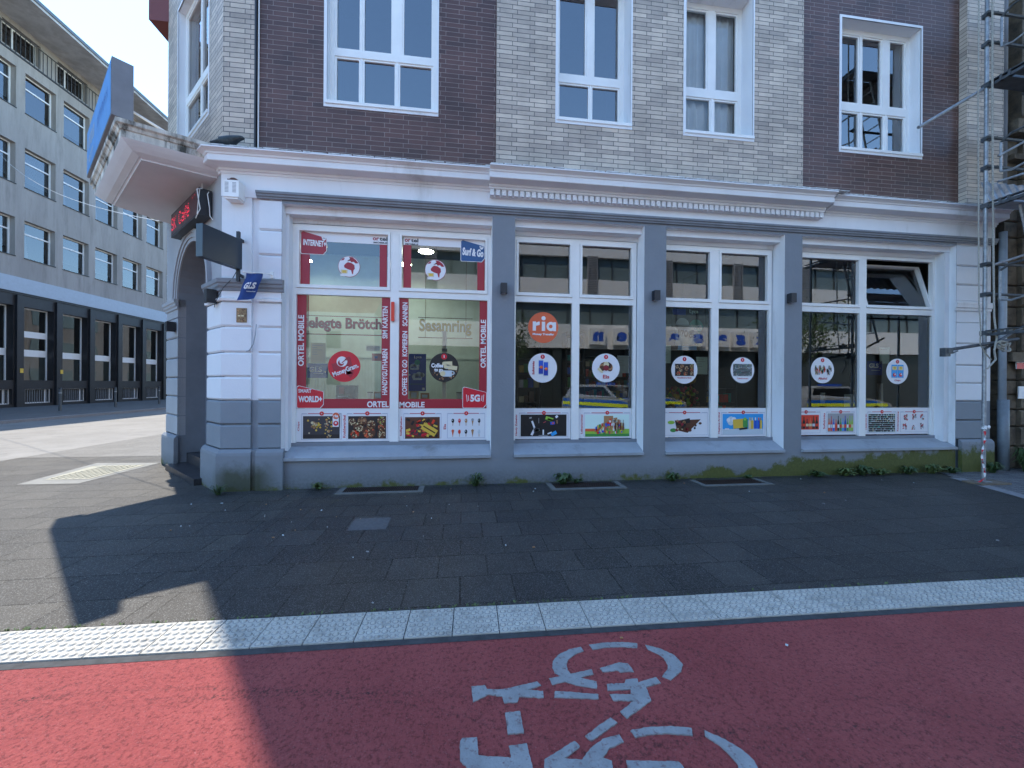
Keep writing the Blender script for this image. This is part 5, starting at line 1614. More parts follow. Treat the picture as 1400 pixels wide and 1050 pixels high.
def rack(x0, x1, y, z0, z1, lab, seed, loc):
    r_ = random.Random(seed)
    t = thing('shelf_rack', loc, lab, 'shelf')
    g = MB()
    g.bbox(x0, x1, y + .3, y + .32, z0, z1)
    for x in (x0, x1 - .03): g.bbox(x, x + .03, y, y + .3, z0, z1)
    g.build('frame', INK['black'], t)
    nz = int((z1 - z0) / .28)
    for k in range(nz + 1):
        g = MB(); g.bbox(x0 + .03, x1 - .03, y, y + .298, z0 + k * .28, z0 + k * .28 + .015); g.build('shelf', INK['charcoal'], t)
    g = MB()
    for k in range(nz):
        x = x0 + .05
        while x < x1 - .12:
            w = r_.uniform(.05, .10); h = r_.uniform(.10, .22)
            g.bbox(x, x + w, y + .02, y + .2, z0 + k * .28 + .016, z0 + k * .28 + .016 + h, r_.randrange(9)); x += w + .012
    o = g.build('goods', [INK[c] for c in ('royal', 'hotred', 'cream', 'green', 'tan', 'white', 'brown', 'teal', 'yellow')], t)
    o['kind'] = 'stuff'
rack(1.02, 1.48, 7.2, .4, 2.35, 'tall black rack behind the round drinks sticker', 3, (1.25, 7.3, .3))
rack(2.15, 2.55, 7.9, .4, 2.7, 'black rack further back behind the second display window', 5, (2.35, 8, .3))
rack(4.9, 5.6, 7.3, .4, 1.8, 'low black rack of baskets behind the round tobacco sticker', 7, (5.2, 7.4, .3))
rack(6.6, 7.4, 9.2, .4, 2.6, 'black rack of goods deep inside the fourth window', 9, (7, 9.3, .3))
rack(3.3, 4.6, 10.2, .4, 2.6, 'wide black rack of goods at the back of the third window', 11, (4, 10.3, .3))
g = MB(); r_ = random.Random(5)
for k in range(90):
    g.ball((r_.uniform(3.85, 4.42), r_.uniform(6.75, 7.1), r_.uniform(1.22, 1.55)), r_.uniform(.02, .05), r_.randrange(6), 6, 4)
o = g.build('sweets_pile', [INK[c] for c in ('yellow', 'green', 'tan', 'pinkred', 'brown', 'lime')], None, origin=(4.1, 6.9, 1.2))
tag(o, 'heap of small wrapped sweets behind the chocolate foil strip', 'sweets', kind='stuff')
boxy('balloon_toy', 'round yellow face balloon above the sweets in the third window', 'balloon', [
    ('balloon', lambda g: g.ball((4.36, 6.95, 1.72), .10, 0, 16, 10), INK['yellow']), ('stick', lambda g: g.tube((4.36, 6.95, 1.2), (4.36, 6.95, 1.62), .006), INK['pinkred'])], None, (4.36, 6.95, 1.2), 0)
boxy('counter', 'dark counter deep inside the shop', 'counter', [
    ('top', lambda g: g.bbox(2.9, 6.4, 9.4, 10.0, 1.2, 1.24), M['steel']), ('body', lambda g: g.bbox(2.95, 6.35, 9.45, 9.95, .3, 1.2), M['room_dark'])], None, (4.6, 9.7, .3))
boxy('white_column', 'slim cream standing figure like column right of the crisps sticker', 'column', [
    ('shaft', lambda g: g.tube((8.5, 6.9, .35), (8.48, 6.9, 1.66), .06, 0, 12, True, .045), M['frame_white']), ('foot', lambda g: g.tube((8.5, 6.9, .3), (8.5, 6.9, .35), .12, 0, 14), M['frame_white'])], None, (8.5, 6.9, .3), 0)
# ================================================================ signs, lamps and small things on the shop front
FCr = Frame(C1, (S2, -S2), (-S2, -S2))           # corner wall read from left to right
def mk(parent, pn, m, fn, bevel=0, smooth=False, label=None):
    g = MB(); fn(g)
    o = g.build(pn, m, parent, bevel=bevel, smooth=smooth)
    if label: o['label'] = label
    return o
# big blue sign box standing on the canopy edge
M['sign_blue'] = plain('faded_blue_sign_face', (.08, .33, .72), .35, noise=.12, nscale=2.5, dirt=((.14, .38, .66), .5, .8, 3))
M['sign_side'] = plain('weathered_grey_sheet', (.20, .20, .215), .6, noise=.1, nscale=4)
t = thing('roof_sign', tuple(FC.P(1.9, .97, 4.96)), 'long blue sign box standing on the edge of the corner canopy', 'sign')
mk(t, 'case', M['sign_side'], lambda g: g.box(FC, .60, 3.28, .86, 1.075, 5.20, 5.98), .008)
def fn(g):
    f = Flat(FCr, 1.078)
    f.rect(CHW - 3.25, 5.225, CHW - .63, 5.955, 0, 0)
    g.v, g.f, g.m, g.uv = f.v, f.f, f.m, f.uv
mk(t, 'panel', M['sign_blue'], fn)
def fn(g):
    f = Flat(FCr, 1.0805)
    r_ = random.Random(21)
    for (x0, x1, z0, z1, m) in ((.12, .95, 5.58, 5.78, 0), (.12, .80, 5.32, 5.46, 0)):
        x = x0
        while x < x1:                       # weathered, no longer legible letters
            w = r_.uniform(.045, .075)
            f.rect(x, z0, x + .018, z1, m, 0)
            if r_.random() < .7: f.rect(x + .018, z1 - .03, x + w, z1, m, 0)
            if r_.random() < .5: f.rect(x + .018, z0, x + w, z0 + .03, m, 0)
            if r_.random() < .5: f.rect(x + w - .016, z0 + .03, x + w, z1 - .03, m, 0)
            x += w + .03
    x = 1.25
    while x < 2.3:
        w = r_.uniform(.05, .09)
        f.rot(x + w / 2, 5.62 + r_.uniform(-.02, .02), .014, .18, r_.uniform(-.3, .3), 1, 0)
        if r_.random() < .6: f.rot(x + w / 2 + .02, 5.66, w * .7, .014, r_.uniform(-.5, .5), 1, 1)
        x += w + .03
    g.v, g.f, g.m, g.uv = f.v, f.f, f.m, f.uv
mk(t, 'lettering', [INK['pale'], INK['navy']], fn)
def fn(g):
    for tt in (.75, 1.8, 2.9):
        g.tube(FC.P(tt, .86, 5.42), FC.P(tt, -.04, 5.16), .018)
        g.tube(FC.P(tt, .86, 5.24), FC.P(tt, -.04, 5.06), .015)
        g.tube(FC.P(tt, .03, 5.02), FC.P(tt, .03, 5.24), .02)
        g.tube(FC.P(tt, .90, 5.04), FC.P(tt, .90, 5.2), .02)
    g.tube(FC.P(.75, .45, 5.30), FC.P(2.9, .45, 5.30), .014)
mk(t, 'bracket', M['frame_white'], fn)
# red dot matrix sign
FONT = {'S': '01110 10001 10000 01110 00001 10001 01110', 'K': '10001 10010 10100 11000 10100 10010 10001', 'C': '01110 10001 10000 10000 10000 10001 01110',
        'a': '00000 00000 01110 00001 01111 10001 01111', 'f': '00110 01001 01000 11100 01000 01000 01000', 'e': '00010 00100 01110 10001 11111 10000 01110'}
t = thing('dot_matrix_sign', tuple(FC.P(1.25, 0, 4.13)), 'black dot matrix sign with red letters hanging under the corner canopy', 'sign')
mk(t, 'case', M['black'], lambda g: g.box(FC, .43, 2.06, .01, .17, 4.13, 4.53), .006)
M['led'] = plain('red_led_dots', (.7, .02, .05), .4, emit=((1, .03, .08), .45))
M['led_screen'] = plain('dark_red_sign_screen', (.045, .010, .016), .3)
def fn(g):
    f = Flat(FCr, .172); f.rect(CHW - 2.03, 4.155, CHW - .46, 4.505, 0, 0); g.v, g.f, g.m, g.uv = f.v, f.f, f.m, f.uv
mk(t, 'screen', M['led_screen'], fn)
def fn(g):
    f = Flat(FCr, .1745)
    for ch, x0 in (('S', 1.235), ('K', 1.40), ('C', 1.72), ('a', 1.89), ('f', 2.06), ('e', 2.20)):
        for j, row in enumerate(FONT[ch].split()):
            for i, b_ in enumerate(row):
                if b_ == '1': f.disc(x0 + i * .029, 4.43 - j * .031, .0105, 0, 0, 6)
    for x, z in ((2.62, 4.47), (2.5, 4.455)): f.disc(x, z, .01, 0, 0, 6)
    g.v, g.f, g.m, g.uv = f.v, f.f, f.m, f.uv
mk(t, 'letters', M['led'], fn)
def fn(g):
    P = FC.P
    g.path([P(.42, .13, 4.52), P(.40, .20, 4.48), P(.38, .19, 4.36), P(.40, .16, 4.2), P(.44, .18, 4.13), P(.58, .17, 4.10)], .006)
    g.path([P(.42, .05, 4.50), P(.37, .08, 4.44), P(.35, .06, 4.25), P(.40, .04, 4.13), P(.30, .03, 4.05)], .006)
    g.path([P(.43, .16, 4.5), P(.415, .18, 4.3), P(.47, .18, 4.12)], .005)
    for u in (.6, 1.2, 1.9): g.tube(P(u, .09, 4.53), P(u, .09, 4.67), .008)
mk(t, 'cable', M['frame_white'], fn)
# dark projecting box sign
FB = Frame((-3.2, 6.06), (-.29, -.957), (-.957, .29))
t = thing('box_sign', (-3.2, 6.06, 3.22), 'dark blank box sign projecting from the corner pilaster above the blue flag', 'sign')
mk(t, 'case', plain('dark_blue_grey_case', (.022, .035, .05), .35), lambda g: g.box(FB, .0, .60, -.045, .055, 3.225, 3.65), .012)
mk(t, 'mounting_pole', M['black'], lambda g: (g.box(FM, -3.245, -3.205, .10, .14, 3.06, 3.78), g.box(FM, -3.24, -3.21, -.01, .10, 3.14, 3.18), g.box(FM, -3.24, -3.21, -.01, .10, 3.66, 3.70)), .003)
mk(t, 'cable', M['black'], lambda g: g.path([FM.P(-3.25, .09, 3.24), FM.P(-3.33, .06, 3.12), FM.P(-3.44, .08, 2.98), FM.P(-3.50, .09, 2.85), FC.P(.10, .05, 2.76), FC.P(.2, .03, 2.72)], .005))
# flag
t = thing('banner_flag', (-2.84, 6.2, 3.2), 'small dark blue flag lettered GLS on a short stick', 'flag')
def flagpt(a, b):
    TL, TR, BR, BL = Vector((-3.045, 5.93, 3.15)), Vector((-2.856, 6.0, 3.167)), Vector((-2.952, 5.97, 2.795)), Vector((-3.131, 5.88, 2.74))
    p = (TL * (1 - a) + TR * a) * (1 - b) + (BL * (1 - a) + BR * a) * b
    p.y += .018 * math.sin(a * 6 + b * 4) + .012 * math.sin(b * 9 + 1)
    p.x += .006 * math.sin(b * 7)
    return p
def fn(g):
    n, m = 10, 16
    for i in range(n):
        for j in range(m):
            g.face([flagpt(i / n, (j + 1) / m), flagpt((i + 1) / n, (j + 1) / m), flagpt((i + 1) / n, j / m), flagpt(i / n, j / m)])
mk(t, 'cloth', INK['navy'] if False else plain('flag_blue_cloth', (.012, .045, .19), .7), fn, smooth=True)
def fn(g):
    for txt, a0, b0, a1, b1, bo in (('GLS', .18, .60, .84, .36, .05), ('Paketshop', .42, .72, .88, .665, .02)):
        vs, fs = text2d(txt, bo, 3, .15)
        off = Vector((0, -.004, 0))
        for f_ in fs:
            g.face([flagpt(a0 + vs[i][0] * (a1 - a0), b0 + vs[i][1] * (b1 - b0)) + off for i in f_])
mk(t, 'lettering', INK['white'], fn)
mk(t, 'stick', M['frame_white'], lambda g: (g.tube((-3.07, 5.92, 3.16), (-2.82, 6.13, 3.20), .008), g.ball((-3.07, 5.92, 3.16), .014), g.tube((-2.82, 6.13, 3.20), (-2.82, 6.21, 3.20), .008), g.box(FM, -2.84, -2.80, 0, .02, 3.15, 3.25)))
# lantern like white alarm housing
t = thing('alarm_housing', (-3.3, 6.2, 4.24), 'white vented alarm housing with a brown dome on top', 'alarm box')
mk(t, 'case', M['frame_white'], lambda g: (g.box(FM, -3.41, -3.20, 0, .17, 4.262, 4.50), g.box(FM, -3.395, -3.215, .0, .155, 4.238, 4.262)), .012)
mk(t, 'vent', INK['grey'], lambda g: [g.box(FM, -3.385 + i * .10, -3.335 + i * .10, .17, .1715, 4.325 + k * .019, 4.335 + k * .019) for i in range(2) for k in range(8)])
mk(t, 'dome', INK['brown'], lambda g: (g.box(FM, -3.37, -3.25, .02, .14, 4.50, 4.53), g.ball(FM.P(-3.31, .08, 4.525), .062, 0, 14, 8, (1, 1, .75))), .004)
# plaque
f = Flat(FM, .012)
f.rect(-3.305, 2.485, -3.166, 2.695, 0, 0)
r_ = random.Random(3)
for k in range(30):
    f.rot(r_.uniform(-3.29, -3.18), r_.uniform(2.50, 2.68), r_.uniform(.008, .03), r_.uniform(.006, .015), r_.uniform(0, 3), 1 + k % 2, 1 + k % 3)
f.rect(-3.28, 2.57, -3.245, 2.59, 3, 5); f.rect(-3.235, 2.57, -3.20, 2.59, 3, 5)
f.box(FM, -3.305, -3.166, 0, .011, 2.485, 2.695, 0)
tag(f.build('plaque', [plain('weathered_brass', (.26, .17, .09), .6, .3, noise=.4, nscale=40), INK['brown'], INK['tan'], INK['cream']], None, origin=(-3.23, 6.2, 2.6)), 'small brown weathered plaque on the corner pilaster below the blue flag', 'plaque')
# wall lamps
def wall_lamp(fr, u, z, lab, s=.10, h=.16):
    t = thing('wall_lamp', tuple(fr.P(u, 0, z)), lab, 'lamp', 'dark box lamps on the shop front')
    mk(t, 'case', M['black'], lambda g: g.box(fr, u - s / 2, u + s / 2, .012, .012 + s, z - h / 2, z + h / 2), .005)
    mk(t, 'lens', INK['pale'], lambda g: (g.box(fr, u - s * .33, u + s * .33, .03, s - .01, z - h / 2 - .002, z - h / 2), g.box(fr, u - s * .33, u + s * .33, .03, s - .01, z + h / 2, z + h / 2 + .002)))
    mk(t, 'back_plate', M['black'], lambda g: g.box(fr, u - s * .3, u + s * .3, 0, .012, z - h * .3, z + h * .3))
wall_lamp(FM, .65, 3.12, 'dark box lamp on the grey pier right of the red window')
wall_lamp(FM, 3.22, 3.10, 'dark box lamp on the grey pier between the second and third display windows')
wall_lamp(FM, 5.75, 3.145, 'dark box lamp on the grey pier left of the fourth display window')
wall_lamp(FC, .20, 2.87, 'dark box lamp on the near side of the arched doorway', .13, .20)
wall_lamp(FC, 2.55, 2.62, 'dark box lamp on the far side of the arched doorway', .13, .18)
# pipes and cables
t = thing('cable_conduit', (-3.07, 6.24, 4.95), 'thin white conduit running up the seam between grey and brown brick', 'pipe')
mk(t, 'tube', M['frame_white'], lambda g: g.tube((-3.045, 6.235, 4.93), (-3.045, 6.235, 17.5), .012))
mk(t, 'dark_tube', M['black'], lambda g: g.tube((-3.068, 6.195, 4.93), (-3.068, 6.195, 17.5), .016))
g = MB(); g.path([FM.P(-3.03, .01, 2.46), FM.P(-3.035, .03, 2.30), FM.P(-3.06, .035, 2.16), FM.P(-3.12, .02, 2.07), FM.P(-3.17, .004, 2.06)], .007)
tag(g.build('loose_cable', M['sill_grey'], None, origin=(-3.1, 6.17, 2.2)), 'short loose pale cable curling out of the corner pilaster', 'cable')
t = thing('downpipe', (10.3, 6.2, 0), 'grey downpipe between the white pilaster and the stone house', 'pipe')
mk(t, 'pipe', plain('pale_pipe_paint', (.33, .38, .44), .5, noise=.1), lambda g: g.tube((10.36, 6.22, 1.3), (10.36, 6.22, 4.6), .055, 0, 14), 0, True)
mk(t, 'guard_pipe', plain('grey_cast_pipe', (.16, .19, .22), .5, noise=.15), lambda g: g.tube((10.38, 6.21, 0), (10.37, 6.21, 1.36), .078, 0, 14), 0, True)
mk(t, 'upper_pipe', M['moulding_grey'], lambda g: g.tube((10.32, 6.20, 4.9), (10.32, 6.20, 17.5), .05, 0, 12), 0, True)
mk(t, 'clamp', M['steel'], lambda g: g.tube((10.36, 6.22, 3.3), (10.36, 6.22, 3.34), .063, 0, 14))
def wire(pts, sag, r=.012):
    out = []
    a, b = Vector(pts[0]), Vector(pts[1])
    for k in range(25):
        s = k / 24
        p = a.lerp(b, s); p.z -= sag * 4 * s * (1 - s); out.append(p)
    return out
g = MB(); g.path(wire([(-25, 24.5, 13.9), (-5.92, 8.66, 4.82)], .55), .007, 0, 5)
tag(g.build('overhead_cable', M['frame_white'], None, origin=(-15, 16, 9)), 'thin white cable slung across the side street to the canopy', 'cable')

# bird on the cornice: one continuous surface
def skin_body(name, pts, edges, radii, m, origin, sub=2):
    me = bpy.data.meshes.new(name)
    me.from_pydata([Vector(p) - Vector(origin) for p in pts], edges, [])
    me.materials.append(m)
    o = bpy.data.objects.new(name, me)
    col.objects.link(o); o.location = origin
    md = o.modifiers.new('skin', 'SKIN'); md.use_smooth_shade = True
    for v, r in zip(me.skin_vertices[0].data, radii): v.radius = r if isinstance(r, tuple) else (r, r)
    me.skin_vertices[0].data[2].use_root = True
    s = o.modifiers.new('sub', 'SUBSURF'); s.levels = sub; s.render_levels = sub
    return o
bz = 4.985
bird = skin_body('pigeon', [(-3.59, 6.04, bz + .03), (-3.50, 6.05, bz + .055), (-3.39, 6.06, bz + .085), (-3.29, 6.06, bz + .10), (-3.22, 6.05, bz + .13), (-3.165, 6.04, bz + .135), (-3.125, 6.03, bz + .118), (-3.33, 6.03, bz + .03), (-3.33, 6.10, bz + .03), (-3.32, 6.03, bz), (-3.32, 6.10, bz)],
    [(0, 1), (1, 2), (2, 3), (3, 4), (4, 5), (5, 6), (3, 7), (3, 8), (7, 9), (8, 10)],
    [(.03, .010), (.05, .025), (.075, .06), (.078, .065), (.045, .042), (.034, .032), (.008, .008), (.018, .018), (.018, .018), .006, .006], plain('dark_feathers', (.020, .030, .034), .55, noise=.4, nscale=25), (-3.35, 6.06, bz))
tag(bird, 'dark bird crouching on the cornice at the corner of the building', 'bird')
mk(bird, 'wing', plain('wing_feathers', (.028, .042, .044), .5, noise=.4, nscale=30), lambda g: (g.ball((-3.40, 5.99, bz + .085), .10, 0, 10, 6, (1.35, .16, .42)), g.ball((-3.40, 6.13, bz + .085), .10, 0, 10, 6, (1.35, .16, .42))), 0, True)

# ================================================================ office building over the side street
M['render_lb'] = plain('weathered_pebbledash', (.35, .325, .30), .85, noise=.16, nscale=1.1, bump=.8, bscale=60, dirt=((.18, .165, .15), .44, .78, 2.2), streak=.16)
M['band_lb'] = plain('pale_blue_grey_band', (.37, .43, .50), .45, noise=.05)
M['dark_stone_lb'] = plain('polished_dark_stone', (.012, .013, .016), .45, noise=.3, nscale=3)
M['frost'] = plain('frosted_film', (.34, .38, .35), .35, noise=.10, nscale=1.5)
M['blind'] = plain('pale_blind', (.40, .44, .46), .7)
M['soffit_lb'] = plain('board_marked_soffit', (.50, .50, .49), .9, noise=.22, nscale=1.4, bump=.5, bscale=30, dirt=((.36, .34, .31), .5, .75, 1.2))
LB = thing('office_building', (-25, 26, 0), 'grey office building across the side street with white framed windows and dark ground floor', 'building')
PIT, Y0 = 2.17, 25.70
cols_ = [k for k in range(-8, 15)]
OW = 1.70
rows = [(8.66, 10.82), (12.72, 15.0), (17.0, 19.3)]
holes = [(Y0 + k * PIT, Y0 + k * PIT + OW, a, b) for k in cols_ for (a, b) in rows]
TP = 2.92
tops = [(24.55 + k * TP - 8 * TP, 24.55 + k * TP - 8 * TP + 1.95, 20.12, 21.45) for k in range(0, 18)]
tops = [t_ for t_ in tops if 8.5 < t_[0] and t_[1] < 61]
mb = MB()
wall_holes(mb, FL, 8, 62, 7.46, 22.0, holes + tops, 0, 0, .34)
mb.face([(-25, 8, 0), (-45, 8, 0), (-45, 8, 22), (-25, 8, 22)], 0)
mb.face([(-45, 62, 0), (-25, 62, 0), (-25, 62, 22), (-45, 62, 22)], 0)
mb.face([(-45, 8, 0), (-45, 62, 0), (-45, 62, 22), (-45, 8, 22)], 0)
mb.build('wall', M['render_lb'], LB)
mk(LB, 'band', M['band_lb'], lambda g: g.box(FL, 8, 62, -.3, .10, 6.62, 7.46), .01)
mk(LB, 'ledge', M['dark_stone_lb'], lambda g: g.box(FL, 8, 62, -.3, .05, 6.50, 6.62))
mk(LB, 'ledge', M['dark_stone_lb'], lambda g: g.box(FL, 8, 62, .0, .04, 19.93, 20.02))
gh = [(Y0 + k * PIT + .02, Y0 + k * PIT + OW - .05, 1.63, 5.85) for k in cols_]
bh = [(Y0 + k * PIT + .08, Y0 + k * PIT + OW - .10, .28, 1.12) for k in cols_]
mb = MB()
wall_holes(mb, FL, 8, 62, 0, 6.50, gh + bh, 0, 0, .42)
for k in cols_:
    y = Y0 + k * PIT + OW + .0
    mb.box(FL, y + .04, y + .38, 0, .10, 0, 6.46)
mb.build('stone_front', M['dark_stone_lb'], LB)
mk(LB, 'roof', [M['soffit_lb'], M['dark_grey']], lambda g: (g.box(FL, 7, 63, -20, 2.26, 21.72, 21.86, 0), g.box(FL, 6.98, 63.02, -20, 2.32, 21.86, 22.05, 1)))
def fn(g):
    g.box(FL, 8.5, 61.5, .02, .05, 21.24, 21.28)
    y = 8.6
    while y < 61.4:
        g.box(FL, y, y + .022, .025, .045, 20.02, 21.24); y += .24
o = mk(LB, 'railing', M['darksteel'], fn)
# one office window, then copies
def office_window(yo, a, b, mode):
    u0, u1 = yo, yo + OW
    d = -.34
    rg = LB
    g = MB()
    w = .075
    zt = a + (b - a) * .66
    frame_bars(g, FL, d, d + .07, [(u0, u1, a, a + w), (u0, u1, b - w, b), (u0, u0 + w, a + w, b - w), (u1 - w, u1, a + w, b - w), (u0 + w, u1 - w, zt, zt + .08)])
    win = g.build('office_window', M['frame_white'], LB)
    g = MB(); g.box(FL, u0 - .02, u1 + .02, -.34, .035, a - .05, a)
    g.build('sill', M['dark_stone_lb'], win)
    for z0, z1 in ((a + w, zt), (zt + .08, b - w)):
        g = MB(); g.face([FL.P(u0 + w, d + .03, z0), FL.P(u0 + w, d + .03, z1), FL.P(u1 - w, d + .03, z1), FL.P(u1 - w, d + .03, z0)][::-1])
        g.build('pane', M['office_glass'], win)
    g = MB(); g.box(FL, u0 - .1, u1 + .1, -1.2, d - .001, a - .2, b + .1, skip='f')
    g.build('window_recess', M['room_dark'], win)
    if mode == 'blind':
        g = MB()
        z = b - w
        while z > a + .5:
            g.face([FL.P(u0 + w, d - .06, z), FL.P(u1 - w, d - .06, z), FL.P(u1 - w, d - .04, z - .075), FL.P(u0 + w, d - .04, z - .075)]); z -= .08
        g.build('blind', M['blind'], win)
    elif mode == 'curtain':
        g = MB(); g.face([FL.P(u0 + w, d - .06, a), FL.P(u0 + w + .55, d - .06, a), FL.P(u0 + w + .3, d - .06, b), FL.P(u0 + w, d - .06, b)]); g.build('curtain', M['curtain'], win)
    return win
rnd = random.Random(8)
protos = {}
for ri, (a, b) in enumerate(rows):
    for k in cols_:
        if k < -4 and ri > -1 and k < -6: pass
        mode = 'blind' if (ri == 0 and k in (1, 3, 5) or rnd.random() < .45) else ('curtain' if rnd.random() < .15 else 'none')
        key = (ri, mode)
        if key not in protos:
            protos[key] = (office_window(Y0 + k * PIT, a, b, mode), k)
        else:
            p, k0 = protos[key]
            copy_tree(p, (0, (k - k0) * PIT, 0), LB)
def top_window(h, first=[None]):
    if first[0] is None:
        u0, u1, a, b = h; d = -.34; w = .07
        g = MB(); frame_bars(g, FL, d, d + .06, [(u0, u1, a, a + w), (u0, u1, b - w, b), (u0, u0 + w, a + w, b - w), (u1 - w, u1, a + w, b - w), (u0 + .7, u0 + .8, a + w, b - w)])
        win = g.build('attic_window', M['frame_white'], LB)
        for x0, x1 in ((u0 + w, u0 + .7), (u0 + .8, u1 - w)):
            g = MB(); g.face([FL.P(x0, d + .03, a + w), FL.P(x0, d + .03, b - w), FL.P(x1, d + .03, b - w), FL.P(x1, d + .03, a + w)][::-1]); g.build('pane', M['office_glass'], win)
        g = MB(); g.box(FL, u0 - .1, u1 + .1, -1.2, d - .001, a - .2, b + .1, skip='f'); g.build('window_recess', M['room_dark'], win)
        first[0] = (win, u0)
    else:
        copy_tree(first[0][0], (0, h[0] - first[0][1], 0), LB)
for h in tops: top_window(h)
def ground_window(k, mode, first={}):
    if mode in first:
        w_, k0 = first[mode]; copy_tree(w_, (0, (k - k0) * PIT, 0), LB); return
    u0, u1, a, b = Y0 + k * PIT + .02, Y0 + k * PIT + OW - .05, 1.63, 5.85
    d = -.42; w = .06
    bars = [(u0, u1, 3.03, 3.42), (u1 - w, u1, a, 5.85), (u0, u1, 5.78, 5.85)]
    if mode == 2: bars.append((u0, u1 - w, 4.14, 4.50))
    g = MB(); frame_bars(g, FL, d, d + .07, bars)
    win = g.build('ground_window', M['steel'] if mode == 9 else M['frame_white'], LB)
    def q(n_, z0, z1, m, dd=.03):
        g = MB(); g.face([FL.P(u0, d + dd, z0), FL.P(u0, d + dd, z1), FL.P(u1 - w, d + dd, z1), FL.P(u1 - w, d + dd, z0)][::-1]); g.build(n_, m, win)
    q('pane', a, 3.03, M['office_glass']); q('film', a, 3.03, M['frost'], -.03)
    q('pane', 3.42, 5.78, M['office_glass'])
    g = MB(); g.box(FL, u0 - .1, u1 + .1, -1.5, d - .032, a - .2, b + .1, skip='f'); g.build('window_recess', M['room_dark'], win)
    first[mode] = (win, k)
for k in cols_:
    ground_window(k, 2 if k in (0, 5, -2, -5, 8) else 1)
def base_window(k, first=[None]):
    if first[0] is not None:
        copy_tree(first[0], (0, (k - cols_[0]) * PIT, 0), LB); return
    u0, u1, a, b = Y0 + k * PIT + .08, Y0 + k * PIT + OW - .10, .28, 1.12
    d = -.2; w = .055
    g = MB(); frame_bars(g, FL, d, d + .05, [(u0, u1, a, a + w), (u0, u1, b - .03, b), (u0, u0 + w, a + w, b), (u1 - w - .25, u1 - .25, a + w, b), (u1 - w, u1, a + w, b)])
    win = g.build('basement_window', M['frame_white'], LB)
    g = MB()
    x = u0 + .12
    while x < u1 - .05:
        g.box(FL, x, x + .022, d + .055, d + .075, a + .02, b); x += .13
    g.build('grille', M['steel'], win)
    g = MB(); g.box(FL, u0, u1, d - .02, d, a, b); g.build('pane', M['dark_stone_lb'], win)
    first[0] = win
for k in cols_: base_window(k)
def fn(g):
    for k, dx in ((0, -.28), (1, -.22)):
        y = Y0 + k * PIT + dx
        g.box(FL, y, y + .16, .10, .115, 2.05, 2.3)
o = mk(LB, 'notice', INK['yellow'], fn)
# bollards on the far pavement
b0 = None
for i, (x, y, lab) in enumerate(((-19.95, 22.15, 'thin dark bollard on the far pavement, nearest of the row'), (-20.05, 25.4, 'thin dark bollard on the far pavement, second of the row'), (-20.2, 28.9, 'thin dark bollard on the far pavement near the shop corner'), (-19.85, 18.9, 'thin dark bollard on the far pavement at the left edge of the view'))):
    if b0 is None:
        b0 = thing('bollard', (x, y, .1), lab, 'bollard', 'bollards along the side street')
        mk(b0, 'post', M['darksteel'], lambda g: g.tube((x, y, .1), (x, y, 1.22), .055, 0, 10))
        mk(b0, 'cap', M['black'], lambda g: g.ball((x, y, 1.22), .062, 0, 10, 6, (1, 1, .7)))
        mk(b0, 'collar', M['steel'], lambda g: g.tube((x, y, .98), (x, y, 1.03), .06, 0, 10))
    else:
        c = copy_tree(b0, (x, y, .1)); c['label'] = lab

# ================================================================ stone house on the right
M['stone'] = plain('sooty_sandstone', (.14, .11, .075), .85, noise=.32, nscale=2.2, bump=1, bscale=35, dirt=((.022, .02, .018), .45, .70, 3.5))
NB = thing('stone_house', (10.6, 6.3, 0), 'dark sooty sandstone house behind the scaffolding at the right edge', 'building')
def fn(g):
    g.bbox(10.52, 30, 6.45, 20, -.05, 16.5)
    zs = [.0, .44, .83, 1.16, 1.45, 1.74, 2.10]
    zs += [2.28, 2.80, 3.18, 3.60, 4.02, 4.54, 4.86, 5.25, 5.69, 6.1, 6.48]
    for a, b in zip(zs, zs[1:]):
        if abs(a - 2.10) < .01: continue
        wd = .72
        course(g, FM, 10.52, 10.52 + .30, -.25, -.10, a + .01, b - .01, .02)
        course(g, FM, 10.85, 10.85 + wd, -.25, -.04, a + .01, b - .01, .035)
        course(g, FM, 11.6, 13.2, -.25, -.12, a + .01, b - .01, .02)
    for a, b in ((6.9, 7.5), (7.5, 8.3), (8.3, 9.3)):
        course(g, FM, 10.85, 11.5, -.25, -.06, a, b, .03)
mk(NB, 'wall', M['stone'], fn, .006)
for d_, z_, e_ in ((.04, 2.10, 2.28), (.10, 6.48, 6.74), (.05, 6.0, 6.1)):
    mk(NB, 'ledge', M['stone'], lambda g: g.box(FM, 10.5, 14, -.25, d_, z_, e_), .012)
def fn(g):
    for k in range(6):
        g.box(FM, 12.0 + k * 3.0, 13.3 + k * 3.0, -.155, -.145, 2.6, 5.4)
mk(NB, 'window', M['room_dark'], fn)
def board(x0, z0, x1, z1, lab, red=True):
    def fn_(f):
        f.rect(x0, z0, x1, z1, I('white'), 0)
        if red: f.rect(x0, z0, x1, z0 + (z1 - z0) * .42, I('bright_red'), 1); f.rect(x0 + .03, z1 - .09, x1 - .05, z1 - .075, I('grey'), 1); f.rect(x0 + .03, z1 - .055, x1 - .09, z1 - .04, I('grey'), 1)
        f.box(FM, x0, x1, -.04, -.021, z0, z1, I('white'))
    poster('notice_board', FM, -.02, fn_, lab, 'notice')
board(10.70, 1.96, 11.15, 2.25, 'red and white notice board fixed to the dark stone wall')
board(10.76, 1.38, 11.2, 1.62, 'blank white board fixed to the dark stone wall below the red one', False)
g = MB(); r_ = random.Random(2)
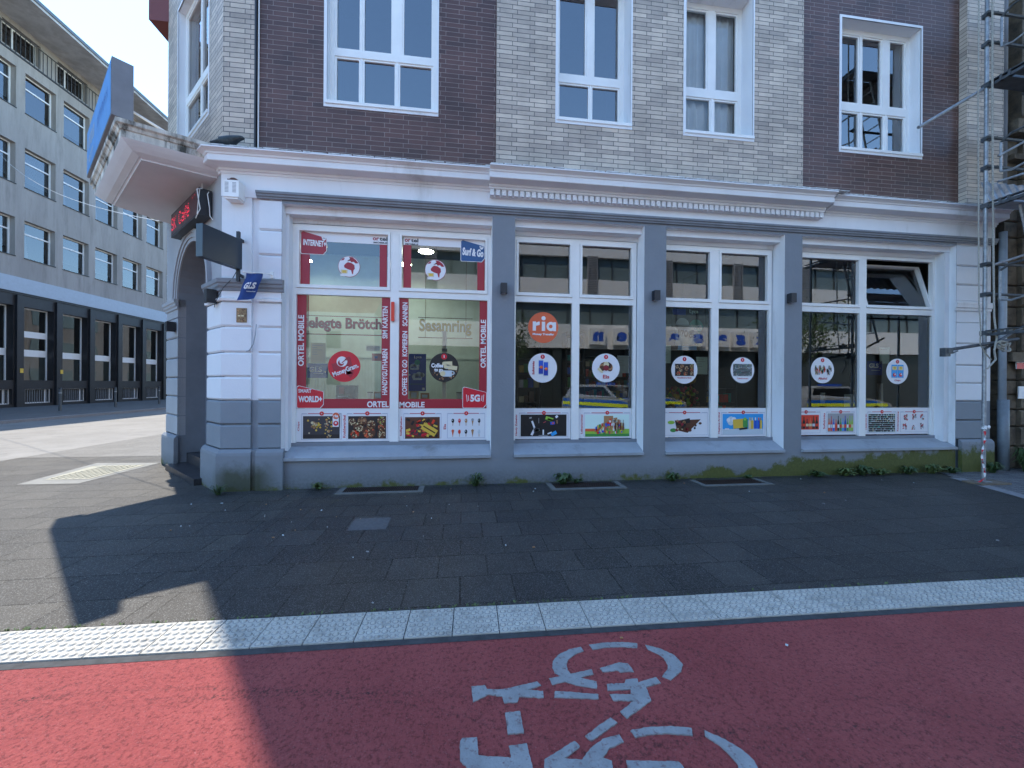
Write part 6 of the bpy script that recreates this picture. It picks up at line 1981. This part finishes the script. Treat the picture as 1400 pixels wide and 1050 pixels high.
for (x, y, z) in ((11.0, 6.12, 2.72), (11.05, 6.12, 2.45), (11.02, 6.10, 1.82), (11.0, 6.1, .55)):
    g2 = MB()
    for k in range(6):
        a, b = r_.uniform(0, 6), r_.uniform(.03, .08)
        g2.ball((x + .03 * math.cos(a), y + .02 * math.sin(a), z + r_.uniform(-.05, .05)), b, 0, 5, 3, (1, .4, .8))
    o = g2.build('torn_paper', INK['white' if z > 2.6 or z < 1 else 'pale'], None, origin=(x, y, z))
    tag(o, {2.72: 'white torn paper at the top of the row on the scaffold edge', 2.45: 'pale torn paper just above the red and white notice board', 1.82: 'pale torn paper between the two boards on the stone wall', .55: 'white torn paper low above the ground on the stone wall'}[z], 'paper')

# ================================================================ scaffolding
SC = thing('scaffolding', (8.65, 5.4, 0), 'steel tube scaffolding with decks standing before the stone house', 'scaffolding')
PX, PYY = 8.65, 5.40
for (x, y) in ((PX, PYY), (PX, 4.35), (11.2, PYY), (11.2, 4.35), (13.75, PYY)):
    mk(SC, 'standard', M['steel'], lambda g: g.tube((x - .02, y, .03), (x, y, 12.5), .027, 0, 12))
def coupler(g, x, y, z):
    g.bbox(x - .045, x + .05, y - .05, y + .05, z - .035, z + .035)
    g.tube((x + .04, y - .05, z - .02), (x + .10, y - .07, z + .01), .012)
for z in (7.80, 7.31, 5.73, 5.25, 3.64, 3.14, 9.8, 9.3):
    mk(SC, 'ledger', M['darksteel'], lambda g: (g.tube((PX - .08, PYY - .05, z), (16, PYY - .05, z), .024, 0, 8), coupler(g, PX, PYY, z)))
for z in (2.50, 4.62, 6.62, 8.65):
    mk(SC, 'transom', M['darksteel'], lambda g: (g.bbox(PX - .03, PX + .03, 4.2, PYY + .04, z - .05, z - .005), g.bbox(PX - .035, PX + .035, 4.2, PYY + .04, z + .03, z + .045), [g.bbox(PX - .04, PX + .04, yy, yy + .03, z - .05, z + .05) for yy in (5.2, 5.1, 4.7, 4.6)], coupler(g, PX, PYY, z)), .003)
    if z > 3:
        mk(SC, 'deck', M['sill_grey'] if z < 5 else M['darksteel'], lambda g: ([g.bbox(PX + .04, 16, 4.25 + k * .30, 4.25 + k * .29 + .27, z - .03, z + .01) for k in range(4)], [g.bbox(PX + .7 * k, PX + .7 * k + .05, 4.25, 5.40, z - .08, z - .03) for k in range(1, 11)]), .004)
# guard frame end loops
for z in (7.31, 5.25, 3.14):
    mk(SC, 'guard_frame', M['steel'], lambda g: g.path([(PX + .12, 5.30, z + .38), (PX + .12, 5.30, z - .10), (PX + .14, 5.18, z - .13), (PX + .16, 4.4, z + .06)], .017))
    mk(SC, 'guard_frame', M['darksteel'], lambda g: g.path([(PX + .12, 5.30, z + .38), (PX + .12, 5.18, z + .46), (PX + .14, 4.4, z + .50)], .017))
mk(SC, 'tie_tube', M['steel'], lambda g: (g.tube((7.62, 5.62, 5.98), (9.3, 5.30, 7.0), .027, 0, 10)))
mk(SC, 'tie_tube', M['darksteel'], lambda g: (g.tube((7.95, 5.42, 2.21), (9.10, 5.28, 2.40), .026, 0, 10), coupler(g, 7.93, 5.42, 2.18), g.bbox(7.84, 7.94, 5.38, 5.46, 2.10, 2.24)), 0, False, 'lower tie tube with a rusty clamp at its end')
mk(SC, 'brace', M['darksteel'], lambda g: g.tube((8.55, 5.36, 2.22), (9.5, 5.36, 2.70), .02, 0, 8))
mk(SC, 'brace', M['steel'], lambda g: g.tube((8.70, 5.34, 3.62), (9.6, 5.0, 3.95), .02, 0, 8))
mk(SC, 'brace', M['steel'], lambda g: (g.tube((8.72, 5.30, 5.40), (9.6, 4.9, 5.95), .018, 0, 8), g.tube((8.72, 5.30, 4.98), (9.6, 4.9, 5.25), .018, 0, 8)))
mk(SC, 'ladder', M['steel'], lambda g: (g.tube((8.98, 5.2, 4.58), (9.55, 5.2, 2.6), .02, 0, 8), g.tube((8.98, 4.85, 4.58), (9.55, 4.85, 2.6), .02, 0, 8), [g.tube((8.98 + .57 * q_, 5.2, 4.58 - 1.98 * q_), (8.98 + .57 * q_, 4.85, 4.58 - 1.98 * q_), .013) for q_ in (.1, .23, .36, .49, .62, .75, .88)]))
mk(SC, 'ladder', M['steel'], lambda g: (g.tube((9.25, 5.2, 8.6), (9.75, 5.2, 6.66), .02, 0, 8), g.tube((9.25, 4.85, 8.6), (9.75, 4.85, 6.66), .02, 0, 8), [g.tube((9.25 + .5 * q_, 5.2, 8.6 - 1.94 * q_), (9.25 + .5 * q_, 4.85, 8.6 - 1.94 * q_), .013) for q_ in (.1, .23, .36, .49, .62, .75, .88)]))
def fn(g):
    n = 60
    for i in range(n):
        x0, x1 = 8.92 + i * .045, 8.92 + (i + 1) * .045
        f0 = .03 if (i % 4) < 2 else 0; f1 = .03 if ((i + 1) % 4) < 2 else 0
        g.face([(x0 + .10, 5.50 + f0, 4.66), (x1 + .10, 5.50 + f1, 4.66), (x1 - .06, 5.58 + f1, 5.14), (x0 - .06, 5.58 + f0, 5.14)])
mk(SC, 'sheeting', plain('corrugated_sheet', (.26, .28, .31), .35, .7, noise=.3, nscale=8, dirt=((.5, .5, .5), .6, .7, 30)), fn, 0, False, 'leaning corrugated metal sheet')
mk(SC, 'base_plate', M['steel'], lambda g: g.bbox(PX - .09, PX + .05, 5.33, 5.47, .030, .038))
mk(SC, 'sole_board', plain('weathered_timber', (.15, .12, .09), .9, noise=.3, nscale=9), lambda g: g.bbox(PX - .3, PX + .30, 5.25, 5.5, .0, .03), .004)
t = thing('hoist_rope', (8.6, 5.3, 2.4), 'pale hoist rope hanging in two strands beside the scaffold pole with a knotted tangle', 'rope')
mk(t, 'strand', M['rope'], lambda g: g.path([(8.57, 5.30, 9.5), (8.60, 5.30, 6), (8.64, 5.30, 3.6), (8.66, 5.30, 2.75), (8.68, 5.28, 2.4), (8.60, 5.26, 2.2), (8.63, 5.26, 2.05), (8.5, 5.28, 1.9)], .013))
mk(t, 'strand', M['rope'], lambda g: g.path([(8.32, 5.30, 9.5), (8.32, 5.30, 6), (8.36, 5.30, 3), (8.40, 5.30, 2.55), (8.42, 5.32, 2.3), (8.55, 5.33, 2.15), (8.66, 5.33, 2.05)], .010))
def fn(g):
    r_ = random.Random(6); p = Vector((8.66, 5.27, 2.45)); pts = [p.copy()]
    for k in range(34):
        p = Vector((8.72 + r_.uniform(-.12, .26), 5.27 + r_.uniform(-.05, .05), 2.26 + r_.uniform(-.10, .12))); pts.append(p)
    out = []
    for a, b, c in zip(pts, pts[1:], pts[2:]):
        for s in (0, .33, .66):
            m1, m2 = a.lerp(b, .5), b.lerp(c, .5)
            q1, q2 = m1.lerp(b, s), b.lerp(m2, s); out.append(q1.lerp(q2, s))
    g.path(out, .011, 0, 5)
mk(t, 'knot', M['rope'], fn)
t = thing('barrier_tape', (8.6, 5.37, .1), 'red and white barrier tape twisted down the foot of the scaffold pole', 'tape')
def fn(g):
    n = 60
    for i in range(n):
        s0, s1 = i / n, (i + 1) / n
        def P(s, e):
            z = .95 - .92 * s
            x = 8.565 + .03 * math.sin(s * 9) + (.0 if s < .93 else -(s - .93) * 1.4)
            a = s * 21
            return Vector((x + e * .013 * math.cos(a), 5.36 + e * .013 * math.sin(a), z))
        g.face([P(s0, -1), P(s0, 1), P(s1, 1), P(s1, -1)], (i // 5) % 2)
mk(t, 'strip', [INK['white'], INK['bright_red']], fn)
mk(t, 'wrap', INK['white'], lambda g: (g.tube((8.635, 5.4, .90), (8.64, 5.4, .96), .034, 0, 8), g.ball((8.67, 5.36, .94), .025, 0, 6, 4, (1, .6, 1.2))))
# ================================================================ the other side of the main street (seen mirrored in the glass)
M['opp_white'] = plain('opposite_white_cladding', (.80, .80, .78), .7, noise=.04)
M['opp_glass'] = plain('opposite_window_band', (.15, .20, .21), .25)
M['opp_dark'] = plain('opposite_ground_floor', (.035, .04, .04), .4)
OB = thing('bank_building', (20, -12, 0), 'white banded commercial building with ribbon windows and large blue letters on white boxes', 'building')
def fn(g):
    for z0, z1 in ((4.0, 5.6), (7.05, 8.6), (10.1, 13.4)):
        g.box(FO, -4.0, 46, -.6, .0, z0, z1)
    g.bbox(-4, 46, -26, -12.6, 0, 13.3)
mk(OB, 'wall', M['opp_white'], fn)
mk(OB, 'window', M['opp_glass'], lambda g: [g.box(FO, -3.9, 45.9, -.45, -.28, z0, z1) for z0, z1 in ((5.6, 7.05), (8.6, 10.1))])
def fn(g):
    x = -3.9
    while x < 46:
        for z0, z1 in ((5.6, 7.05), (8.6, 10.1)): g.box(FO, x, x + .07, -.28, -.2, z0, z1)
        x += 1.55
mk(OB, 'window_frame', M['darksteel'], fn)
mk(OB, 'stone_front', M['opp_dark'], lambda g: (g.box(FO, -4, 46, -.5, -.35, 0, 4.0), [g.box(FO, -4 + 5 * k, -3.5 + 5 * k, -.35, -.1, 0, 4.0) for k in range(10)]))
def fn(g):
    for k in range(-2, 8):
        x = 8.3 + 5.3 * k
        for j in range(26): g.box(FO, x, x + .62, .0, .06, 7.35 + j * .11, 7.40 + j * .11)
        g.box(FO, x - .04, x, -.1, .08, 7.3, 10.2); g.box(FO, x + .62, x + .66, -.1, .08, 7.3, 10.2)
mk(OB, 'louvre', INK['grey'], fn)
FOt = Frame((0, -12), (-1, 0), (0, 1))
for ch, x in (('k', 20.6), ('g', 19.2), ('a', 17.8), ('s', 16.0), ('a', 14.25), ('e', 10.55), ('n', 8.9), ('r', 12.4)):
    if ch in 'r': continue
    mk(OB, 'letter_box', M['opp_white'], lambda g: g.box(FO, x - .52, x + .52, .02, .35, 4.25, 5.35), .02)
    def fn(g):
        f = Flat(FOt, .352); f.text(ch, -x - .36, 4.46 if ch != 'g' else 4.36, -x + .36, 5.10 if ch != 'k' else 5.2, 0, 0, bold=.08); g.v, g.f, g.m, g.uv = f.v, f.f, f.m, f.uv
    mk(OB, 'letter', INK['royal'], fn)
def fn(g):
    g.bbox(-40, -9, -34, -26, 0, 9.5)
H2 = thing('street_house', (-20, -26, 0), 'pale rendered house with a red tiled roof further down the street', 'building')
mk(H2, 'wall', plain('pale_blue_render', (.50, .55, .56), .8), lambda g: g.bbox(-34, -8, -34, -24, 0, 8.0))
mk(H2, 'roof', M['roof_red'], lambda g: (g.face([(-34, -24, 8), (-8, -24, 8), (-8, -29, 11), (-34, -29, 11)]), g.face([(-34, -34, 8), (-34, -29, 11), (-8, -29, 11), (-8, -34, 8)]), g.face([(-8, -24, 8), (-8, -34, 8), (-8, -29, 11)])))
mk(H2, 'window', M['opp_glass'], lambda g: [g.bbox(-33 + 2.6 * k, -31.8 + 2.6 * k, -24.0, -23.97, z, z + 1.5) for k in range(9) for z in (1.5, 4.8)])

# patrol cars parked opposite
M['car_blue'] = plain('car_paint_blue', (.015, .15, .62), .25, coat=.6)
M['car_silver'] = plain('car_paint_silver', (.40, .42, .44), .3, .3, coat=.6)
M['car_yellow'] = plain('reflective_yellow', (.8, .9, .03), .5)
M['car_glass'] = plain('car_dark_glass', (.01, .012, .015), .06)
M['tyre'] = plain('tyre_rubber', (.015, .015, .015), .8)
def patrol_car(loc, rz, lab):
    t = thing('patrol_car', (0, 0, 0), lab, 'car', 'patrol cars parked across the street')
    side = [(-2.25, .30), (-2.30, .62), (-2.22, .95), (-2.0, 1.02), (1.0, 1.0), (1.55, .93), (2.10, .78), (2.28, .60), (2.30, .32), (2.1, .24), (-2.1, .24)]
    roof = [(-2.12, 1.0), (-1.95, 1.46), (-1.2, 1.60), (.15, 1.58), (.95, 1.02)]
    def extr(g, prof, w0, w1=None, mi=0, zmid=1.0):
        w1 = w0 if w1 is None else w1
        f = lambda p, s: Vector((p[0], s * (w0 if p[1] <= zmid + .04 else w1), p[1]))
        n = len(prof)
        for i in range(n):
            a, b = prof[i], prof[(i + 1) % n]
            g.face([f(a, -1), f(b, -1), f(b, 1), f(a, 1)], mi)
        g.face([f(p, -1) for p in prof][::-1], mi); g.face([f(p, 1) for p in prof], mi)
    mk(t, 'body', M['car_silver'], lambda g: (extr(g, side, .90), extr(g, roof, .84, .66)), .05)
    mk(t, 'bonnet', M['car_blue'], lambda g: (g.face([(1.02, -.80, 1.012), (1.56, -.78, .945), (2.12, -.70, .795), (2.12, .70, .795), (1.56, .78, .945), (1.02, .80, 1.012)]), [g.face([(-2.2, s * .905, .50), (2.2, s * .905, .50), (2.05, s * .905, .74), (1.2, s * .905, .90), (-2.2, s * .905, .92)][::s]) for s in (1, -1)]))
    mk(t, 'stripe', M['car_yellow'], lambda g: [g.face([(-2.2, s * .91, .60), (2.1, s * .91, .60), (2.0, s * .91, .76), (-2.2, s * .91, .76)][::s]) for s in (1, -1)] + [g.face([(1.1, s * .78, 1.018), (2.1, s * .68, .81), (2.1, s * .86, .77), (1.1, s * .90, 1.0)]) for s in (1, -1)] + [g.bbox(2.29, 2.31, -.8, .8, .40, .50)])
    mk(t, 'windscreen', M['car_glass'], lambda g: g.face([(.24, -.62, 1.54), (.94, -.78, 1.045), (.94, .78, 1.045), (.24, .62, 1.54)]))
    mk(t, 'side_window', M['car_glass'], lambda g: [g.face([(-1.85, s * .80, 1.08), (.70, s * .825, 1.08), (.12, s * .69, 1.50), (-1.7, s * .70, 1.48)][::s]) for s in (1, -1)])
    mk(t, 'grille', M['black'], lambda g: (g.bbox(2.27, 2.315, -.45, .45, .52, .66), g.bbox(2.27, 2.32, -.7, .7, .28, .38)))
    for s in (1, -1):
        mk(t, 'headlight', INK['white'], lambda g: g.bbox(2.05, 2.27, s * .58, s * .86, .60, .72), .02)
    mk(t, 'light_bar', INK['royal'], lambda g: g.bbox(-.35, -.10, -.55, .55, 1.59, 1.70), .03)
    def fn(g):
        f = Flat(Frame((2.02, 0), (0, 1), (1, 0)), .3); f.text('POLIZEI', -.45, .45, .45, .52, 0); 
        g.v, g.f, g.m, g.uv = f.v, f.f, f.m, f.uv
    mk(t, 'lettering', INK['white'], fn)
    for x in (-1.45, 1.42):
        for s in (1, -1):
            w = mk(t, 'wheel', M['tyre'], lambda g: g.tube((x, s * .70, .32), (x, s * .92, .32), .32, 0, 20))
            mk(w, 'rim', M['steel'], lambda g: g.tube((x, s * .915, .32), (x, s * .93, .32), .20, 0, 14))
    t.location = loc; t.rotation_euler = (0, 0, rz)
    return t
c1 = patrol_car((7.0, -4.7, 0), R(58), 'blue and silver patrol car facing the second display window')
def cc(loc, rz, lab):
    c = copy_tree(c1, loc); c.rotation_euler = (0, 0, rz); c['label'] = lab
    return c
cc((9.4, -6.9, 0), R(4), 'blue and silver patrol car side on behind the first one')
cc((19.0, -4.7, 0), R(3), 'blue and silver patrol car parked opposite the fourth display window')

# trees across the street
M['bark'] = plain('tree_bark', (.09, .075, .06), .9, noise=.3, nscale=8, bump=.8)
M['leaf'] = plain('leaves_mid', (.055, .10, .025), .6, noise=.35, nscale=3)
def tree(loc, h, r, lab, seed, nl=2600):
    r_ = random.Random(seed)
    t = thing('street_tree', loc, lab, 'tree', 'trees across the street')
    x, y, z = loc
    tips = []
    def fn(g):
        g.tube((x, y, z), (x + .1, y, z + h * .45), .15, 0, 10, True, .10)
        for k in range(9):
            a = k * 2.4; e = Vector((x + math.cos(a) * r * r_.uniform(.4, .8), y + math.sin(a) * r * r_.uniform(.4, .8), z + h * r_.uniform(.6, .92)))
            m_ = Vector((x + .1, y, z + h * .42)).lerp(e, .5) + Vector((0, 0, -.1))
            g.tube((x + .1, y, z + h * .42), m_, .06, 0, 6, False, .04); g.tube(m_, e, .04, 0, 6, False, .012); tips.append(e); tips.append(m_.lerp(e, .5))
    mk(t, 'trunk', M['bark'], fn)
    def fn(g):
        for k in range(nl):
            c = r_.choice(tips) + Vector([r_.gauss(0, r * .24) for _ in range(3)])
            s = r_.uniform(.05, .11)
            a = Vector([r_.gauss(0, 1) for _ in range(3)]).normalized(); b = a.orthogonal().normalized()
            b.rotate(Matrix.Rotation(r_.uniform(0, 6), 3, a))
            g.face([c - b * s, c + a.cross(b) * s * .5, c + b * s, c - a.cross(b) * s * .5])
    mk(t, 'crown', M['leaf'], fn)
tree((20.5, -8.3, 0), 6.6, 2.2, 'leafy street tree across the road mirrored in the fourth display window', 3)
tree((2.6, -9.0, 0), 6.0, 1.4, 'small street tree across the road mirrored in the second display window', 5, 1500)
# ================================================================ weeds, gratings and litter along the wall
M['weed'] = plain('weed_leaf', (.045, .08, .024), .6, noise=.4, nscale=20)
M['weed2'] = plain('weed_leaf_dry', (.085, .12, .035), .65, noise=.4, nscale=20)
def weed(loc, r, h, n, lab, seed, broad=.25, m='weed', cat='weed', name='weed'):
    r_ = random.Random(seed)
    g = MB()
    x, y = loc
    for k in range(n):
        a = r_.uniform(0, 2 * math.pi); L = r * r_.uniform(.5, 1.1); H = h * r_.uniform(.4, 1.1); w = L * broad * r_.uniform(.6, 1.2) * .5
        b0 = Vector((x + r_.uniform(-.2, .2) * r, y + r_.uniform(-.12, .12) * r, 0))
        d = Vector((math.cos(a), math.sin(a) * .75 - .15, 0)); s = Vector((-d.y, d.x, 0))
        pts = []
        for i in range(5):
            t_ = i / 4
            p = b0 + d * L * t_ + Vector((0, 0, H * math.sin(t_ * 2.3) * .95))
            ww = w * (math.sin(math.pi * min(1, t_ * .92 + .08)) + .12)
            pts.append((p - s * ww, p + s * ww + Vector((0, 0, ww * .3))))
        for (a1, b1), (a2, b2) in zip(pts, pts[1:]): g.face([a1, b1, b2, a2])
    o = g.build(name, M[m], None, origin=(x, y, 0))
    return tag(o, lab, cat)
weed((.22, 6.09), .17, .20, 46, 'spiky green weed growing at the foot of the wall below the 5G tag', 1, .16)
weed((1.62, 6.05), .15, .17, 60, 'leafy green weed beside the grating below the second display window', 2, .55)
weed((1.85, 6.10), .12, .08, 24, 'low creeping weed at the right of the leafy weed', 22, .4)
weed((-2.14, 6.15), .13, .10, 30, 'small pale weed at the foot of the wall below the red window', 3, .3, 'weed2')
weed((-3.42, 5.98), .14, .14, 70, 'tuft of fresh grass at the foot of the corner pilaster', 4, .07, 'weed', 'grass tuft', 'grass_tuft')
weed((3.49, 6.08), .14, .13, 34, 'low weed at the foot of the pier between the second and third windows', 5, .35)
weed((4.9, 6.12), .10, .06, 20, 'tiny weed near the right grating', 6, .4)
for i, x in enumerate((6.25, 6.8, 7.15, 7.5, 8.1, 8.6, 9.05)):
    weed((x, 6.10), .18, .11 + .03 * (i % 3), 40, ['ragged weed at the left end of the mossy wall foot', 'second ragged weed along the mossy wall foot', 'dark ragged weed below the middle of the tilted sash window', 'grey green weed at the wall foot below the tobacco picture', 'low weed at the wall foot below the small pack pictures', 'weed at the right end of the mossy wall foot', 'weed in the corner beside the right pedestal'][i], 30 + i, .3, 'weed2' if i % 2 else 'weed')
weed((10.62, 6.02), .28, .46, 220, 'dark bushy weed between the downpipe and the stone house', 50, .10)
weed((9.85, 6.04), .18, .20, 90, 'green weed at the foot of the right pedestal behind the scaffold pole', 51, .14)
weed((10.95, 6.0), .25, .2, 50, 'low weed at the foot of the stone house', 52, .25)
g = MB(); r_ = random.Random(77)
for k in range(420):                       # moss and tiny growth in the joint along the kerb and wall
    if k < 170: x = r_.uniform(-4.2, 1.5); y = kl(x, .012) + r_.gauss(0, .006)
    elif k < 230: x = r_.uniform(1.5, 8); y = kl(x, .012) + r_.gauss(0, .006)
    else: x = r_.uniform(-2.5, 9.4); y = 6.14 - abs(r_.gauss(0, .02)) - (.06 if x < -2.6 else 0)
    for j in range(3):
        a = r_.uniform(0, 6.3); L = r_.uniform(.008, .02)
        g.face([(x, y, .0), (x + L * math.cos(a), y + L * math.sin(a), L * .9), (x + L * math.cos(a + .8), y + L * math.sin(a + .8), L * .5)])
tag(g.build('joint_moss', M['weed2'], None, origin=(0, 4, 0)), 'moss and seedlings growing in the joints of the pavement', 'moss', kind='stuff')
def grating(x0, x1, y0, y1, lab, off=0):
    t = thing('grating', ((x0 + x1) / 2, (y0 + y1) / 2, 0), lab, 'grating', 'light well gratings along the wall')
    mk(t, 'frame', M['concrete_pale'] if False else plain('grating_kerb', (.13, .13, .12), .85, noise=.2, nscale=9), lambda g: (g.bbox(x0, x1, y0, y0 + .09, -.01, .012), g.bbox(x0, x0 + .08, y0 + .09, y1, -.01, .012), g.bbox(x1 - .08, x1, y0 + .09, y1, -.01, .012)), .004)
    mk(t, 'grid', plain('rusty_grid', (.045, .025, .018), .8, .3, noise=.4, nscale=20), lambda g: ([g.bbox(x0 + .08 + k * .03, x0 + .088 + k * .03, y0 + .09, y1, -.008, .008) for k in range(int((x1 - x0 - .16) / .03))], [g.bbox(x0 + .08, x1 - .08, y0 + .12 + .07 * k, y0 + .126 + .07 * k, -.007, .007) for k in range(4)], g.bbox(x0 + .08, x1 - .08, y0 + .09, y1, -.03, -.006)), 0)
grating(-1.80, -.56, 5.80, 6.17, 'rusty grating in the pavement below the red window')
grating(1.35, 2.55, 5.70, 6.12, 'rusty grating in the pavement below the second display window')
grating(3.80, 5.02, 5.66, 6.05, 'dark grating in the pavement below the third display window')
sheet('pavement_patch', [(-1.225, 4.38), (-.815, 4.38), (-.825, 4.765), (-1.235, 4.765)], .003, plain('pale_slab', (.095, .095, .098), .75, noise=.15, nscale=30))
g = MB(); r_ = random.Random(99)
for k in range(50):
    x, y = r_.uniform(-4, 8.5), r_.choice([r_.uniform(2.9, 6.0), r_.uniform(4.6, 6.0)])
    if k < 3: y = r_.uniform(1.2, 2.4); x = r_.uniform(-1, 2.8)
    s = r_.uniform(.002, .006); a = r_.uniform(0, 6.3); e = r_.uniform(1, 2.6)
    c, n_ = math.cos(a), math.sin(a)
    z0 = .004
    q_ = [(x + (i * s * e) * c - j * s * n_, y + (i * s * e) * n_ + j * s * c) for i, j in ((-1, -1), (1, -1), (1, 1), (-1, 1))]
    g.face([(p[0], p[1], z0 + .003) for p in q_], k % 3)
    for a1, b1 in zip(q_, q_[1:] + q_[:1]): g.face([(a1[0], a1[1], z0 - .004), (b1[0], b1[1], z0 - .004), (b1[0], b1[1], z0 + .003), (a1[0], a1[1], z0 + .003)], k % 3)
tag(g.build('litter', [INK['grey'], INK['concrete'] if 'concrete' in INK else INK['pale'], INK['tan']], None, origin=(2, 4, 0)), 'specks of paper, chewing gum and cigarette ends on the pavement', 'litter', kind='stuff')

# unseen lower house added for the office windows to mirror, and clutter behind the glass
H3 = thing('added_terrace', (-5.8, 50, 0), 'unseen lower pale terrace added along the side street for the office windows to mirror', 'building')
mk(H3, 'wall', M['render_lb'], lambda g: g.bbox(-5.8, 8, 42.6, 120, 0, 10.5))
mk(H3, 'roof', M['roof_red'], lambda g: g.bbox(-5.9, 8, 42.5, 120.1, 10.5, 10.8))
mk(H3, 'window', M['opp_glass'], lambda g: [g.bbox(-5.83, -5.79, 44 + 3 * k, 45.4 + 3 * k, z, z + 1.6) for k in range(24) for z in (1.2, 4.4, 7.6)])
r_ = random.Random(31)
pots = [('jar', 'glass'), ('box', 'box'), ('cup', 'cup')]
items = [(-2.35, 'red', 'small red box beside the left end of the window shelf', 0), (-1.52, 'white', 'white paper cup on the window shelf left of the post', 1), (-1.38, 'tan', 'tan carton near the middle of the window shelf', 0), (-.80, 'cream', 'cream carton on the window shelf under the dark blue poster', 0), (-.62, 'tan', 'small tan carton beside the cream carton', 0), (-.05, 'pale', 'pale cup on the window shelf right of the post', 1), (.12, 'white', 'white cup near the right end of the window shelf', 1)]
for x, c, lab, kind in items:
    h = r_.uniform(.10, .17)
    t = thing('paper_cup' if kind else 'carton', (x, 6.72, 1.33), lab, 'cup' if kind else 'box')
    if kind:
        mk(t, 'cup', INK[c], lambda g: g.tube((x, 6.72, 1.331), (x, 6.72, 1.33 + h), .032, 0, 14, True, .042))
        mk(t, 'lid', INK['charcoal'], lambda g: g.tube((x, 6.72, 1.33 + h), (x, 6.72, 1.345 + h), .045, 0, 14))
    else:
        mk(t, 'box', INK[c], lambda g: g.bbox(x - .07, x + .07, 6.66, 6.76, 1.331, 1.33 + h), .004)
        mk(t, 'label', INK['pale'], lambda g: g.bbox(x - .045, x + .045, 6.657, 6.66, 1.36, 1.30 + h))
